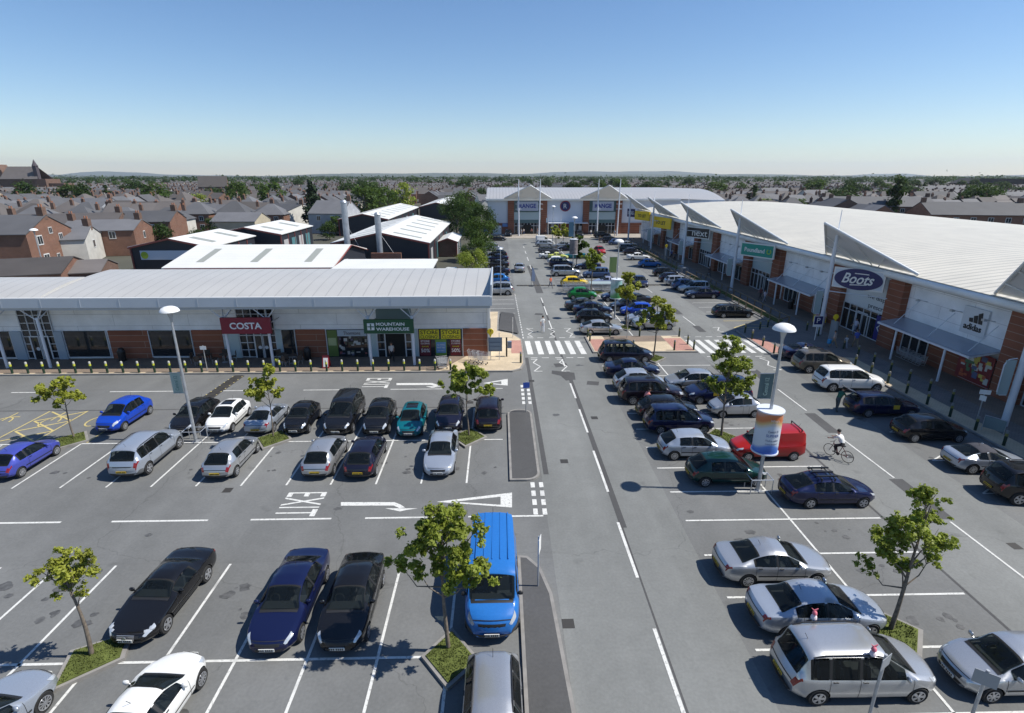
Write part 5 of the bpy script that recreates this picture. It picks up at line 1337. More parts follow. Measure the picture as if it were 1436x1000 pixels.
def street_tree(x, y, h, spec, label, m=LEAF, n=2600, leaf=.15, seed=1, rad=.07, clear=.42, z0=.2, lean=(0, 0), trunk_r=None, group='young trees in the car park islands'):
    'spec: clumps as (dx, dz fraction of height, radius) in the picture plane with some depth'
    rnd = random.Random(seed); o = thing('young_tree', label, 'tree', (x, y, z0), 0, group)
    b = MB(); top = Vector((lean[0], lean[1], h * .9)); pts = []; k = 7
    for i in range(k): t = i / (k - 1); pts.append(Vector((top.x * t + .05 * math.sin(5 * t + seed), top.y * t + .04 * math.cos(4 * t + seed) - .04 * math.cos(seed), h * .9 * t)))
    rad *= .8; b.tube(pts, [rad * (1.15 - .95 * (i / (k - 1))) for i in range(k)], 8)
    t_ = b.build('trunk', BARK, None, smooth=60); t_.parent = o
    cl = []; br = MB()
    for dx, fz, r in spec:
        dy = rnd.uniform(-.45, .45) * h * .18 + lean[1] * fz; c = Vector((dx, dy, fz * h))
        base = Vector((top.x * (fz - .16), top.y * (fz - .16), max(clear * h * .92, (fz - .20) * h)))
        mid = base.lerp(c, .55) + Vector((rnd.uniform(-.12, .12), rnd.uniform(-.12, .12), -.05 * h * abs(dx)))
        br.tube([base, mid, c], [rad * .45, rad * .28, rad * .1], 5)
        for q in range(3):
            e = c + Vector((rnd.uniform(-1, 1), rnd.uniform(-1, 1), rnd.uniform(-.6, 1))) * r * .8; br.tube([mid.lerp(c, .6), e], [rad * .2, rad * .06], 4)
        for q in range(12):
            e = Vector((rnd.gauss(0, .40), rnd.gauss(0, .44), rnd.gauss(0, .36))) * r
            k_ = rnd.uniform(.14, .40); cl.append((*(c + e), r * k_, r * k_ * rnd.uniform(.8, 1.2), r * k_ * rnd.uniform(.6, 1)))
    q = br.build('branches', BARK, None); q.parent = o
    f = bpy.data.objects.new('crown', leaf_mesh('crown', cl, n, leaf, m, seed)); COL.objects.link(f); f.parent = o
    return o
def tree_island(x, y, poly=None):
    poly = poly or [(x - 1.05, y), (x, y - 1.3), (x + 1.05, y), (x, y + 1.2)]
    b = MB(); b.prism(poly, -.02, .13, 0); cx_ = sum(p[0] for p in poly) / len(poly); cy_ = sum(p[1] for p in poly) / len(poly)
    b.prism([(cx_ + (px - cx_) * .84, cy_ + (py - cy_) * .84) for px, py in poly], .10, .17, 1)
    o = struct('tree_island', b, [CONC, GRASS])
    g = leaf_tufts('island_grass', [(cx_ + (px - cx_) * .8, cy_ + (py - cy_) * .8) for px, py in poly], 700, .17)
def leaf_tufts(name, poly, n, z):
    'short blades of grass over a small bed'
    rg = random.Random(int(poly[0][0] * 10)); b = MB()
    xs = [p[0] for p in poly]; ys = [p[1] for p in poly]
    def inside(x, y):
        c = False; j = len(poly) - 1
        for i in range(len(poly)):
            (xi, yi), (xj, yj) = poly[i], poly[j]
            if (yi > y) != (yj > y) and x < (xj - xi) * (y - yi) / (yj - yi) + xi: c = not c
            j = i
        return c
    k = 0
    while k < n:
        x, y = rg.uniform(min(xs), max(xs)), rg.uniform(min(ys), max(ys))
        if not inside(x, y): continue
        a = rg.uniform(0, 6.28); h = rg.uniform(.04, .11); w = .018; dx, dy = math.cos(a) * w, math.sin(a) * w; lx, ly = rg.uniform(-.05, .05), rg.uniform(-.05, .05)
        b.face([(x - dx, y - dy, z - .01), (x + dx, y + dy, z - .01), (x + lx, y + ly, z + h)]); k += 1
    o = b.build(name, GRASS, None, fix=False); o['kind'] = 'stuff'; tag(o, 'short green grass in the kerbed tree islands', 'grass', 'grass in the tree islands'); return o
def isl(x, y, s=1.): return [(x - 1.15 * s, y + .05), (x - .15, y - 1.35 * s), (x + 1.15 * s, y - .05), (x + .1, y + 1.25 * s)]
for x, y in ((-26.4, 30.5), (-14.0, 30.4), (-2.0, 30.4), (13.6, 30.0), (13.6, 45.4)): tree_island(x, y, isl(x, y))
tree_island(-13.9, 14.3, [(-15.0, 14.35), (-14.35, 13.0), (-12.75, 14.1), (-13.0, 15.6)]) if 0 else tree_island(-13.9, 14.4, [(-14.75, 14.7), (-14.25, 13.1), (-12.7, 14.35), (-13.15, 15.5)])
tree_island(-1.8, 14.35, [(-2.75, 14.2), (-1.75, 12.95), (-.75, 14.0), (-1.8, 15.4)]); tree_island(13.75, 14.9, [(12.6, 15.0), (13.9, 13.5), (15.0, 14.9), (13.7, 16.2)])
for x, y in ((13.5, 55.6), (13.4, 73.5), (13.3, 95), (13.3, 120), (13.3, 128)): tree_island(x, y, isl(x, y, .9))
# spec helper: clumps traced from the photograph as offsets from the trunk in metres
street_tree(-26.4, 30.8, 3.7, [(-.75, .78, .62), (.25, .84, .72), (-.15, .92, .55), (.75, .74, .50), (-.35, .62, .35), (.45, .95, .42)], 'sparse yellow-green young tree beside the bright blue hatchback', LEAFY, 3000, .09, 3, .06, .5)
street_tree(-14.05, 30.6, 4.6, [(-.85, .62, .58), (-.2, .72, .62), (.15, .86, .5), (.35, .98, .4), (.5, .62, .45), (-.55, .80, .35)], 'open yellow-green young tree behind the silver coupe', LEAFY, 3200, .09, 5, .055, .45)
street_tree(-2.05, 30.5, 4.5, [(-1.0, .72, .62), (-.3, .86, .75), (.55, .84, .72), (1.15, .70, .5), (0, .68, .55), (.3, .96, .45), (-.7, .92, .35)], 'spreading green young tree above the silver blue car', LEAF, 4500, .10, 8, .065, .46)
street_tree(-13.85, 14.5, 3.9, [(-.3, .86, .58), (.35, .90, .55), (0, .74, .5), (.6, .95, .35), (-.45, .92, .38), (.15, 1.0, .35), (0, .60, .25)], 'lollipop yellow-green young tree at the grass corner by the roadster', LEAFY, 4600, .050, 12, .085, .5)
street_tree(-1.9, 14.5, 5.7, [(-.45, .88, .62), (.15, .80, .85), (.75, .72, .72), (-.35, .66, .7), (-1.35, .64, .5), (1.25, .86, .42), (1.2, .62, .55), (.4, .58, .6), (-.9, .50, .42), (-.1, .98, .5), (.5, .92, .5), (-.6, .78, .55), (.9, .54, .4)], 'large leafy green tree beside the blue van', LEAF, 11000, .064, 21, .085, .40)
street_tree(13.8, 14.95, 5.6, [(.1, .93, .55), (-.2, .78, .7), (-.85, .84, .4), (-.9, .62, .5), (-.3, .58, .65), (.4, .70, .6), (.75, .80, .4), (-1.2, .46, .38), (.9, .52, .35), (.3, .98, .35), (1.05, .66, .3), (-.1, .46, .45), (.55, .44, .3)], 'dark green leaning tree at the right behind the silver people carrier', LEAF, 8000, .062, 33, .09, .34, lean=(.25, 0))
street_tree(13.65, 30.1, 6.2, [(0, .92, .75), (-.7, .78, .8), (.6, .76, .85), (-1.3, .62, .55), (1.25, .58, .65), (0, .64, .9), (-.5, .50, .6), (.7, .46, .55), (.2, .98, .45), (-.2, .76, .7)], 'dense green tree between the centre rows in front of the taxi', LEAF, 10000, .074, 40, .085, .36)
street_tree(13.6, 45.4, 5.6, [(0, .90, .7), (-.8, .72, .75), (.75, .76, .75), (-1.3, .60, .5), (1.3, .62, .5), (0, .62, .8), (.4, .52, .45), (-.3, .96, .45)], 'light green tree beside the crossing refuge', LEAFY, 6000, .105, 44, .085, .38)
street_tree(13.4, 55.6, 5.9, [(0, .88, .85), (-.7, .72, .8), (.7, .74, .8), (0, .62, .85), (.3, .54, .5), (-.2, .96, .5)], 'round yellow-green tree beyond the crossing', LEAFY, 5000, .12, 46, .09, .4)
street_tree(12.6, 73.5, 6.2, [(0, .88, .85), (-.7, .76, .7), (.7, .76, .7), (0, .66, .8), (.3, .58, .5)], 'olive tree behind the trolley shelter', LEAF, 2400, .18, 48, .09, .42)
street_tree(13.4, 95, 6.0, [(0, .80, 1.1), (-.8, .62, .9), (.8, .62, .9), (0, .46, 1.0), (.6, .36, .7)], 'bushy round green tree beyond the second drum', LEAFM, 2200, .22, 50, .1, .2)
street_tree(12.4, 121, 5.2, [(0, .8, .9), (-.5, .64, .7), (.6, .6, .8)], 'yellow-green sapling near the far shops', LEAFY, 900, .25, 52, .09, .3)
street_tree(14.6, 126, 5.2, [(0, .8, .9), (.6, .64, .9), (1.2, .5, .9), (-.4, .55, .7)], 'second yellow-green sapling near the far shops, right of the first', LEAFY, 1100, .25, 53, .09, .3)
# ------------------------------------------------------------------ bigger background trees
def big_crown(seed, kind='round', n=1500, size=.42, m=LEAFD):
    rnd = random.Random(seed); cl = []
    for i in range(26):
        a = rnd.uniform(0, 6.28); 
        if kind == 'round': z = rnd.uniform(.25, .98); r = .42 * math.sin(math.pi * min(1, (z - .12) / .9)) ** .6 * rnd.uniform(.5, 1.05); s = rnd.uniform(.12, .22)
        elif kind == 'tall': z = rnd.uniform(.12, 1); r = .19 * (1.05 - z) ** .5 * rnd.uniform(.4, 1.1); s = rnd.uniform(.08, .14)
        elif kind == 'cone': z = rnd.uniform(.08, 1); r = .30 * (1.04 - z) * rnd.uniform(.5, 1.05); s = .06 + .12 * (1.05 - z)
        else: z = rnd.uniform(.15, .9); r = .6 * rnd.uniform(.2, 1) * (1.1 - z * .6); s = rnd.uniform(.16, .26)
        cl.append((r * math.cos(a), r * math.sin(a), z, s, s, s * .8))
    return leaf_mesh('crown', cl, n, size, m, seed, .4)
TB = MB(); TB.tube([(0, 0, 0), (.01, .01, .25), (.0, .0, .6)], [.035, .027, .01], 7)
for a in range(5): TB.tube([(0, 0, .25 + .05 * a), (.16 * math.cos(a * 2.2), .16 * math.sin(a * 2.2), .5 + .06 * a)], [.014, .004], 4)
TRUNK = TB.mesh('trunk', [BARK], smooth=60)
CROWN = {}
def big_tree(x, y, h, kind='round', m='d', label='', group='trees among the houses', w=1., seed=None, name='tree', z=-.05, fine=False):
    rnd = random.Random(int(x * 13 + y * 7)); v = rnd.randrange(3)
    key = (kind, m, v, fine)
    if key not in CROWN: CROWN[key] = big_crown(v * 17 + len(kind) * 3 + ord(m), kind, 5200 if fine else 1300, (.021 if fine else .042), dict(d=LEAFD, m=LEAFM, c=LEAFC, y=LEAF)[m])
    o = thing(name, label, 'tree', (x, y, z), rnd.uniform(0, 6), group)
    for nm, me in (('trunk', TRUNK), ('crown', CROWN[key])):
        c = bpy.data.objects.new(nm, me); COL.objects.link(c); c.parent = o; c.scale = (h * w, h * w, h)
    return o
# hedge line and trees beside the yard, left of the car park road
for i, (x, y, h, w, m, lab) in enumerate(((-9.3, 152, 11, 1.0, 'm', 'big green tree at the far corner of the hedge line'), (-10.6, 140, 10.5, .9, 'd', 'dark green tree in the hedge line beside the far shop'), (-4.3, 122, 9, .8, 'd', 'dark tree in the hedge line beside the pale van'), (-4.0, 104, 8, .85, 'm', 'mid green tree in the hedge line level with the far drum'), (-4.1, 92, 5.5, .9, 'm', 'bushy tree in the hedge line behind the silver off-roader'), (-4.2, 84, 4.8, 1.0, 'y', 'yellow-green bush-like tree just behind the parade roof end'))):
    big_tree(x, y, h, 'round', m, lab, 'trees in the hedge line by the yard', w * 1.0, fine=True)
# ================================================================== STREET FURNITURE
DOME = mat('lamp_dome', (.74, .74, .73), .35)
def lamp(x, y, h, label, group=None):
    o = thing('street_lamp', label, 'street lamp', (x, y, .0), 0, group)
    b = MB(); b.tube([(x, y, 0), (x, y, 1.2), (x, y, h - .5)], [.10, .095, .06], 12); b.box(x - .2, x + .2, y - .2, y + .2, 0, .02); b.build('pole', STEEL, o, smooth=40)
    b = MB(); b.lathe((x, y, h), [(.06, -.75), (.085, -.5), (.16, -.20), (.25, -.12)], 20); b.build('neck', STEEL, o, smooth=50)
    b = MB(); b.lathe((x, y, h), [(.33, -.14), (.52, -.11), (.505, -.04), (.41, .08), (.24, .165), (.03, .20)], 28); b.build('lamp_shade', DOME, o, smooth=50)
    return o
lamp(-18.73, 30.36, 8.3, 'tall lamp post with white dome in front of the parade, nearest on the left')
lamp(13.3, 24.2, 8.75, 'tall lamp post with white dome carrying the orange poster drum')
lamp(13.0, 59.6, 8.75, 'lamp post with white dome carrying the green and white poster drum')
lamp(12.7, 94, 8.75, 'lamp post with white dome carrying the dull grey poster drum')
lamp(12.4, 129, 8.75, 'farthest lamp post with white dome, before the far shops')
lamp(-66, 80, 8.2, 'lone street lamp by the brick gable house at the left edge')
o = thing('street_lamp', 'slim lamp post with small head beside the parade end', 'street lamp', (.1, 72.4, 0))
b = MB(); b.tube([(.1, 72.4, .1), (.1, 72.4, 6.2)], [.08, .05], 8); b.build('pole', STEEL, o); b = MB(); b.lathe((.1, 72.4, 6.2), [(.08, 0), (.28, .06), (.22, .2), (.02, .28)], 14); b.build('lamp_shade', DOME, o, smooth=50)
def banner(label, x, y, z0, z1, m, w=.62, side=-1, text=None, tm=None):
    o = thing('banner', label, 'banner', (x, y, z0))
    xs = sorted((x + side * .12, x + side * (.12 + w)))
    b = MB(); n = 6
    for i in range(n):
        a, c = xs[0] + (xs[1] - xs[0]) * i / n, xs[0] + (xs[1] - xs[0]) * (i + 1) / n; f = lambda t: y + .05 * math.sin(6 * (t - xs[0]))
        b.extr([(a, f(a), z0), (c, f(c), z0), (c, f(c), z1), (a, f(a), z1)], (0, .012, 0))
    b.build('cloth', m, o, smooth=60)
    b = MB()
    for z in (z0, z1): b.bar((x, y, z), (x + side * (.16 + w), y, z), .03)
    b.build('bracket', STEEL, o)
    if text: lettering(text, ((xs[0] + xs[1]) / 2, y - .06, (z0 + z1) / 2), (0, 0, 1), (-1, 0, 0), (z1 - z0) * .7, .2, tm, o, .006)
    return o
banner('pale green banner on the left lamp post', -18.73, 30.36, 3.2, 4.5, mat('pale_green_cloth', (.34, .42, .38), .7), .62, -1, 'Central 12', mat('banner_ink', (.05, .14, .14), .6))
banner('dark grey-green banner on the lamp post with the orange drum', 13.3, 24.2, 5.15, 6.45, mat('grey_green_cloth', (.10, .15, .15), .7), .66, -1, 'Central 12', mat('banner_pale', (.3, .42, .38), .6))
banner('lime green banner on the second lamp post', 13.0, 59.6, 5.3, 7.0, mat('lime_cloth', (.24, .32, .10), .7), .8)
banner('blue-grey banner on the third lamp post', 12.7, 94, 5.6, 8.0, mat('blue_grey_cloth', (.10, .20, .26), .7), .8, -1)
def drum(label, x, y, z0, z1, r, m, deco=None):
    o = thing('poster_drum', label, 'poster drum', (x, y, z0))
    b = MB(); b.lathe((x, y, 0), [(r, z0 + .06), (r, z1 - .06)], 32); b.build('poster', m, o, smooth=50)
    b = MB()
    for z in (z0, z1 - .08): b.lathe((x, y, z), [(r - .02, 0), (r + .05, .01), (r + .05, .075), (r - .02, .08)], 32)
    b.build('rim', POSTW, o, smooth=40)
    return o
def drum_print(name, stops, wave):
    'printed poster: coloured bands that swoop around the drum'
    m = bpy.data.materials.new(name); m.use_nodes = True; nt, N, L = nodes_of(m); b = N['Principled BSDF']; b.inputs['Roughness'].default_value = .35
    g = N.new('ShaderNodeNewGeometry'); s = N.new('ShaderNodeSeparateXYZ'); L.new(g.outputs['Position'], s.inputs[0])
    si = N.new('ShaderNodeMath'); si.operation = 'SINE'; mu = N.new('ShaderNodeMath'); mu.operation = 'MULTIPLY'; mu.inputs[1].default_value = 3.2; L.new(s.outputs[0], mu.inputs[0]); L.new(mu.outputs[0], si.inputs[0])
    ma = N.new('ShaderNodeMath'); ma.operation = 'MULTIPLY_ADD'; ma.inputs[1].default_value = wave; L.new(si.outputs[0], ma.inputs[0]); L.new(s.outputs[2], ma.inputs[2])
    mr = N.new('ShaderNodeMapRange'); mr.inputs['From Min'].default_value = stops[0]; mr.inputs['From Max'].default_value = stops[1]; L.new(ma.outputs[0], mr.inputs['Value'])
    cr = N.new('ShaderNodeValToRGB'); L.new(mr.outputs[0], cr.inputs[0]); e = cr.color_ramp.elements
    for i, (p, c) in enumerate(stops[2]):
        q = e[i] if i < 2 else e.new(p); q.position = p; q.color = (*c, 1)
    cr.color_ramp.interpolation = 'LINEAR'; L.new(cr.outputs[0], b.inputs['Base Color']); MATS[name] = m
    return m
D1 = drum_print('summer_poster', (2.35, 4.5, [(0, (.04, .12, .45)), (.12, (.08, .2, .55)), (.2, (.55, .60, .66)), (.6, (.58, .62, .68)), (.72, (.60, .42, .18)), (.8, (.55, .16, .05)), (.9, (.58, .2, .08)), (1, (.5, .35, .3))]), .22)
d = drum('poster drum with orange and blue print on the near right lamp post', 13.3, 24.2, 2.30, 4.60, .60, D1)
for t, z, h, w, c in (('What\'s', 4.2, .14, .42, (.7, .6, .55)), ('on', 4.02, .13, .22, (.7, .6, .55)), ('Central 12', 3.62, .12, .5, (.05, .07, .16)), ('SUMMER', 3.40, .14, .62, (.03, .08, .3)), ('Find us online', 3.14, .09, .6, (.08, .1, .2)), ('every weekend', 2.95, .09, .6, (.08, .1, .2))):
    ob = lettering(t, (13.3, 24.2 - .606, z), (1, 0, 0), (0, 0, 1), w, h, mat('ink_d_%d' % int(c[2] * 100), c, .5), d, .006)
    for v in ob.data.vertices:                                # wrap the print round the drum
        dx = v.co.x; v.co.y = -math.sqrt(max(.01, .607 ** 2 - dx * dx)) + (v.co.y + .606) * .5
b = MB(); b.lathe((0, 0, 0), [(.601, 0), (.601, .0)], 8) if 0 else None
drum('poster drum with green and white print on the second lamp post', 13.0, 59.6, 2.4, 4.6, .62, drum_print('green_poster', (2.4, 4.6, [(0, (.05, .22, .06)), (.25, (.12, .35, .16)), (.45, (.5, .6, .6)), (.7, (.25, .45, .42)), (1, (.5, .58, .6))]), .3))
drum('poster drum with dull grey print on the third lamp post', 12.7, 94, 2.6, 5.2, .70, mat('grey_poster', (.17, .15, .15), .6, noise=(2, .4)))
def hoop_guard(x, y, label):
    o = thing('hoop_guard', label, 'barrier', (x, y, 0)); b = MB()
    for dx, dy, ex, ey in ((-.55, -.35, .55, -.35), (-.55, .35, .55, .35), (-.55, -.35, -.55, .35), (.55, -.35, .55, .35)):
        b.tube([(x + dx, y + dy, 0), (x + dx, y + dy, .8), (x + ex, y + ey, .8), (x + ex, y + ey, 0)], .028, 6)
    b.build('hoops', STEEL, o, smooth=40)
hoop_guard(-18.73, 30.36, 'metal hoop barrier round the left lamp post'); hoop_guard(13.3, 24.2, 'metal hoop barrier round the near right lamp post')
# bollards: one built, the rest copied
def make_bollard(label, group):
    o = thing('bollard', label, 'bollard', (0, 0, 0), 0, group)
    b = MB(); b.lathe((0, 0, 0), [(.085, 0), (.085, .62)], 12); b.build('post', mat('dark_green_bollard', (.012, .035, .018), .5), o, smooth=40, local=True)
    b = MB(); b.lathe((0, 0, 0), [(.087, .621), (.087, .80)], 12); b.build('band', mat('yellow_band', (.50, .52, .05), .5), o, smooth=40, local=True)
    b = MB(); b.lathe((0, 0, 0), [(.085, .801), (.085, .93), (.06, .98), (.01, 1.0)], 12); b.build('cap', mat('pale_cap', (.42, .42, .38), .5), o, smooth=40, local=True)
    return o
bl = make_bollard('green and yellow bollard in the long row along the parade kerb', 'bollards along the parade kerb'); bl.location = (-46.3, 42.52, .125)
for i in range(1, 34): c = copy_tree(bl); c.location = (-46.3 + 1.277 * i, 42.52, .125)
def bollards(pts, label, group):
    for x, y in pts: c = copy_tree(bl); c.location = (x, y, .13); c['label'] = label; c['group'] = group; [set_slot(q, mat('shaded_band', (.20, .19, .05), .6) if q.name.startswith('band') else mat('shaded_cap', (.20, .20, .19), .6)) for q in c.children if not q.name.startswith('post')]  # band and cap colours of these copies are darkened to imitate shade
bollards([(1.75, 44.3)], 'single bollard at the road corner below the zebra crossing', 'corner bollard')
bollards([(8.75, 52.0), (8.75, 50.6), (12.3, 47.6), (16.1, 47.5), (17.95, 47.6), (17.95, 49.3), (17.95, 51.9), (14.0, 52.1), (11.0, 52.1)], 'dark bollard on the paved crossing refuge', 'bollards on the crossing refuge')
bollards([(24.9, 46.4), (24.9, 48.6), (24.9, 50.9), (25.2, 53.2), (27.3, 54.4)] + [(30.15, 24.4 + 2.05 * i) for i in range(10)], 'dark bollard along the front edge of the shaded forecourt', 'bollards at the forecourt edge')
bollards([(32.2 - .02 * i, 35.0 + 2.1 * i) for i in range(10)] + [(28.5, 55.2), (29.6, 54.0)], 'dark bollard in the inner row on the shaded forecourt', 'bollards inside the forecourt')
def rail_fence(pts, label, hgt=.85, step=1.5):
    o = thing('rail_fence', label, 'fence', (*pts[0], .12)); r = MB(); i0 = 0
    for a, c in zip(pts, pts[1:]):
        a = Vector((*a, 0)); c = Vector((*c, 0)); n = max(1, int((c - a).length / step))
        r.bar(a + Vector((0, 0, hgt)), c + Vector((0, 0, hgt)), .10, .10)
        for i in range(n + (c.xy == Vector(pts[-1]))):
            q = a.lerp(c, i / n); MB().box(q.x - .06, q.x + .06, q.y - .06, q.y + .06, .1, hgt + .05).build('fence_post', mat('timber', (.20, .15, .09), .85, noise=(4, .25)), o)
    r.build('rail', MATS['timber'], o)
rail_fence([(30.05, 86.6), (30.05, 56.0), (31.75, 57.1), (31.75, 86.6)], 'timber rail fence round the near grass verge', .8, 2.0)
rail_fence([(30.05, 132), (30.05, 92.0), (31.75, 92.0), (31.75, 132)], 'timber rail fence round the far grass verge', .8, 2.4)
# rubber speed humps
def hump(p, q, label, n=9):
    p = Vector((*p, 0)); q = Vector((*q, 0)); d = (q - p).normalized(); s = d.cross(Vector((0, 0, 1))); L_ = (q - p).length
    o = thing('speed_hump', label, 'speed hump', ((p.x + q.x) / 2, (p.y + q.y) / 2, .004)); b = MB(); y = MB()
    for a, c in ((0, L_),):
        k = len(b.v)
        for t in (0, L_):
            for w, h in ((-.45, .006), (-.28, .055), (.28, .055), (.45, .006)): v = p + d * t + s * w; b.v.append((v.x, v.y, h))
        for i in range(3): b.f.append([k + i, k + i + 1, k + i + 5, k + i + 4]); b.m.append(0)
    for i in range(n):
        for w in (-.36, .36):
            c = p + d * (L_ * (i + .5) / n) + s * w; y.face([(v.x, v.y, .0365) for v in (c - d * .07 - s * .06, c + d * .07 - s * .06, c + d * .07 + s * .06, c - d * .07 + s * .06)])
    b.build('rubber_body', mat('hump_rubber', (.03, .028, .025), .8, noise=(3, .4)), o); m_ = y.build('markers', PAINTY, o)
    for v in m_.data.vertices: v.co.z += .0
hump((-21.3, 41.9), (-21.6, 35.6), 'long dark rubber speed hump with yellow marks across the parade road', 10)
hump((2.5, 79.5), (8.2, 79.5), 'dark speed hump across the main road beyond the crossing'); hump((18.7, 79.5), (24.0, 79.5), 'dark speed hump across the service road beyond the crossing')
# signs on poles
def pole_sign(x, y, h, label, plates, z=.12, r=.035):
    o = thing('sign_post', label, 'sign', (x, y, z)); b = MB(); b.tube([(x, y, z), (x, y, h)], r, 8); b.build('pole', STEEL, o, smooth=40)
    for (z0, z1, a, w, m) in plates:
        c, s = math.cos(R(a)), math.sin(R(a)); q = Vector((c, s, 0)) * w / 2; n_ = Vector((-s, c, 0)) * .03; P = Vector((x, y, 0)) - n_ * 1.6
        b = MB(); b.extr([P - q + Vector((0, 0, z0)), P + q + Vector((0, 0, z0)), P + q + Vector((0, 0, z1)), P - q + Vector((0, 0, z1))], n_ * .5); b.build('plate', m, o)
    return o
GREYP = mat('sign_back', (.30, .32, .34), .5, .2)
pole_sign(-24.35, 42.9, 2.3, 'small white sign on a slim pole before the coffee shop', [(1.95, 2.25, 0, .5, WHITE)])
pole_sign(1.72, 34.0, 2.35, 'slim sign pole on the traffic island seen from behind', [(1.9, 2.3, 12, .45, mat('blue_sign', (.02, .06, .3), .4))])
x, y = G(768, 828); pole_sign(1.42, 17.4, 2.45, 'slim sign pole on the kerb island beside the blue van', [(1.75, 2.4, 75, .42, WHITE)])
x, y = G(1243, 918, 2.6); pole_sign(x, y, 2.6, 'grey sign pole in front of the silver people carrier', [(2.15, 2.55, 30, .5, GREYP)], .0, .045)
x, y = G(1386, 940, 2.6); pole_sign(x, y, 2.6, 'grey sign pole in front of the bottom right silver hatchback', [(2.1, 2.55, -35, .55, GREYP)], .0, .045)
x, y = G(1298, 600); pole_sign(31.0, 31.5, 2.5, 'pole with two white plates on the shaded forecourt', [(2.2, 2.5, -20, .6, WHITE), (1.75, 2.1, -60, .35, WHITE)])
pole_sign(1.25, 52.0, 2.2, 'slim pole at the left end of the zebra crossing', [])
pole_sign(12.6, 51.5, 2.5, 'slim sign pole on the crossing refuge', [(1.9, 2.4, 80, .4, GREYP)])
# information board, litter post, yellow marker signs on grey slabs
o = thing('information_board', 'blue-grey information board on two legs at the parade corner', 'notice board', (-.45, 45.0, .12))
b = MB(); b.box(-1.05, .15, 44.97, 45.05, .95, 2.2); b.build('board', mat('board_blue_grey', (.10, .14, .19), .35), o)
b = MB(); b.tube([(-.85, 45.0, .12), (-.85, 45.0, 3.9)], .03, 6); b.tube([(-.1, 45.08, .12), (-.1, 45.08, 2.6)], .03, 6); b.build('leg', STEEL, o)
b = MB()
for i in range(3): b.box(-.95, .05, 44.955, 44.968, 1.1 + .36 * i, 1.38 + .36 * i)
b.build('notice', mat('board_notice', (.13, .18, .24), .4), o)
o = thing('marker_sign', 'yellow marker sign above the information board at the parade corner', 'sign', (-.85, 44.92, 2.3)); b = MB(); b.lathe((-.85, 44.93, 2.75), [(.26, -.02), (.28, 0), (.26, .02)], 16, 0, 'y'); b.extr([(-.98, 44.92, 2.55), (-.72, 44.92, 2.55), (-.85, 44.92, 2.2)], (0, .03, 0)); b.build('plate', YEL, o)
lettering('?', (-.85, 44.90, 2.76), (1, 0, 0), (0, 0, 1), None, .3, BLACK, o, .01)
o = thing('ticket_post', 'black post with a grey box beside the zebra crossing', 'ticket machine', (.55, 46.0, .12)); b = MB(); b.box(.48, .62, 45.95, 46.05, .12, 1.9); b.build('post', BLACK, o); b = MB(); b.box(.63, 1.0, 45.85, 46.15, .95, 1.55); b.build('box', mat('grey_box', (.16, .19, .25), .4), o)
for x, y, lab in ((31.9, 49.3, 'tall grey totem slab with yellow top beside the mast of the navy oval sign'), (31.8, 104, 'tall grey totem slab with yellow top near the cycle stands')):
    o = thing('totem', lab, 'totem', (x, y, .12)); b = MB(); b.prism([(x - .1, y - .45), (x + .1, y - .45), (x + .1, y + .45), (x - .1, y + .45)], .12, 2.35); b.build('slab', mat('grey_totem', (.20, .24, .27), .35), o)
    b = MB(); b.lathe((x - .02, y, 2.75), [(.25, -.03), (.27, 0), (.25, .03)], 16, 0, 'y'); b.box(x - .05, x + .05, y - .03, y + .03, 2.3, 2.5); b.build('marker', YEL, o)
o = thing('parking_sign', 'blue parking notice on a slim leg below the mast of the navy oval sign', 'sign', (30.9, 50.4, .12)); b = MB(); b.tube([(30.9, 50.4, .12), (30.9, 50.4, 2.5)], .04, 6); b.build('leg', WHITE, o); b = MB(); b.box(30.45, 31.35, 50.33, 50.38, 1.5, 2.6); b.build('plate', WHITE, o); b = MB(); b.box(30.5, 31.3, 50.31, 50.328, 1.75, 2.55); b.build('panel', NAVY, o); lettering('P', (30.9, 50.305, 2.15), (1, 0, 0), (0, 0, 1), None, .5, WHITE, o, .008)
def bin_(x, y, label, m=BLACK, h=1.15, r=.3):
    o = thing('litter_bin', label, 'bin', (x, y, .13)); b = MB(); b.lathe((x, y, .13), [(r * .9, 0), (r, .1), (r, h * .72)], 16); b.build('drum', m, o, smooth=40)
    b = MB(); b.lathe((x, y, .13), [(r * 1.08, h * .72), (r * 1.08, h * .76), (r * .6, h), (r * .1, h * 1.03)], 16); b.box(x - .02, x + .02, y - r, y + r, .13 + h * .70, .13 + h * .9); b.build('lid', m, o, smooth=30)
bin_(-33.0, 45.6, 'black litter bin against the left brick panel'); bin_(-16.9, 45.5, 'black litter bin right of the coffee shop seating'); bin_(35.3, 63.6, 'black litter bin by a brick pier on the shaded arcade'); bin_(34.6, 28.6, 'black litter bin near the right picture edge')
o = thing('grit_bin', 'bright yellow grit bin against the right-hand shops', 'grit bin', (35.2, 57.2, .13)); b = MB(); b.box(34.7, 35.7, 56.8, 57.6, .13, .75); b.build('body', YEL, o); b = MB(); b.extr([(34.66, 56.76, .76), (35.74, 56.76, .76), (35.74, 57.2, .98), (34.66, 57.2, .98)], (0, .44, -.05)); b.build('lid', YEL, o)
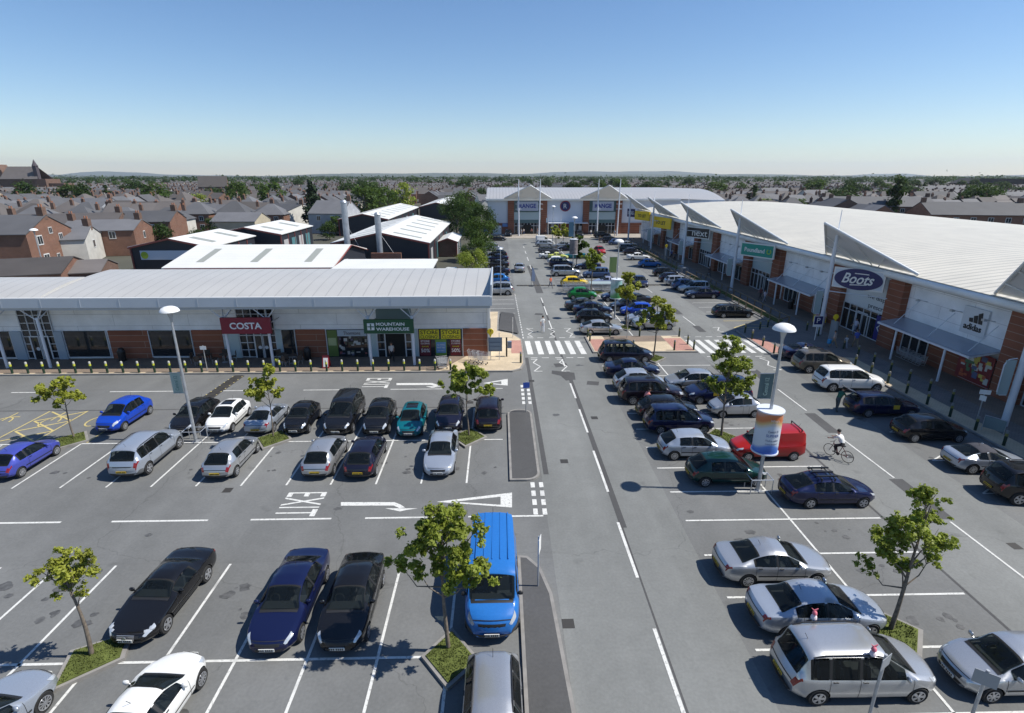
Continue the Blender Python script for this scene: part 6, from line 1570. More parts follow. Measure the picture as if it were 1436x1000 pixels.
# sandwich board, cone, wind shield
o = thing('sandwich_board', 'red and white sandwich board behind the bollards near the green shop sign', 'sandwich board', (-14.7, 43.5, .13))
for s_ in (-1, 1):
    b = MB(); a = Vector((-14.95, 43.5, .14)); d_ = Vector((.55, 0, 0)); up = Vector((0, -.28 * s_, 1.05)); base = a + Vector((0, .30 * s_, 0)); b.extr([base, base + d_, base + d_ + up, base + up], (0, .03, 0)); b.build('panel', RED, o)
    if s_ < 0: b = MB(); f = Vector((0, -.01, 0)); b.extr([base + d_ * .15 + up * .1 + f, base + d_ * .85 + up * .1 + f, base + d_ * .85 + up * .8 + f, base + d_ * .15 + up * .8 + f], (0, -.006, 0)); b.build('poster', WHITE, o)
o = thing('traffic_cone', 'dark based white traffic cone by the thick right mast', 'cone', (33.2, 29.3, .13)); b = MB(); b.box(32.95, 33.45, 29.05, 29.55, .13, .18); b.build('base', BLACK, o); b = MB(); b.lathe((33.2, 29.3, .18), [(.17, 0), (.10, .38), (.04, .72)], 12); b.build('cone', WHITE, o, smooth=40)
o = thing('glass_screen', 'free-standing glass wind screen beside the black hatchback', 'screen', (31.0, 28.5, .13)); b = MB(); b.extr([(30.6, 30.6, .35), (31.2, 29.7, .35), (31.2, 29.7, 1.1), (30.6, 30.6, 1.1)], (.02, .02, 0)); b.build('pane', mat('screen_glass', (.2, .25, .25), .1), o); b = MB(); b.tube([(30.6, 30.6, .13), (30.6, 30.6, 1.15), (31.2, 29.7, 1.15), (31.2, 29.7, .13)], .025, 6); b.build('frame', STEEL, o)
# cafe tables and chairs
WOOD = mat('dark_wicker', (.07, .05, .035), .8)
def table(x, y, label):
    o = thing('cafe_table', label, 'table', (x, y, .13)); b = MB(); b.lathe((x, y, .84), [(.38, 0), (.38, .03)], 16); b.build('tabletop', WOOD, o); b = MB(); b.tube([(x, y, .13), (x, y, .84)], .03, 6); b.lathe((x, y, .13), [(.25, 0), (.24, .02)], 10); b.build('leg', STEEL, o)
def chair(x, y, rz, label):
    o = thing('cafe_chair', label, 'chair', (x, y, .13), rz, 'cafe chairs before the coffee shop'); L_ = dict(local=True)
    MB().box(-.22, .22, -.22, .22, .42, .47).build('seat', WOOD, o, **L_); MB().box(-.22, .22, .2, .24, .48, .9).build('backrest', WOOD, o, **L_)
    for a in (-.2, .2):
        for c in (-.2, .2): MB().tube([(a, c, 0), (a, c, .42)], .018, 5).build('leg', STEEL, o, **L_)
for i, (x, y) in enumerate(((-25.7, 44.9), (-23.9, 45.0), (-18.9, 45.0), (-17.9, 44.6))):
    table(x, y, ('leftmost cafe table before the coffee shop', 'cafe table left of the coffee shop columns', 'cafe table right of the coffee shop columns', 'cafe table nearest the black bin')[i])
    for k, a in enumerate((0, 90, 180, 270)):
        if (i + k) % 4 == 3: continue
        t = R(a + 20 * i); chair(x + .72 * math.sin(t) * -1, y + .72 * math.cos(t), t, 'wicker cafe chair pulled up to a table before the coffee shop')
# trolleys
TW = mat('trolley_wire', (.55, .56, .57), .35, .6)
def trolley_mesh():
    b = MB()
    x0, x1, w0, w1, z0, z1 = -.42, .42, .20, .27, .45, 1.0
    for i in range(6):
        t = i / 5; z = z0 + (z1 - z0) * t; w = w0 + (w1 - w0) * t; a = x0 + .12 * (1 - t); c = x1 + .05 * t
        b.tube([(a, -w, z), (c, -w, z), (c, w, z), (a, w, z), (a, -w, z)], .012, 4)
    for i in range(7):
        x = x0 + (x1 - x0) * i / 6; b.tube([(x, -w1, z1), (x * .95, -w0, z0), (x * .95, w0, z0), (x, w1, z1)], .009, 4)
    for sg in (-1, 1): b.tube([(x0, sg * .25, 1.05), (x0 + .1, sg * .22, .2), (x1, sg * .2, .16)], .016, 5)
    b.tube([(x0 - .06, -.27, 1.06), (x0 - .06, .27, 1.06)], .022, 6)
    return b.mesh('basket', [TW])
TM = trolley_mesh(); wm_ = MB().lathe((0, 0, 0), [(.06, -.02), (.065, 0), (.06, .02)], 10, 0, 'y').mesh('castor', [BLACK])
def trolley(x, y, rz, label, z=.13, group='shopping trolleys', full=True):
    o = thing('shopping_trolley', label, 'trolley', (x, y, z), rz, group); c = bpy.data.objects.new('basket', TM); COL.objects.link(c); c.parent = o
    if full:
        for a in (-.33, .38):
            for q in (-.2, .2): w = bpy.data.objects.new('castor', wm_); COL.objects.link(w); w.parent = o; w.location = (a, q, .065)
trolley(-4.9, 42.95, .3, 'lone shopping trolley between the bollards at the sunny end of the parade')
trolley(-2.35, 44.6, -.3, 'shopping trolley standing against the end brick panel', group='trolleys by the end brick panel'); trolley(-1.95, 44.3, -.3, 'shopping trolley nested in the middle at the end brick panel', group='trolleys by the end brick panel'); trolley(-1.55, 44.0, -.3, 'shopping trolley at the front of the huddle by the end brick panel', group='trolleys by the end brick panel')
o = thing('trolley_shelter', 'open-sided trolley shelter with clear roof below the yellow car', 'trolley shelter', (13, 75.6, 0))
b = MB()
for x in (8.9, 11.6, 14.3, 17.4):
    for y in (74.7, 76.6): b.tube([(x, y, 0), (x, y, 1.05)], .035, 6)
for y in (74.7, 76.6):
    for z in (.3, .65, 1.05): b.tube([(8.9, y, z), (17.4, y, z)], .03, 6)
b.build('frame', STEEL, o); b = MB(); b.extr([(12.6, 74.8, 1.1), (15.6, 74.8, 1.1), (15.6, 75.7, 1.3), (12.6, 75.7, 1.3)], (0, 0, .02)); b.build('clear_roof', mat('clear_roof', (.30, .36, .36), .15), o)
for i in range(24): trolley(9.3 + .32 * i, 75.2 + .8 * (i % 2), 0, 'shopping trolley nested in the row inside the trolley shelter', .0, 'trolleys inside the shelter', False)
for i in range(6): trolley(35.3 + .0 * i, 42.4 + .42 * i, R(90), 'shopping trolley stacked under the low canopy by the three-bar wall sign', .13, 'trolleys under the low canopy', False)
# cycle stands by the far verge
for i in range(7):
    y = 89.2 + .42 * i; o = thing('cycle_stand', 'steel cycle hoop in the stand between the two verges', 'cycle stand', (30.8, y, .12), 0, 'cycle hoops between the verges'); b = MB(); b.tube([(30.3, y, .12), (30.3, y, .8), (30.5, y, .95), (31.1, y, .95), (31.3, y, .8), (31.3, y, .12)], .03, 6); b.build('hoop', STEEL, o)
# flag banner and far flagpoles
o = thing('feather_flag', 'dark and white feather flag on the main road centre line', 'flag', (4.6, 79, 0)); b = MB(); b.tube([(4.6, 79, 0), (4.6, 79, 2.2), (4.75, 79, 2.9)], .025, 5); b.lathe((4.6, 79, 0), [(.4, 0), (.4, .05)], 12); b.build('pole', BLACK, o); b = MB(); b.extr([(4.62, 79, .8), (5.15, 79, .7), (5.2, 79, 1.7), (4.95, 79, 2.6), (4.72, 79, 2.8)], (0, .02, 0)); b.build('flag', mat('flag_cloth', (.35, .40, .50), .7), o)
for x, lab in ((13.2, 'left'), (16.6, 'middle')):
    o = thing('flagpole', '%s thin flagpole before the far white wall' % lab, 'flagpole', (x, 150, .05)); b = MB(); b.tube([(x, 150, .05), (x, 150, 5.4)], [.06, .03], 6); b.build('pole', WHITE, o)
b = MB(); b.extr([(12.6, 150, 3.4), (13.15, 150, 3.4), (13.15, 150, 4.6), (12.6, 150, 4.6)], (0, .02, 0)); f = b.build('flag', mat('pale_flag', (.5, .56, .6), .7)); recentre(f); tag(f, 'small pale flag on the left thin flagpole', 'flag')
# yard railings
o = thing('yard_railing', 'tall grey palisade railing behind the parade on the left', 'fence', (-50, 74, 0)); b = MB()
for i in range(120): b.bar((-62 + .3 * i, 74, 0), (-62 + .3 * i, 74, 2.2), .05, .03)
b.bar((-62, 74, .5), (-26, 74, .5), .06); b.bar((-62, 74, 1.9), (-26, 74, 1.9), .06); b.build('rails', mat('railing_grey', (.12, .13, .14), .6), o)
o = thing('yard_railing', 'palisade railing across the yard road beside the hedge line', 'fence', (-7, 100, 0)); b = MB()
for i in range(40): b.bar((-11 + .24 * i, 112, 0), (-11 + .24 * i, 112, 2.1), .04, .03)
b.bar((-11, 112, 1.8), (-1.5, 112, 1.8), .06); b.build('rails', MATS['railing_grey'], o)

# ================================================================== PEOPLE
def fingers(b, wrist, d, side, open_=.3):
    'palm, four unequal bent fingers and a thumb'
    d = Vector(d).normalized(); side = Vector(side).normalized(); n = d.cross(side).normalized()
    w = Vector(wrist); b.tube([w, w + d * .05, w + d * .095], [.026, .038, .034], 6, 0)
    for i, l in enumerate((.068, .078, .072, .055)):
        r0 = w + d * .09 + side * (.030 - .02 * i); m = r0 + d * l * .5 + n * .004; b.tube([r0, m, m + d * l * .42 + n * l * open_], [.0095, .009, .006], 5, 0)
    t0 = w + d * .03 + side * .03; b.tube([t0, t0 + d * .03 + side * .03, t0 + d * .065 + side * .035 + n * .012], [.011, .010, .007], 5, 0)
PERSON_BASE = {}
def person_mesh(pose):
    'continuous body grown on a jointed skeleton; returns mesh with face groups by bone'
    J, E, RAD = {}, [], {}
    def j(n, p, r): J[n] = Vector(p); RAD[n] = r
    A = dict(walk=(.30, .45, 0), stand=(.06, .08, 0), lean=(.12, 1.0, .55), sit=(0, .9, 0), cycle=(0, 1.0, .5))[pose]; st, arm, bend = A
    hip = .93; f = lambda z: Vector((math.sin(bend) * z, 0, math.cos(bend) * z))
    o = Vector((0, 0, hip))
    if pose == 'cycle': o = Vector((-.12, 0, 1.0))
    if pose == 'sit': o = Vector((0, 0, .52))
    j('pel', o, .135); j('waist', o + f(.18), .125); j('chest', o + f(.38), .155); j('neck0', o + f(.50), .075); j('neck', o + f(.56) + Vector((.01, 0, 0)), .058)
    hd = o + f(.60) + Vector((.035, 0, .05)); j('head0', hd, .085); j('head1', hd + Vector((.012, 0, .085)), .098); j('head2', hd + Vector((0, 0, .165)), .07)
    E += [('pel', 'waist'), ('waist', 'chest'), ('chest', 'neck0'), ('neck0', 'neck'), ('neck', 'head0'), ('head0', 'head1'), ('head1', 'head2')]
    hands = []
    for s, nm in ((1, 'l'), (-1, 'r')):
        j('hip' + nm, o + Vector((0, .09 * s, -.05)), .095)
        if pose == 'cycle': kn = o + Vector((.36, .10 * s, -.22 if s > 0 else -.34)); an = kn + Vector((-.10 if s > 0 else -.12, 0, -.36))
        elif pose == 'sit': kn = o + Vector((.42, .11 * s, 0)); an = kn + Vector((.06, 0, -.42))
        else: kn = Vector((st * .55 * s + .04, .10 * s, .50)); an = Vector((st * s - (.06 if s < 0 and st > .2 else 0), .10 * s, .085 + (.06 if s < 0 and st > .2 else 0)))
        j('kn' + nm, kn, .062); j('an' + nm, an, .042); j('toe' + nm, an + Vector((.16, .01 * s, -.045)), .036)
        sh_ = o + f(.455) + Vector((0, .185 * s, 0)); j('sh' + nm, sh_, .062)
        if pose == 'cycle': el = sh_ + Vector((.22, .05 * s, -.16)); wr = el + Vector((.21, -.02 * s, -.09))
        elif pose == 'lean': el = sh_ + Vector((.16, .05 * s, -.22)); wr = el + Vector((.22, -.04 * s, -.05))
        elif pose == 'sit': el = sh_ + Vector((.06, .05 * s, -.26)); wr = el + Vector((.22, -.03 * s, -.05))
        else: a_ = -arm * s; el = sh_ + Vector((math.sin(a_) * .27, .05 * s, -math.cos(a_) * .27)); wr = el + Vector((math.sin(a_ + .35) * .24, -.01 * s, -math.cos(a_ + .35) * .24))
        j('el' + nm, el, .043); j('wr' + nm, wr, .030); hands.append((wr, wr - el, s))
        E += [('pel', 'hip' + nm), ('hip' + nm, 'kn' + nm), ('kn' + nm, 'an' + nm), ('an' + nm, 'toe' + nm), ('chest', 'sh' + nm), ('sh' + nm, 'el' + nm), ('el' + nm, 'wr' + nm)]
    names = list(J); idx = {n: i for i, n in enumerate(names)}
    me = bpy.data.meshes.new('sk'); me.from_pydata([J[n] for n in names], [(idx[a], idx[b]) for a, b in E], [])
    ob = bpy.data.objects.new('sk', me); COL.objects.link(ob); md = ob.modifiers.new('s', 'SKIN'); md.use_smooth_shade = True
    sv = me.skin_vertices[0].data
    for n in names: sv[idx[n]].radius = (RAD[n], RAD[n] * (1.25 if n in ('chest', 'pel', 'waist') else 1)); sv[idx[n]].use_root = n == 'pel'
    su = ob.modifiers.new('u', 'SUBSURF'); su.levels = 1
    bpy.context.view_layer.update(); res = bpy.data.meshes.new_from_object(ob.evaluated_get(bpy.context.evaluated_depsgraph_get())); bpy.data.objects.remove(ob)
    V = np.empty(len(res.vertices) * 3); res.vertices.foreach_get('co', V); V = V.reshape(-1, 3)
    b = MB(); b.v = [tuple(v) for v in V]
    for p in res.polygons:
        c = Vector(p.center); best = None
        for a, e in E:
            A_, B_ = J[a], J[e]; t = max(0, min(1, (c - A_).dot(B_ - A_) / max(1e-9, (B_ - A_).length_squared))); q = (c - A_.lerp(B_, t)).length - .5 * (RAD[a] + RAD[e]) * .5
            if best is None or q < best[0]: best = (q, a, e, t)
        _, a, e, t = best
        k = 0
        if a in ('waist', 'chest') or (a == 'pel' and e == 'waist') or (a[:2] == 'sh' and t < .8): k = 1
        if a == 'neck0' or a in ('neck', 'head0', 'head1'): k = 0
        if (a == 'pel' and e[:3] == 'hip') or a[:3] == 'hip' or a[:2] == 'kn': k = 2
        if a == 'pel' and e == 'waist' and t < .35: k = 2
        if a[:2] == 'an': k = 3
        b.f.append(list(p.vertices)); b.m.append(k)
    for wr, d, s in hands: fingers(b, wr, d, Vector((.8, -.3 * s, .3)))
    H = J['head1']; b.lathe(H + Vector((.095, 0, -.02)), [(.008, .035), (.02, -.012), (.006, -.02)], 6, 0); 
    for s in (1, -1): b.lathe(H + Vector((.086, .035 * s, .02)), [(.004, -.008), (.012, 0), (.004, .008)], 6, 3); b.lathe(H + Vector((-.005, .097 * s, 0)), [(.008, -.03), (.018, 0), (.008, .03)], 6, 0)
    b.box(H.x + .083, H.x + .092, -.024, .024, H.z - .058, H.z - .05, 4)
    hair = MB(); hair.lathe(H + Vector((-.018, 0, .0)), [(.085, -.03), (.108, .02), (.105, .07), (.075, .115), (.01, .135)], 12)
    out = (b.mesh('body', [ASPH] * 5, smooth=70, fix=False), hair.mesh('hair', [ASPH], smooth=60))
    PERSON_BASE[pose] = out
    return out
SKIN = mat('skin', (.42, .24, .17), .6); LIP = mat('lips', (.30, .10, .09), .6); SHOE = mat('dark_shoes', (.03, .028, .026), .6)
def person(x, y, face, pose, top, legs, hair, label, h=1.72, z=.0, group=None):
    bm_, hm = PERSON_BASE.get(pose) or person_mesh(pose)
    o = thing('person', label, 'person', (x, y, z), R(face), group); o.scale = (h / 1.72,) * 3
    b = bpy.data.objects.new('body', bm_); COL.objects.link(b); b.parent = o
    for i, m in enumerate((SKIN, mat('top_%d_%d_%d' % tuple(int(c * 99) for c in top), top, .8), mat('legs_%d_%d_%d' % tuple(int(c * 99) for c in legs), legs, .8), SHOE, LIP)): set_slot(b, m, i)
    q = bpy.data.objects.new('hair', hm); COL.objects.link(q); q.parent = o; set_slot(q, mat('hair_%d_%d_%d' % tuple(int(c * 99) for c in hair), hair, .7))
    return o
WHT, BLK, JEAN, KH = (.68, .68, .66), (.015, .015, .018), (.05, .07, .14), (.25, .20, .13); BRN, DK, BLD = (.05, .03, .02), (.01, .009, .008), (.30, .2, .08)
person(-9.45, 45.0, -70, 'walk', (.55, .52, .5), BLK, BRN, 'person in pale top and dark skirt walking out of the green-signed shop', 1.66, .13)
x, y = G(761, 466); person(x, y, 90, 'walk', WHT, (.55, .56, .6), DK, 'person in white top and pale trousers crossing the main road')
x, y = G(772, 404); person(x, y, -60, 'walk', (.55, .12, .05), JEAN, BRN, 'person in orange-red top walking beside the yellow car')
person(9.9, 34.2, 20, 'lean', (.62, .22, .20), JEAN, DK, 'person in pink top leaning at a dark car in the centre block')
person(26.3, 44.0, 60, 'lean', WHT, BLK, DK, 'person in white shirt bending into the navy car by the forecourt')
person(33.2, 47.7, 80, 'walk', (.06, .10, .40), KH, BRN, 'person in blue T-shirt and shorts walking towards the shops', 1.8, .13)
person(32.2, 47.6, 80, 'walk', (.5, .5, .52), (.3, .33, .4), BLD, 'child in pale clothes beside the person in blue T-shirt', 1.25, .13); person(31.2, 47.8, 120, 'walk', (.45, .35, .3), KH, BRN, 'person in tan top with a blue bag near the totem', 1.65, .13)
b = MB(); b.lathe((30.8, 47.9, .55), [(.14, 0), (.18, .05), (.17, .4), (.12, .42)], 10); b.tube([(30.68, 47.9, .95), (30.72, 47.9, 1.12), (30.88, 47.9, 1.12), (30.92, 47.9, .95)], .012, 5); f = b.build('carrier_bag', mat('blue_bag', (.02, .25, .5), .5)); recentre(f); tag(f, 'bright blue carrier bag held by the person in tan', 'bag')
x, y = G(1172, 577); person(x, y, 20, 'lean', (.015, .10, .06), (.04, .06, .07), DK, 'person in green shirt loading the open boot of the navy taxi', 1.78)
for i, (x, y, fa, po, t, l, hcol, lab, hh) in enumerate(((33.8, 68.5, 200, 'walk', (.12, .03, .03), BLK, DK, 'person in dark red walking under the canopy by the teal sign', 1.7), (33.6, 66.9, 190, 'walk', (.5, .42, .45), (.3, .3, .35), BRN, 'person in pale pink walking by the shop doors near the teal sign', 1.6), (34.4, 56.4, 170, 'walk', (.45, .12, .2), JEAN, BRN, 'person in raspberry top left of the yellow grit bin', 1.68), (34.8, 55.6, 160, 'stand', (.5, .35, .36), (.4, .3, .32), BLD, 'person in pale pink right of the yellow grit bin', 1.6),
    (36.0, 52.2, 180, 'walk', (.5, .5, .6), (.2, .22, .3), DK, 'person in lilac beside the doorway under the navy oval sign', 1.7), (33.0, 84.5, 120, 'walk', BLK, (.06, .06, .07), DK, 'person in black on the arcade below the black sign', 1.75), (33.2, 105, 90, 'walk', (.12, .13, .3), BLK, DK, 'person in blue near the TO LET board mast', 1.72), (33.9, 107, 250, 'walk', (.5, .5, .52), JEAN, BRN, 'person in white near the TO LET board mast', 1.7), (32.6, 101, 80, 'stand', (.10, .10, .11), BLK, DK, 'person in dark clothes by the cycle stands', 1.75), (33.3, 100.2, 100, 'stand', (.3, .25, .22), (.2, .2, .2), BRN, 'person in brown by the cycle stands', 1.68),
    (25.6, 117, 70, 'stand', WHT, BLK, DK, 'person in white shirt standing at the far shop row cars', 1.75), (23.9, 131, 90, 'walk', BLK, BLK, DK, 'dark dressed person walking in the far service road', 1.8), (30.5, 146, 240, 'walk', WHT, WHT, BLD, 'person all in white by the far right-hand mast', 1.75), (24.5, 148, 90, 'walk', (.6, .58, .55), JEAN, BRN, 'person in cream near the far right-hand entrance', 1.7), (6.6, 151.5, 90, 'walk', (.55, .5, .45), JEAN, DK, 'person in cream at the far left-hand entrance', 1.7), (8.8, 152, 270, 'stand', (.3, .12, .1), BLK, BRN, 'person in rust top at the far left-hand entrance', 1.7), (10.4, 151, 180, 'walk', (.5, .3, .25), (.3, .3, .3), BLD, 'person in salmon right of the far left-hand entrance', 1.65), (12.4, 151.2, 0, 'walk', BLK, BLK, DK, 'person in black beside the far flagpoles', 1.75), (5.9, 150.3, 30, 'stand', WHT, (.5, .5, .48), BRN, 'person in white beside the far left mast', 1.7))):
    person(x, y, fa, po, t, l, hcol, lab, hh, .13 if x > 29.8 else (.06 if y > 143 else 0))
for i, (x, y, fa, lab) in enumerate(((35.0, 30.5, 200, 'person in black seated nearest the window display'), (35.3, 29.4, 190, 'person in black seated behind the thick right mast'), (34.6, 27.9, 170, 'person in dark grey seated at the right picture edge'))):
    o = thing('bench', ('left', 'middle', 'right')[i] + ' dark seat by the thick right mast', 'seat', (x, y, .13)); b = MB(); b.box(x - .3, x + .3, y - .3, y + .3, .50, .56); b.build('seat', BLACK, o); b = MB(); b.box(x + .24, x + .30, y - .3, y + .3, .565, 1.0); b.build('backrest', BLACK, o)
    for a in (-.26, .26):
        for c in (-.26, .26): MB().tube([(x + a, y + c, .13), (x + a, y + c, .5)], .02, 5).build('leg', BLACK, o)
    person(x, y, fa, 'sit', (.02, .02, .022) if i < 2 else (.06, .06, .065), BLK, DK, lab, 1.72, .13)
# cyclist
cxp, cyp = G(1174, 643); hd_ = 118
o = thing('bicycle', 'dark bicycle ridden by the cyclist in the service road', 'bicycle', (cxp, cyp, 0), R(hd_))
def bw(x):
    b = MB(); n = 24
    b.tube([(x + .34 * math.cos(2 * math.pi * i / n), 0, .35 + .34 * math.sin(2 * math.pi * i / n)) for i in range(n + 1)], .018, 6)
    w = b.build('wheel', RUBBER, o, local=True); s = MB()
    for i in range(12): a = 2 * math.pi * i / 12; s.tube([(x, 0, .35), (x + .33 * math.cos(a), 0, .35 + .33 * math.sin(a))], .004, 3)
    s.lathe((x, 0, .35), [(.03, -.04), (.03, .04)], 8, 0, 'y'); s.build('spokes', STEEL, w, local=True)
bw(.52); bw(-.52)
b = MB(); P = dict(bb=(0, 0, .32), st=(-.16, 0, .82), hd=(.36, 0, .80), hb=(.36, 0, .95), fr=(.52, 0, .35), rr=(-.52, 0, .35))
for a, c in (('bb', 'st'), ('bb', 'hd'), ('st', 'hd'), ('hd', 'fr'), ('rr', 'bb'), ('rr', 'st'), ('hd', 'hb')): b.tube([P[a], P[c]], .018, 6)
b.build('frame', mat('bike_red', (.12, .02, .02), .4), o, local=True)
b = MB(); b.tube([(.40, -.28, .98), (.36, 0, .96), (.40, .28, .98)], .014, 6); b.build('handlebar', BLACK, o, local=True); b = MB(); b.box(-.30, -.04, -.07, .07, .87, .92); b.tube([(-.17, 0, .8), (-.17, 0, .88)], .015, 5); b.build('saddle', BLACK, o, local=True); b = MB(); b.tube([(0, -.1, .32), (.12, -.1, .22)], .012, 4); b.tube([(0, .1, .32), (-.12, .1, .42)], .012, 4); b.lathe((0, .05, .32), [(.09, 0), (.09, .01)], 12, 0, 'y'); b.build('crank', BLACK, o, local=True)
person(cxp, cyp, hd_, 'cycle', WHT, BLK, DK, 'cyclist in white T-shirt and dark shorts riding in the service road', 1.72, .0)
# ================================================================== TRADING ESTATE AND TOWN
DCLAD = rib_mat('dark_cladding', (.022, .024, .032), 0, .33, .25, .55, 0, .12, .2)
WROOF = rib_mat('white_sheet_roof', (.64, .64, .61), 1, 1.0, .10, .5, 0, .10, .08)
LITE = mat('roof_light', (.30, .31, .27), .4)
REDT = mat('red_trim', (.20, .05, .04), .5)
BRICK = brick_mat('red_brick_wall', (.20, .088, .055), (.16, .07, .045), (.24, .20, .16), 1., .45, .15, .014)
BRICK2 = brick_mat('brown_brick_wall', (.15, .082, .058), (.12, .065, .046), (.20, .17, .14), 1., .45, .15, .014)
SLATE = rib_mat('grey_slate', (.095, .096, .102), 2, .22, .10, .75, 0, .25, .12, .38)
SLATE2 = rib_mat('brown_slate', (.095, .085, .08), 2, .22, .10, .8, 0, .25, .12, .4)
REND = mat('white_render', (.52, .50, .45), .8, noise=(.7, .12)); REND2 = mat('grey_render', (.30, .31, .33), .8, noise=(.7, .12)); REND3 = mat('cream_render', (.42, .37, .27), .8, noise=(.7, .12))
POT = mat('chimney_pot', (.30, .13, .07), .8); WINF = mat('window_frame_white', (.62, .62, .60), .5); WGL = mat('house_glass', (.025, .03, .035), .08)
def workshop(name, label, x0, x1, y0, y1, ze, zr, axis, lights=0, trims=(), wallm=None):
    'portal-frame unit: axis is the way its ridge runs'
    o = thing(name, label, 'workshop', ((x0 + x1) / 2, (y0 + y1) / 2, 0)); b = MB()
    if axis == 'y':
        xm = (x0 + x1) / 2; b.extr([(x0, y0, 0), (x1, y0, 0), (x1, y0, ze), (xm, y0, zr), (x0, y0, ze)], (0, y1 - y0, 0)); b.build('wall', wallm or DCLAD, o)
        for i, (a, c) in enumerate(((x0 - .3, xm), (x1 + .3, xm))):
            za = ze - .3 * (zr - ze) / abs(xm - x0); r = MB(); r.extr([(a, y0 - .3, za + .05), (c, y0 - .3, zr + .05), (c, y1 + .3, zr + .05), (a, y1 + .3, za + .05)], (0, 0, .14)); rf = r.build('roof', WROOF, o)
            for k in range(lights):
                t0, t1 = y0 + (y1 - y0) * (k + .40) / lights, y0 + (y1 - y0) * (k + .60) / lights; q = MB(); f = lambda s: (a + (c - a) * s, za + .21 + (zr - za) * s); (xa, z_a), (xb, z_b) = f(.22), f(.80)
                q.face([(xa, t0, z_a), (xb, t0, z_b), (xb, t1, z_b), (xa, t1, z_a)]); q.build('roof_light', LITE, rf)
        q = MB()
        for x in (x0, x1): q.box(x - .12, x + .12, y0 - .14, y0 - .003, 0, ze)
        q.bar((x0 - .3, y0 - .33, ze - .1), (xm, y0 - .33, zr + .08), .06, .28); q.bar((xm, y0 - .33, zr + .08), (x1 + .3, y0 - .33, ze - .1), .06, .28)
        for k in range(1, 5): y = y0 + (y1 - y0) * k / 5; q.box(x1 + .003, x1 + .1, y - .1, y + .1, 0, ze - .2)
        q.build('trim', REDT, o)
        for k in range(4):
            ya = y0 + (y1 - y0) * (k + .3) / 4.4; MB().box(x1 + .004, x1 + .06, ya, ya + 2.6, .05, 3.0).build('loading_door', mat('door_teal' if k % 2 else 'door_white', (.08, .2, .22) if k % 2 else (.4, .4, .4), .5), o)
    else:
        ym = (y0 + y1) / 2; b.extr([(x0, y0, 0), (x0, y1, 0), (x0, y1, ze), (x0, ym, zr), (x0, y0, ze)], (x1 - x0, 0, 0)); b.build('wall', wallm or DCLAD, o)
        for a, c in ((y0 - .3, ym), (y1 + .3, ym)):
            za = ze - .3 * (zr - ze) / abs(ym - y0); r = MB(); r.extr([(x0 - .3, a, za + .05), (x0 - .3, c, zr + .05), (x1 + .3, c, zr + .05), (x1 + .3, a, za + .05)], (0, 0, .14)); rf = r.build('roof', WROOF, o)
            for k in range(lights):
                t0, t1 = x0 + (x1 - x0) * (k + .43) / lights, x0 + (x1 - x0) * (k + .57) / lights; q = MB(); f = lambda s: (a + (c - a) * s, za + .21 + (zr - za) * s); (ya, z_a), (yb, z_b) = f(.22), f(.80)
                q.face([(t0, ya, z_a), (t1, ya, z_a), (t1, yb, z_b), (t0, yb, z_b)]); q.build('roof_light', LITE, rf)
        q = MB(); q.bar((x1 + .33, y0 - .3, ze - .1), (x1 + .33, ym, zr + .08), .28, .06); q.bar((x1 + .33, ym, zr + .08), (x1 + .33, y1 + .3, ze - .1), .28, .06); q.box(x0, x1, y0 - .36, y0 - .31, ze - .12, ze + .06); q.build('trim', REDT, o)
        MB().box(x1 + .003, x1 + .25, ym - 3.4, ym - 1.6, ze - 1.3, ze + .1).build('vent_box', mat('vent_grey', (.3, .3, .3), .5), o)
    return o
w1 = workshop('workshop_unit', 'white-roofed dark workshop with three roof lights right behind the parade', -42, -21.3, 69, 87, 4.4, 6.1, 'x', 3)
w2 = workshop('workshop_unit', 'dark gabled workshop with a white sign board on its front', -61, -48, 92, 109, 4.2, 5.5, 'y', 2)
s = thing('wall_sign', 'long white sign board with green dot on the dark workshop gable', 'sign', (-55, 91.9, 2)); MB().box(-59.5, -50.3, 91.8, 91.95, 2.2, 3.7).build('board', mat('sign_pale_blue', (.5, .55, .62), .5), s); b = MB(); b.lathe((-58.8, 91.75, 2.95), [(.6, 0), (.6, .04)], 14, 0, 'y'); b.build('emblem', mat('emblem_green', (.3, .4, .03), .5), s)
w3 = workshop('workshop_unit', 'small white-roofed dark workshop with red corner trims', -58, -44, 112, 131, 4.2, 5.5, 'y', 2)
w4 = workshop('workshop_unit', 'largest dark workshop with two silver flues at its gable', -29, -12.4, 96, 139, 4.3, 6.0, 'y', 6)
w5 = workshop('workshop_unit', 'long white-roofed workshop row behind the two silver flues', -43, -30, 150, 208, 4.3, 5.6, 'y', 8)
w6 = workshop('workshop_unit', 'far white-roofed workshop row with red doors', -29, -17, 205, 262, 4.6, 6.0, 'y', 8)
w7 = workshop('workshop_unit', 'small lean-to unit on the right side of the largest workshop', -12.1, -8.6, 110, 122, 2.9, 3.5, 'y', 0, wallm=BRICK)
o = thing('rear_unit', 'low white flat-roofed unit tucked behind the parade ridge', 'workshop', (-13, 66, 0)); MB().box(-19.5, -8.2, 63.5, 70.5, 0, 4.75).build('wall', DCLAD, o); b = MB(); b.extr([(-20, 63.2, 4.8), (-8, 63.2, 4.8), (-8, 70.8, 5.1), (-20, 70.8, 5.1)], (0, 0, .15)); b.build('roof', WROOF, o)
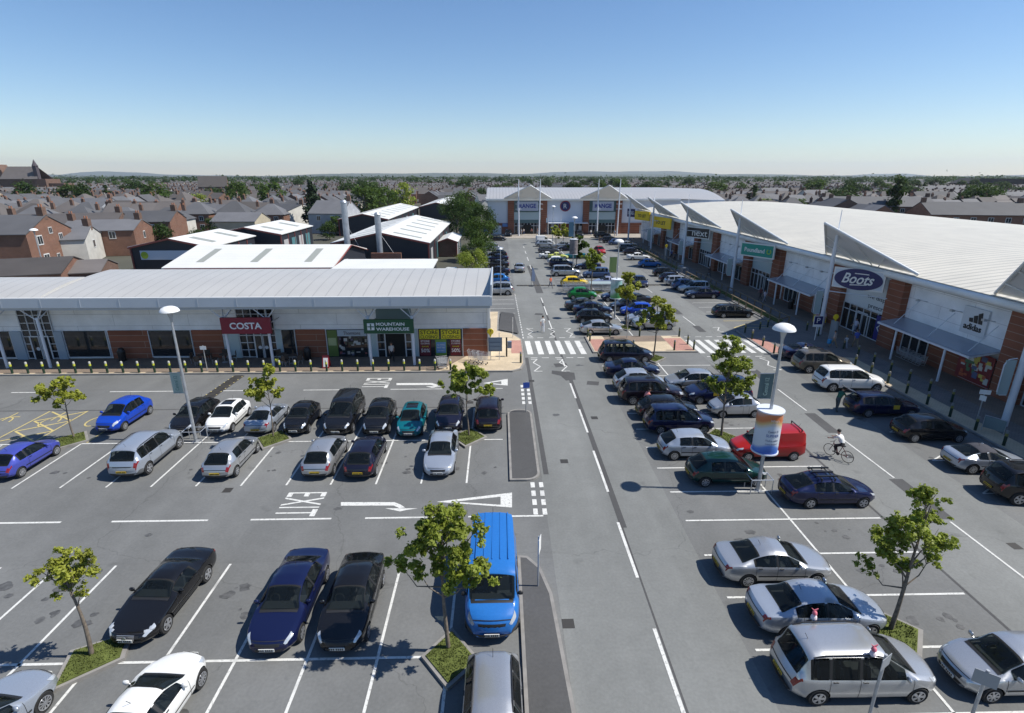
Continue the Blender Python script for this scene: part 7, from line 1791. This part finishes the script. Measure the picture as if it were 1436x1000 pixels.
for x, y, z1, lab in ((-26.2, 95.3, 11.2, 'taller silver flue at the left of the largest workshop'), (-20.7, 95.2, 9.2, 'shorter silver flue at the gable peak of the largest workshop')):
    o = thing('flue', lab, 'flue', (x, y, 0)); b = MB(); b.tube([(x, y, 0), (x, y, z1)], .52, 16); b.tube([(x, y, z1 + .01), (x, y, z1 + .35)], [.60, .35], 16); b.build('stack', mat('flue_steel', (.38, .41, .45), .4, .5, noise=(1.5, .15)), o, smooth=40); b = MB(); b.tube([(x, y, z1 * .7), (x + 3.2, y - .3, 1.5)], .02, 4); b.build('stay', STEEL, o)
b = MB(); o = thing('yard_wall', 'red brick yard wall with piers before the largest workshop', 'wall', (-19, 90, 0)); b.box(-21.5, -12.6, 91.8, 92.1, 0, 2.2); b.box(-21.5, -16.5, 91.7, 92.2, 2.2, 3.2) ; b.build('wall', BRICK, o)
for x, c, lab in ((-20, (.25, .03, .03), 'red skip-like crate in the workshop yard'), (-17.5, (.03, .12, .35), 'blue skip-like crate in the workshop yard')):
    o = thing('skip', lab, 'skip', (x, 89.5, 0)); b = MB(); b.extr([(x - 1, 88.8, .2), (x + 1, 88.8, .2), (x + 1.4, 88.6, 1.5), (x - 1.4, 88.6, 1.5)], (0, 1.7, 0)); b.build('body', mat('skip_%d' % int(c[0] * 100), c, .6), o)

# ---- houses
def house_mesh(w, d, ze, zr, wm, rm, chim=1, back=True, hip=False, ch_at=None, win=True, front=True):
    'one house, ridge along x, all in one mesh with several materials: wall, roof, chimney, pots, frames, panes'
    b = MB(); M = [wm, rm, BRICK2, POT, WINF, WGL]
    if hip: b.box(-w / 2, w / 2, -d / 2, d / 2, 0, ze, 0)
    else: b.extr([(-w / 2, -d / 2, 0), (-w / 2, d / 2, 0), (-w / 2, d / 2, ze), (-w / 2, 0, zr - .05), (-w / 2, -d / 2, ze)], (w, 0, 0), 0)
    e = .3; zl = ze - e * (zr - ze) / (d / 2); h = d * .42 if hip else -.12
    for s in (-1, 1):
        b.extr([(-w / 2 - (e if hip else -.0), s * (d / 2 + e), zl), (w / 2 + (e if hip else -.0), s * (d / 2 + e), zl), (w / 2 - h if hip else w / 2, 0, zr), (-w / 2 + h if hip else -w / 2, 0, zr)], (0, 0, .12), 1)
    if hip:
        for s in (-1, 1): b.extr([(s * (w / 2 + e), -d / 2 - e, zl), (s * (w / 2 + e), d / 2 + e, zl), (s * (w / 2 - h), 0, zr)], (0, 0, .12), 1)
    for k in range(chim):
        x = (-w / 2 + .5, w / 2 - .5)[k] if ch_at is None else ch_at; b.box(x - .36, x + .36, -.34, .34, zr - .8, zr + .7, 2)
        for q in (-.22, .22): b.lathe((x, q, zr + .75), [(.13, 0), (.11, .4)], 6, 3)
    if back:                                                  # rear outrigger
        b.extr([(w / 2 - 3.2, d / 2, 0), (w / 2 - .2, d / 2, 0), (w / 2 - .2, d / 2, ze - 1.0), (w / 2 - 1.7, d / 2, ze + .4), (w / 2 - 3.2, d / 2, ze - 1.0)], (0, 4.2, 0), 0)
        for s in (-1, 1): b.extr([(w / 2 - 1.7 + s * 1.75, d / 2 - .2, ze - 1.15), (w / 2 - 1.7, d / 2 - 1.5, ze + .45), (w / 2 - 1.7, d / 2 + 4.3, ze + .45), (w / 2 - 1.7 + s * 1.75, d / 2 + 4.3, ze - 1.15)], (0, 0, .1), 1)
    if win:
        for s in (-1, 1):
            for x in (-w * .25, w * .25):
                for z in (.9, ze - 2.0):
                    y = s * d / 2; ya, yb = sorted((y + s * .02, y + s * .05)); b.box(x - .6, x + .6, ya, yb, z, z + 1.35, 4); ya, yb = sorted((y + s * .052, y + s * .06)); b.box(x - .5, x - .04, ya, yb, z + .1, z + 1.25, 5); b.box(x + .04, x + .5, ya, yb, z + .1, z + 1.25, 5)
    return b, M
# houses surveyed one by one on the near left: gable corners and apex give place, width and height
def G3(px, z): return Vector((*G(*px, z), z))
def survey_house(near, far, apex, ze, length, wm, rm, label, wins=(), chim=1, away=None, winrows=True, flip=1):
    a, c = G3(near, ze), G3(far, ze); d = c - a; d.z = 0; wd = d.length; d.normalize(); n = Vector((-d.y, d.x, 0)) * flip; m = (a + c) / 2
    rx, ry, rz = ray(*apex); t = (m.x * n.x + m.y * n.y) / (rx * n.x + ry * n.y); zr = max(ze + 1.2, min(ze + 4.5, EYE + rz * t))
    o = thing('house', label, 'house', (m.x + n.x * length / 2, m.y + n.y * length / 2, -.05))
    def P(s, l, z): return (a.x + d.x * s + n.x * l, a.y + d.y * s + n.y * l, z)
    b = MB(); b.extr([P(0, 0, 0), P(wd, 0, 0), P(wd, 0, ze), P(wd / 2, 0, zr), P(0, 0, ze)], n * length); b.build('wall', wm, o)
    r = MB(); e = .25; k = (zr - ze) / (wd / 2)
    r.extr([P(-e, -.12, ze - e * k + .03), P(wd / 2, -.12, zr + .03), P(wd / 2, length + .1, zr + .03), P(-e, length + .1, ze - e * k + .03)], (0, 0, .13)); r.extr([P(wd + e, -.12, ze - e * k + .03), P(wd / 2, -.12, zr + .03), P(wd / 2, length + .1, zr + .03), P(wd + e, length + .1, ze - e * k + .03)], (0, 0, .13)); rf = r.build('roof', rm, o)
    for q in range(chim):
        l = .5 + q * (length - 1.0); c_ = MB(); p = Vector(P(wd / 2, l, 0)); c_.box(p.x - .55, p.x + .55, p.y - .45, p.y + .45, zr - .7, zr + 1.4); c_.lathe((p.x - .2, p.y, zr + 1.4), [(.14, 0), (.11, .5)], 7, 1); c_.lathe((p.x + .25, p.y, zr + 1.4), [(.14, 0), (.11, .5)], 7, 1); c_.build('chimney', [BRICK2, POT], rf)
    def window(face, s, z, w, h):
        q = Vector(P(s * wd, 0, z)) if face == 'g' else Vector(P(0, s * length, z)); u = d if face == 'g' else n; out = -n if face == 'g' else -d
        f = MB(); f.extr([q - u * w / 2 + out * .02, q + u * w / 2 + out * .02, q + u * w / 2 + out * .02 + Vector((0, 0, h)), q - u * w / 2 + out * .02 + Vector((0, 0, h))], out * .05); fo = f.build('window', WINF, o)
        g = MB()
        for s0, s1 in ((-.42, -.03), (.03, .42)): g.extr([q + u * w * s0 + out * .072 + Vector((0, 0, h * .1)), q + u * w * s1 + out * .072 + Vector((0, 0, h * .1)), q + u * w * s1 + out * .072 + Vector((0, 0, h * .9)), q + u * w * s0 + out * .072 + Vector((0, 0, h * .9))], out * .006)
        g.build('pane', WGL, fo)
    for w_ in wins: window(*w_)
    return o
GW = [('g', .25, 4.4, 1.3, 1.6), ('g', .30, 1.2, 1.4, 1.7), ('g', .72, 4.6, 1.0, 1.3), ('g', .80, 1.8, .9, 1.0), ('g', .56, 1.6, .8, 1.0), ('g', .52, 6.0, .9, 1.1)]
SW = [('s', .3, 3.4, 1.2, 1.5), ('s', .7, 3.4, 1.2, 1.5)]
survey_house((36, 329), (99, 320), (61, 302.5), 6.4, 15, BRICK, SLATE, 'big red brick house with broad sunlit gable at the far left edge', GW, 1)
survey_house((119, 336), (141, 327), (131, 316), 4.6, 5, REND, SLATE, 'house with a white rendered gable beside the big brick gable', [('g', .45, 2.6, 1.6, 1.5)], 1)
survey_house((187, 323), (213, 317), (200.5, 307.5), 5.0, 13, BRICK, SLATE, 'small red brick house with gable left of the sign board workshop', [('g', .5, 3.0, 1.0, 1.5)] + SW, 2)
survey_house((238, 311), (261, 306), (255.5, 294.5), 5.4, 13, BRICK, SLATE, 'tall red brick house with gable behind the sign board workshop', SW, 1)
survey_house((160, 318), (186, 308), (172, 298), 5.2, 20, BRICK2, SLATE2, 'long slate-roofed brick house with two pale skylights', SW, 2)
survey_house((213, 300), (236, 297), (226, 289), 5.2, 14, BRICK2, SLATE, 'slate-roofed house behind the tall brick gable', SW, 2)
survey_house((140, 291), (176, 288), (160, 278), 5.4, 26, REND2, SLATE, 'wide grey rendered house with long slate roof', [('s', t, 3.0, 1.4, 1.4) for t in (.15, .4, .65, .9)], 1)
survey_house((331, 296), (347, 291), (341, 283), 5.0, 14, REND3, SLATE, 'cream gabled house right of the round dark tree', SW, 2)
survey_house((402, 297), (447, 293), (434, 286), 5.2, 12, REND, SLATE, 'white house with dark window behind the small workshop', [('g', .5, 2.6, 1.5, 1.4)] + SW, 2)
survey_house((357, 311), (379, 307), (370, 298), 4.6, 11, REND3, SLATE, 'low pale gabled house left of the small workshop', [], 0)
survey_house((480, 300), (505, 296), (490, 282), 5.4, 10, REND2, SLATE, 'grey rendered house among trees behind the flues', SW, 1)
survey_house((85, 384), (125, 368), (104, 360), 3.0, 9, BRICK, SLATE2, 'low brick outbuilding with brown roof behind the parade', [], 0)
survey_house((140, 382), (165, 370), (152, 366), 2.6, 8, BRICK2, SLATE2, 'flat-looking brick shed behind the parade', [], 0)
survey_house((1300, 293), (1330, 299), (1188, 282), 5.2, 8, BRICK, SLATE, 'brick terrace end seen over the cream roof', [], 0) if 0 else None
# right-hand brick blocks seen over the cream roof
def block(x, y, rz, w, d, ze, zr, wm, rm, label, chim=1, hip=False, loc_win=6):
    o = thing('house', label, 'house', (x, y, -.05), R(rz)); b = MB()
    b.extr([(-w / 2, -d / 2, 0), (-w / 2, d / 2, 0), (-w / 2, d / 2, ze), (-w / 2, 0, zr), (-w / 2, -d / 2, ze)], (w, 0, 0)); b.build('wall', wm, o, local=True); r = MB(); k = (zr - ze) / (d / 2)
    for s in (-1, 1): r.extr([(-w / 2 - .1, s * (d / 2 + .3), ze - .3 * k + .03), (w / 2 + .1, s * (d / 2 + .3), ze - .3 * k + .03), (w / 2 + .1, 0, zr + .03), (-w / 2 - .1, 0, zr + .03)], (0, 0, .14))
    rf = r.build('roof', rm, o, local=True)
    for q in range(chim): c_ = MB(); x_ = -w / 2 + .6 + q * (w - 1.2) / max(1, chim - 1) if chim > 1 else -w / 2 + .6; c_.box(x_ - .5, x_ + .5, -.45, .45, zr - .6, zr + 1.2); c_.build('chimney', BRICK2, rf, local=True)
    for i in range(loc_win):
        for z in (1.0, ze - 1.9):
            x_ = -w / 2 + w * (i + .5) / loc_win; f = MB(); f.box(x_ - .65, x_ + .65, -d / 2 - .06, -d / 2 - .01, z, z + 1.3); fo = f.build('window', WINF, o, local=True); g = MB(); g.box(x_ - .55, x_ - .04, -d / 2 - .075, -d / 2 - .063, z + .1, z + 1.2); g.box(x_ + .04, x_ + .55, -d / 2 - .075, -d / 2 - .063, z + .1, z + 1.2); g.build('pane', WGL, fo, local=True)
    return o
def at(px, z=5.2): return G(*px, z)
for px, rz, w, d, lab, wm in (((1240, 294), -6, 34, 11, 'long brick housing block with many windows over the cream roof', BRICK), ((1190, 298), 84, 12, 11, 'brick gable house left of the long housing block', BRICK2), ((1385, 306), -10, 24, 12, 'brick housing block with pale slate roof at the right edge', BRICK), ((1318, 283), -8, 16, 10, 'brick house pair behind the long housing block', BRICK), ((1150, 280), 10, 14, 9, 'white gabled house pair over the cream roof', REND), ((1090, 276), 6, 16, 9, 'pale gabled house pair left of the white pair', REND3), ((1420, 284), -8, 26, 11, 'brick row at the right edge behind the pale slate roof', BRICK2), ((1330, 273), -4, 30, 10, 'dark slate row before the poplar', BRICK2)):
    x, y = at((px[0], px[1] - 4.5), 6.0); block(x, y + d * .5, rz, w, d, 6.0, 8.8, wm, SLATE, lab, 2, loc_win=max(2, int(w / 4)))
# generic terraces: streets laid out in blocks
rt = random.Random(21)
VAR = []
for wm, rm, tag_ in ((BRICK, SLATE, 'brick'), (BRICK2, SLATE, 'brown'), (REND, SLATE, 'white'), (REND3, SLATE2, 'cream'), (BRICK, SLATE2, 'brick'), (REND2, SLATE, 'grey'), (BRICK2, SLATE2, 'brown')):
    for hip in (False, False, True):
        b, M = house_mesh(6.4 if not hip else 8.5, 8.4, 5.2, 7.7 + .4 * hip, wm, rm, 1 if hip else rt.choice((0, 1)), not hip, hip); VAR.append((b, M, tag_, hip, b.mesh('house', M)))
spots = []
def in_site(x, y):
    if -4 < y < 150 and -80 < x < 100: return True
    if y < 235 and -64 < x < 80 and y > 60: return True
    if y < 275 and -46 < x < -8: return True
    if x < -45 and y < 140 and x > -125 and y > 60: return True
    if 96 < x < 215 and y < 150: return x < 110 + .0 * y or y < 95 or (x - 100) < (y - 60) * .9 + 0
    return False
for bx_ in range(-24, 25):
    for by_ in range(0, 26):
        cx_, cy_ = bx_ * 82 + rt.uniform(-8, 8), 70 + by_ * 74 + rt.uniform(-8, 8)
        if abs(cx_) > 1.25 * cy_ + 90 or cy_ > 1750: continue
        base = R(rt.choice((0, 0, 90, 14, -12, 78)) + rt.uniform(-6, 6)); c_, s_ = math.cos(base), math.sin(base)
        vs = rt.choices(range(len(VAR)), weights=[2 if v[2] in ('white', 'cream') else 1 for v in VAR], k=4)
        for row, yy in enumerate((-27, -6, 14, 33)):
            if rt.random() < .08: continue
            x_ = -38
            kind = rt.choice(vs)
            while x_ < 36:
                if rt.random() < .06: x_ += rt.uniform(3, 9); continue
                if rt.random() < .3: kind = rt.choice(vs)
                wdt = 8.7 if VAR[kind][3] else 6.45; x_ += wdt / 2
                X, Y = cx_ + c_ * x_ - s_ * yy, cy_ + s_ * x_ + c_ * yy; x_ += wdt / 2 + (1.5 if VAR[kind][3] else 0)
                if in_site(X, Y) or Y < 60 or abs(X) > 1.2 * Y + 40: continue
                spots.append((math.hypot(X, Y), X, Y, base + (math.pi if row % 2 else 0), kind))
spots.sort(key=lambda t: (abs(t[1]) > .97 * t[2] + 20, t[0]))   # those the photograph can show come first
side = lambda X, Y: 'left of the workshops' if X < -.28 * Y else 'straight beyond the far shops' if X < .36 * Y else 'right beyond the cream roof'
for i, (r_, X, Y, a, k) in enumerate(spots[:270]):
    o = bpy.data.objects.new('terraced_house', VAR[k][4]); COL.objects.link(o); o.location = (X, Y, -.05); o.rotation_euler = (0, 0, a); o.scale = (1, 1, rt.uniform(.93, 1.08))
    lab = '%s walled %s house among the town rows, %s' % (VAR[k][2], 'hip-roofed' if VAR[k][3] else 'slate-roofed terraced', side(X, Y)); tag(o, lab, 'house', lab)
sb = MB(); SM = [BRICK, BRICK2, REND, REND3, REND2, SLATE, SLATE2]
for (r_, X, Y, a, k) in spots[270:]:
    if r_ > 1650: continue
    w, d, ze, zr = (6.4, 8.4, 5.2, 7.7); wi = {'brick': 0, 'brown': 1, 'white': 2, 'cream': 3, 'grey': 4}[VAR[k][2]]; ri = 5 if k % 2 else 6; c_, s_ = math.cos(a), math.sin(a); q = len(sb.v)
    for x, y, z in ((-w / 2, -d / 2, 0), (w / 2, -d / 2, 0), (w / 2, d / 2, 0), (-w / 2, d / 2, 0), (-w / 2, -d / 2, ze), (w / 2, -d / 2, ze), (w / 2, d / 2, ze), (-w / 2, d / 2, ze), (-w / 2, 0, zr), (w / 2, 0, zr)): sb.v.append((X + c_ * x - s_ * y, Y + s_ * x + c_ * y, z))
    for f, m_ in (((0, 1, 5, 4), wi), ((2, 3, 7, 6), wi), ((1, 2, 6, 9, 5), wi), ((3, 0, 4, 8, 7), wi), ((4, 5, 9, 8), ri), ((6, 7, 8, 9), ri)): sb.f.append([q + t for t in f]); sb.m.append(m_)
    if r_ < 700:
        ex = X + c_ * (w / 2 - .4); ey = Y + s_ * (w / 2 - .4); sb.box(ex - .35, ex + .35, ey - .35, ey + .35, zr - .5, zr + .8, 1)
o = sb.build('distant_houses', SM, None, fix=False); o['kind'] = 'stuff'; tag(o, 'hazy mass of distant slate roofs filling the view to the skyline', 'houses')
# church, far dark hall, chapel
def at_d(px, dist): return ((px - CX_) / F_ * math.cos(PITCH) + math.sin(YAW)) * dist, dist
x, y = at_d(52, 430)
o = thing('church', 'dark brick church with long roof and pointed turret on the left skyline', 'church', (x, y, 0)); MB().box(x - 15, x + 17, y - 7, y + 7, 0, 13).build('wall', BRICK2, o); b = MB()
for s_ in (-1, 1): b.extr([(x - 15.5, y + s_ * 7.5, 12.8), (x + 12, y + s_ * 7.5, 12.8), (x + 8, y, 21.5), (x - 13.5, y, 21.5)], (0, 0, .2))
b.build('roof', SLATE2, o); b = MB(); b.box(x - 19, x - 15, y - 4, y + 4, 0, 18); b.extr([(x - 19, y - 4, 18), (x - 15, y - 4, 18), (x - 17, y - 4, 23)], (0, 8, 0)); b.build('west_front', BRICK2, o); b = MB(); b.box(x + 9, x + 11.6, y - 6, y - 3.4, 12, 22); b.lathe((x + 10.3, y - 4.7, 22), [(1.9, 0), (1.0, 2), (.05, 4.6)], 8); b.build('turret', mat('turret_stone', (.07, .06, .07), .9), o); MB().box(x + 17.1, x + 28, y - 5, y + 5, 0, 10).build('chancel', BRICK2, o)
x, y = at_d(302, 360); block(x, y, 20, 16, 12, 9, 15, BRICK2, SLATE2, 'chapel-like brick hall with pale roof on the left skyline', 0, loc_win=3)
x, y = at_d(1436, 520); o = thing('hall', 'long black-roofed hall on the right skyline', 'hall', (x, y, 0)); b = MB(); b.extr([(x - 40, y, 0), (x + 40, y, 0), (x + 40, y, 9), (x + 34, y, 12), (x - 30, y, 13), (x - 40, y, 8.5)], (0, 24, 0)); b.build('wall', mat('black_hall', (.018, .018, .02), .8), o)
for px, dd, w, lab in ((640, 300, 22, 'long brown low block beyond the workshops'), (600, 420, 26, 'white far block with flat roof beyond the workshops')):
    x, y = at_d(px, dd); block(x, y, 3, w, 10, 5.5, 7, BRICK2 if px == 640 else REND, SLATE, lab, 0, loc_win=5)

# ---- trees among the houses
NT = [(177, 272, 9.5, 'round', 'd', 1.2, 'round dark tree between the left house roofs'), (275, 282, 7.5, 'round', 'y', 1.3, 'spreading light green tree between the left house roofs'), (222, 335, 5.2, 'round', 'd', 1.1, 'dark shrubby tree between brick gables and the sign workshop'), (440, 296, 14.5, 'cone', 'c', .9, 'dark conifer standing alone left of the workshops'), (440, 300, 12.5, 'cone', 'c', .9, 'second dark conifer close behind the lone conifer'),
      (511, 292, 11.5, 'round', 'm', 1.1, 'big green tree left of the long workshop roof'), (540, 290, 11, 'round', 'm', 1.1, 'rust-tinged green tree behind the long workshop roof'), (565, 284, 12, 'round', 'y', 1.1, 'bright green tree right of the tree cluster behind the workshops'), (524, 282, 12, 'round', 'd', 1.2, 'tall dark tree at the back of the workshop cluster'), (470, 318, 4.6, 'round', 'm', 1.3, 'low green tree beside the small workshop'), (462, 325, 4., 'round', 'd', 1.3, 'dark shrub tree at the workshop yard edge'), (485, 312, 5.0, 'round', 'm', 1.2, 'mid green tree between the two workshop rows'),
      (300, 325, 5, 'round', 'd', 1.1, 'dark tree behind the sign board workshop'), (275, 335, 4, 'round', 'd', 1.1, 'low dark tree at the corner of the sign board workshop'), (1252, 296, 15, 'tall', 'd', .8, 'tall dark poplar rising on the right skyline'), (1172, 284, 10, 'round', 'd', 1.2, 'dark round tree right of the white gabled pair'), (1185, 287, 9, 'round', 'd', 1.2, 'second dark round tree right of the white gabled pair'), (1158, 301, 6.5, 'round', 'y', 1.1, 'light green tree at the cream roof edge'),
      (1130, 276, 8, 'round', 'm', 1.2, 'green tree left of the poplar among roofs'), (1072, 286, 6.5, 'round', 'y', 1.1, 'light green tree among roofs over the sail canopies'), (1316, 300, 6, 'round', 'm', 1.1, 'green tree between the brick housing blocks'), (1380, 276, 8, 'round', 'y', 1.2, 'olive tree before the black-roofed hall'), (1278, 266, 12, 'round', 'd', 1.1, 'dark tree right of the poplar'), (1312, 264, 12, 'round', 'd', 1.3, 'broad dark tree farther right of the poplar'), (1240, 270, 10, 'round', 'm', 1.2, 'green tree left of the poplar foot'), (889, 287, 5.5, 'round', 'y', 1.1, 'light green tree behind the far roof'), (697, 268, 9, 'round', 'm', 1.2, 'green tree on the left behind the far white building'), (675, 274, 8, 'round', 'd', 1.2, 'dark green tree left behind the far white building')]
for px, py, h, kind, m, w, lab in NT:
    x, y = G(px, max(py, 262.5), 2.0 if py > 300 else 4.5); big_tree(x, y, h, kind, m, lab, None, w)
rk = random.Random(77); k = 0
while k < 300:
    yy = rk.uniform(190, 1100); xx = rk.uniform(-.95, .95) * yy
    if in_site(xx, yy) or (abs(xx) < 70 and yy < 330): continue
    lab = 'green tree dotted among the roofs ' + side(xx, yy)
    big_tree(xx, yy, rk.uniform(6.5, 12.5), rk.choice(('round', 'round', 'round', 'cone')), rk.choice('ddm'), lab, lab, rk.uniform(.9, 1.4)); k += 1
# far wood on the skyline: one mass
cl = []; rf_ = random.Random(9)
for i in range(1500):
    y = rf_.uniform(900, 3600); x = rf_.uniform(-1.02, 1.02) * y; s = rf_.uniform(5, 11) * (1 + y / 5000); cl.append((x, y, s * .35, s * 1.6, s * .8, s * .62))
for i in range(1100):
    y = rf_.uniform(650, 1500); x = rf_.uniform(-1.02, 1.02) * y; s = rf_.uniform(6.5, 11.5); cl.append((x, y, s * .55, s * 1.3, s * .9, s * .9))
o = bpy.data.objects.new('far_woods', leaf_mesh('far_woods', cl, 95000, 2.0, LEAFD, 4, .5)); COL.objects.link(o); o['kind'] = 'stuff'; tag(o, 'dark belt of far trees along the skyline', 'woodland')
# hills on the horizon
HILL = mat('hill_grass', (.06, .075, .04), .95, noise=(.004, .3), spec=.05)
def ridge(y, amp, seed, x0=-9000, x1=9000, base=-2):
    rg = random.Random(seed); n = 90; ph = [rg.uniform(0, 6.28) for _ in range(5)]; b = MB()
    for i in range(n + 1):
        x = x0 + (x1 - x0) * i / n; h = amp * max(.0, .45 + .30 * math.sin(x / 2100 + ph[0]) + .22 * math.sin(x / 900 + ph[1]) + .10 * math.sin(x / 390 + ph[2]) + .04 * math.sin(x / 140 + ph[3]))
        b.v += [(x, y - 900, base), (x, y - 350, h * .62), (x, y, h), (x, y + 700, base)]
    for i in range(n):
        for q in range(3): b.f.append([4 * i + q, 4 * i + 4 + q, 4 * i + 5 + q, 4 * i + 1 + q]); b.m.append(0)
    struct('hills', b, HILL, smooth=60)
ridge(9500, 60, 3); ridge(12500, 115, 14)
# ================================================================== AIR, LIGHT, CAMERA
def haze(density=.00006):
    b = MB(); b.box(-9500, 9500, -260, 14500, -1.3, 300); o = b.build('haze', mat('haze_slot')); o.data.materials.clear()
    m = bpy.data.materials.new('haze_air'); m.use_nodes = True; nt, N, L = nodes_of(m); N.remove(N['Principled BSDF']); v = N.new('ShaderNodeVolumePrincipled')
    v.inputs['Color'].default_value = (.80, .88, 1, 1); v.inputs['Density'].default_value = density; v.inputs['Anisotropy'].default_value = .2; L.new(v.outputs[0], N['Material Output'].inputs['Volume']); o.data.materials.append(m)
    o['kind'] = 'stuff'; tag(o, 'thin pale haze in the air over the town', 'haze')
HAZE = True
if HAZE: haze()
SUN_EL, SUN_AZ = R(53), math.atan2(6.67, -.49)              # shadows fall to -X and a little away from the camera
w = bpy.data.worlds.new('World'); SC.world = w; w.use_nodes = True; nt = w.node_tree
sky = nt.nodes.new('ShaderNodeTexSky'); sky.sky_type = 'NISHITA'; sky.sun_disc = False; sky.sun_elevation = SUN_EL; sky.sun_rotation = SUN_AZ
sky.altitude = 20; sky.air_density = 1.0; sky.dust_density = .1; sky.ozone_density = 2.2
bg = nt.nodes['Background']; bg.inputs['Strength'].default_value = .088; hsv = nt.nodes.new('ShaderNodeHueSaturation'); hsv.inputs['Saturation'].default_value = 1.15; nt.links.new(sky.outputs[0], hsv.inputs['Color']); wb = nt.nodes.new('ShaderNodeMix'); wb.data_type = 'RGBA'; wb.blend_type = 'MULTIPLY'; wb.inputs[0].default_value = 1; wb.inputs[7].default_value = (.87, .905, .985, 1); nt.links.new(hsv.outputs[0], wb.inputs[6]); nt.links.new(wb.outputs[2], bg.inputs['Color'])
sl = bpy.data.lights.new('sun', 'SUN'); sl.energy = 4.15; sl.angle = R(.53); sl.color = (1, .955, .88); so = bpy.data.objects.new('sun', sl); COL.objects.link(so)
sd = Vector((math.sin(SUN_AZ) * math.cos(SUN_EL), math.cos(SUN_AZ) * math.cos(SUN_EL), math.sin(SUN_EL))); so.rotation_euler = sd.to_track_quat('Z', 'Y').to_euler(); so.location = sd * 60
cam = bpy.data.cameras.new('camera'); cam.sensor_width = 36; cam.lens = F_ / 1436 * 36; cam.clip_start = .3; cam.clip_end = 40000
co = bpy.data.objects.new('camera', cam); COL.objects.link(co); co.location = (0, 0, EYE); co.rotation_euler = (math.pi / 2 - PITCH, 0, -YAW); SC.camera = co
SC.view_settings.view_transform = 'Standard'; SC.view_settings.look = 'None'; SC.view_settings.exposure = .6; SC.view_settings.gamma = 1
SC.cycles.max_bounces = 6; SC.cycles.diffuse_bounces = 3; SC.cycles.glossy_bounces = 3; SC.cycles.volume_bounces = 0; SC.cycles.use_denoising = True
SC.cycles.caustics_reflective = False; SC.cycles.caustics_refractive = False
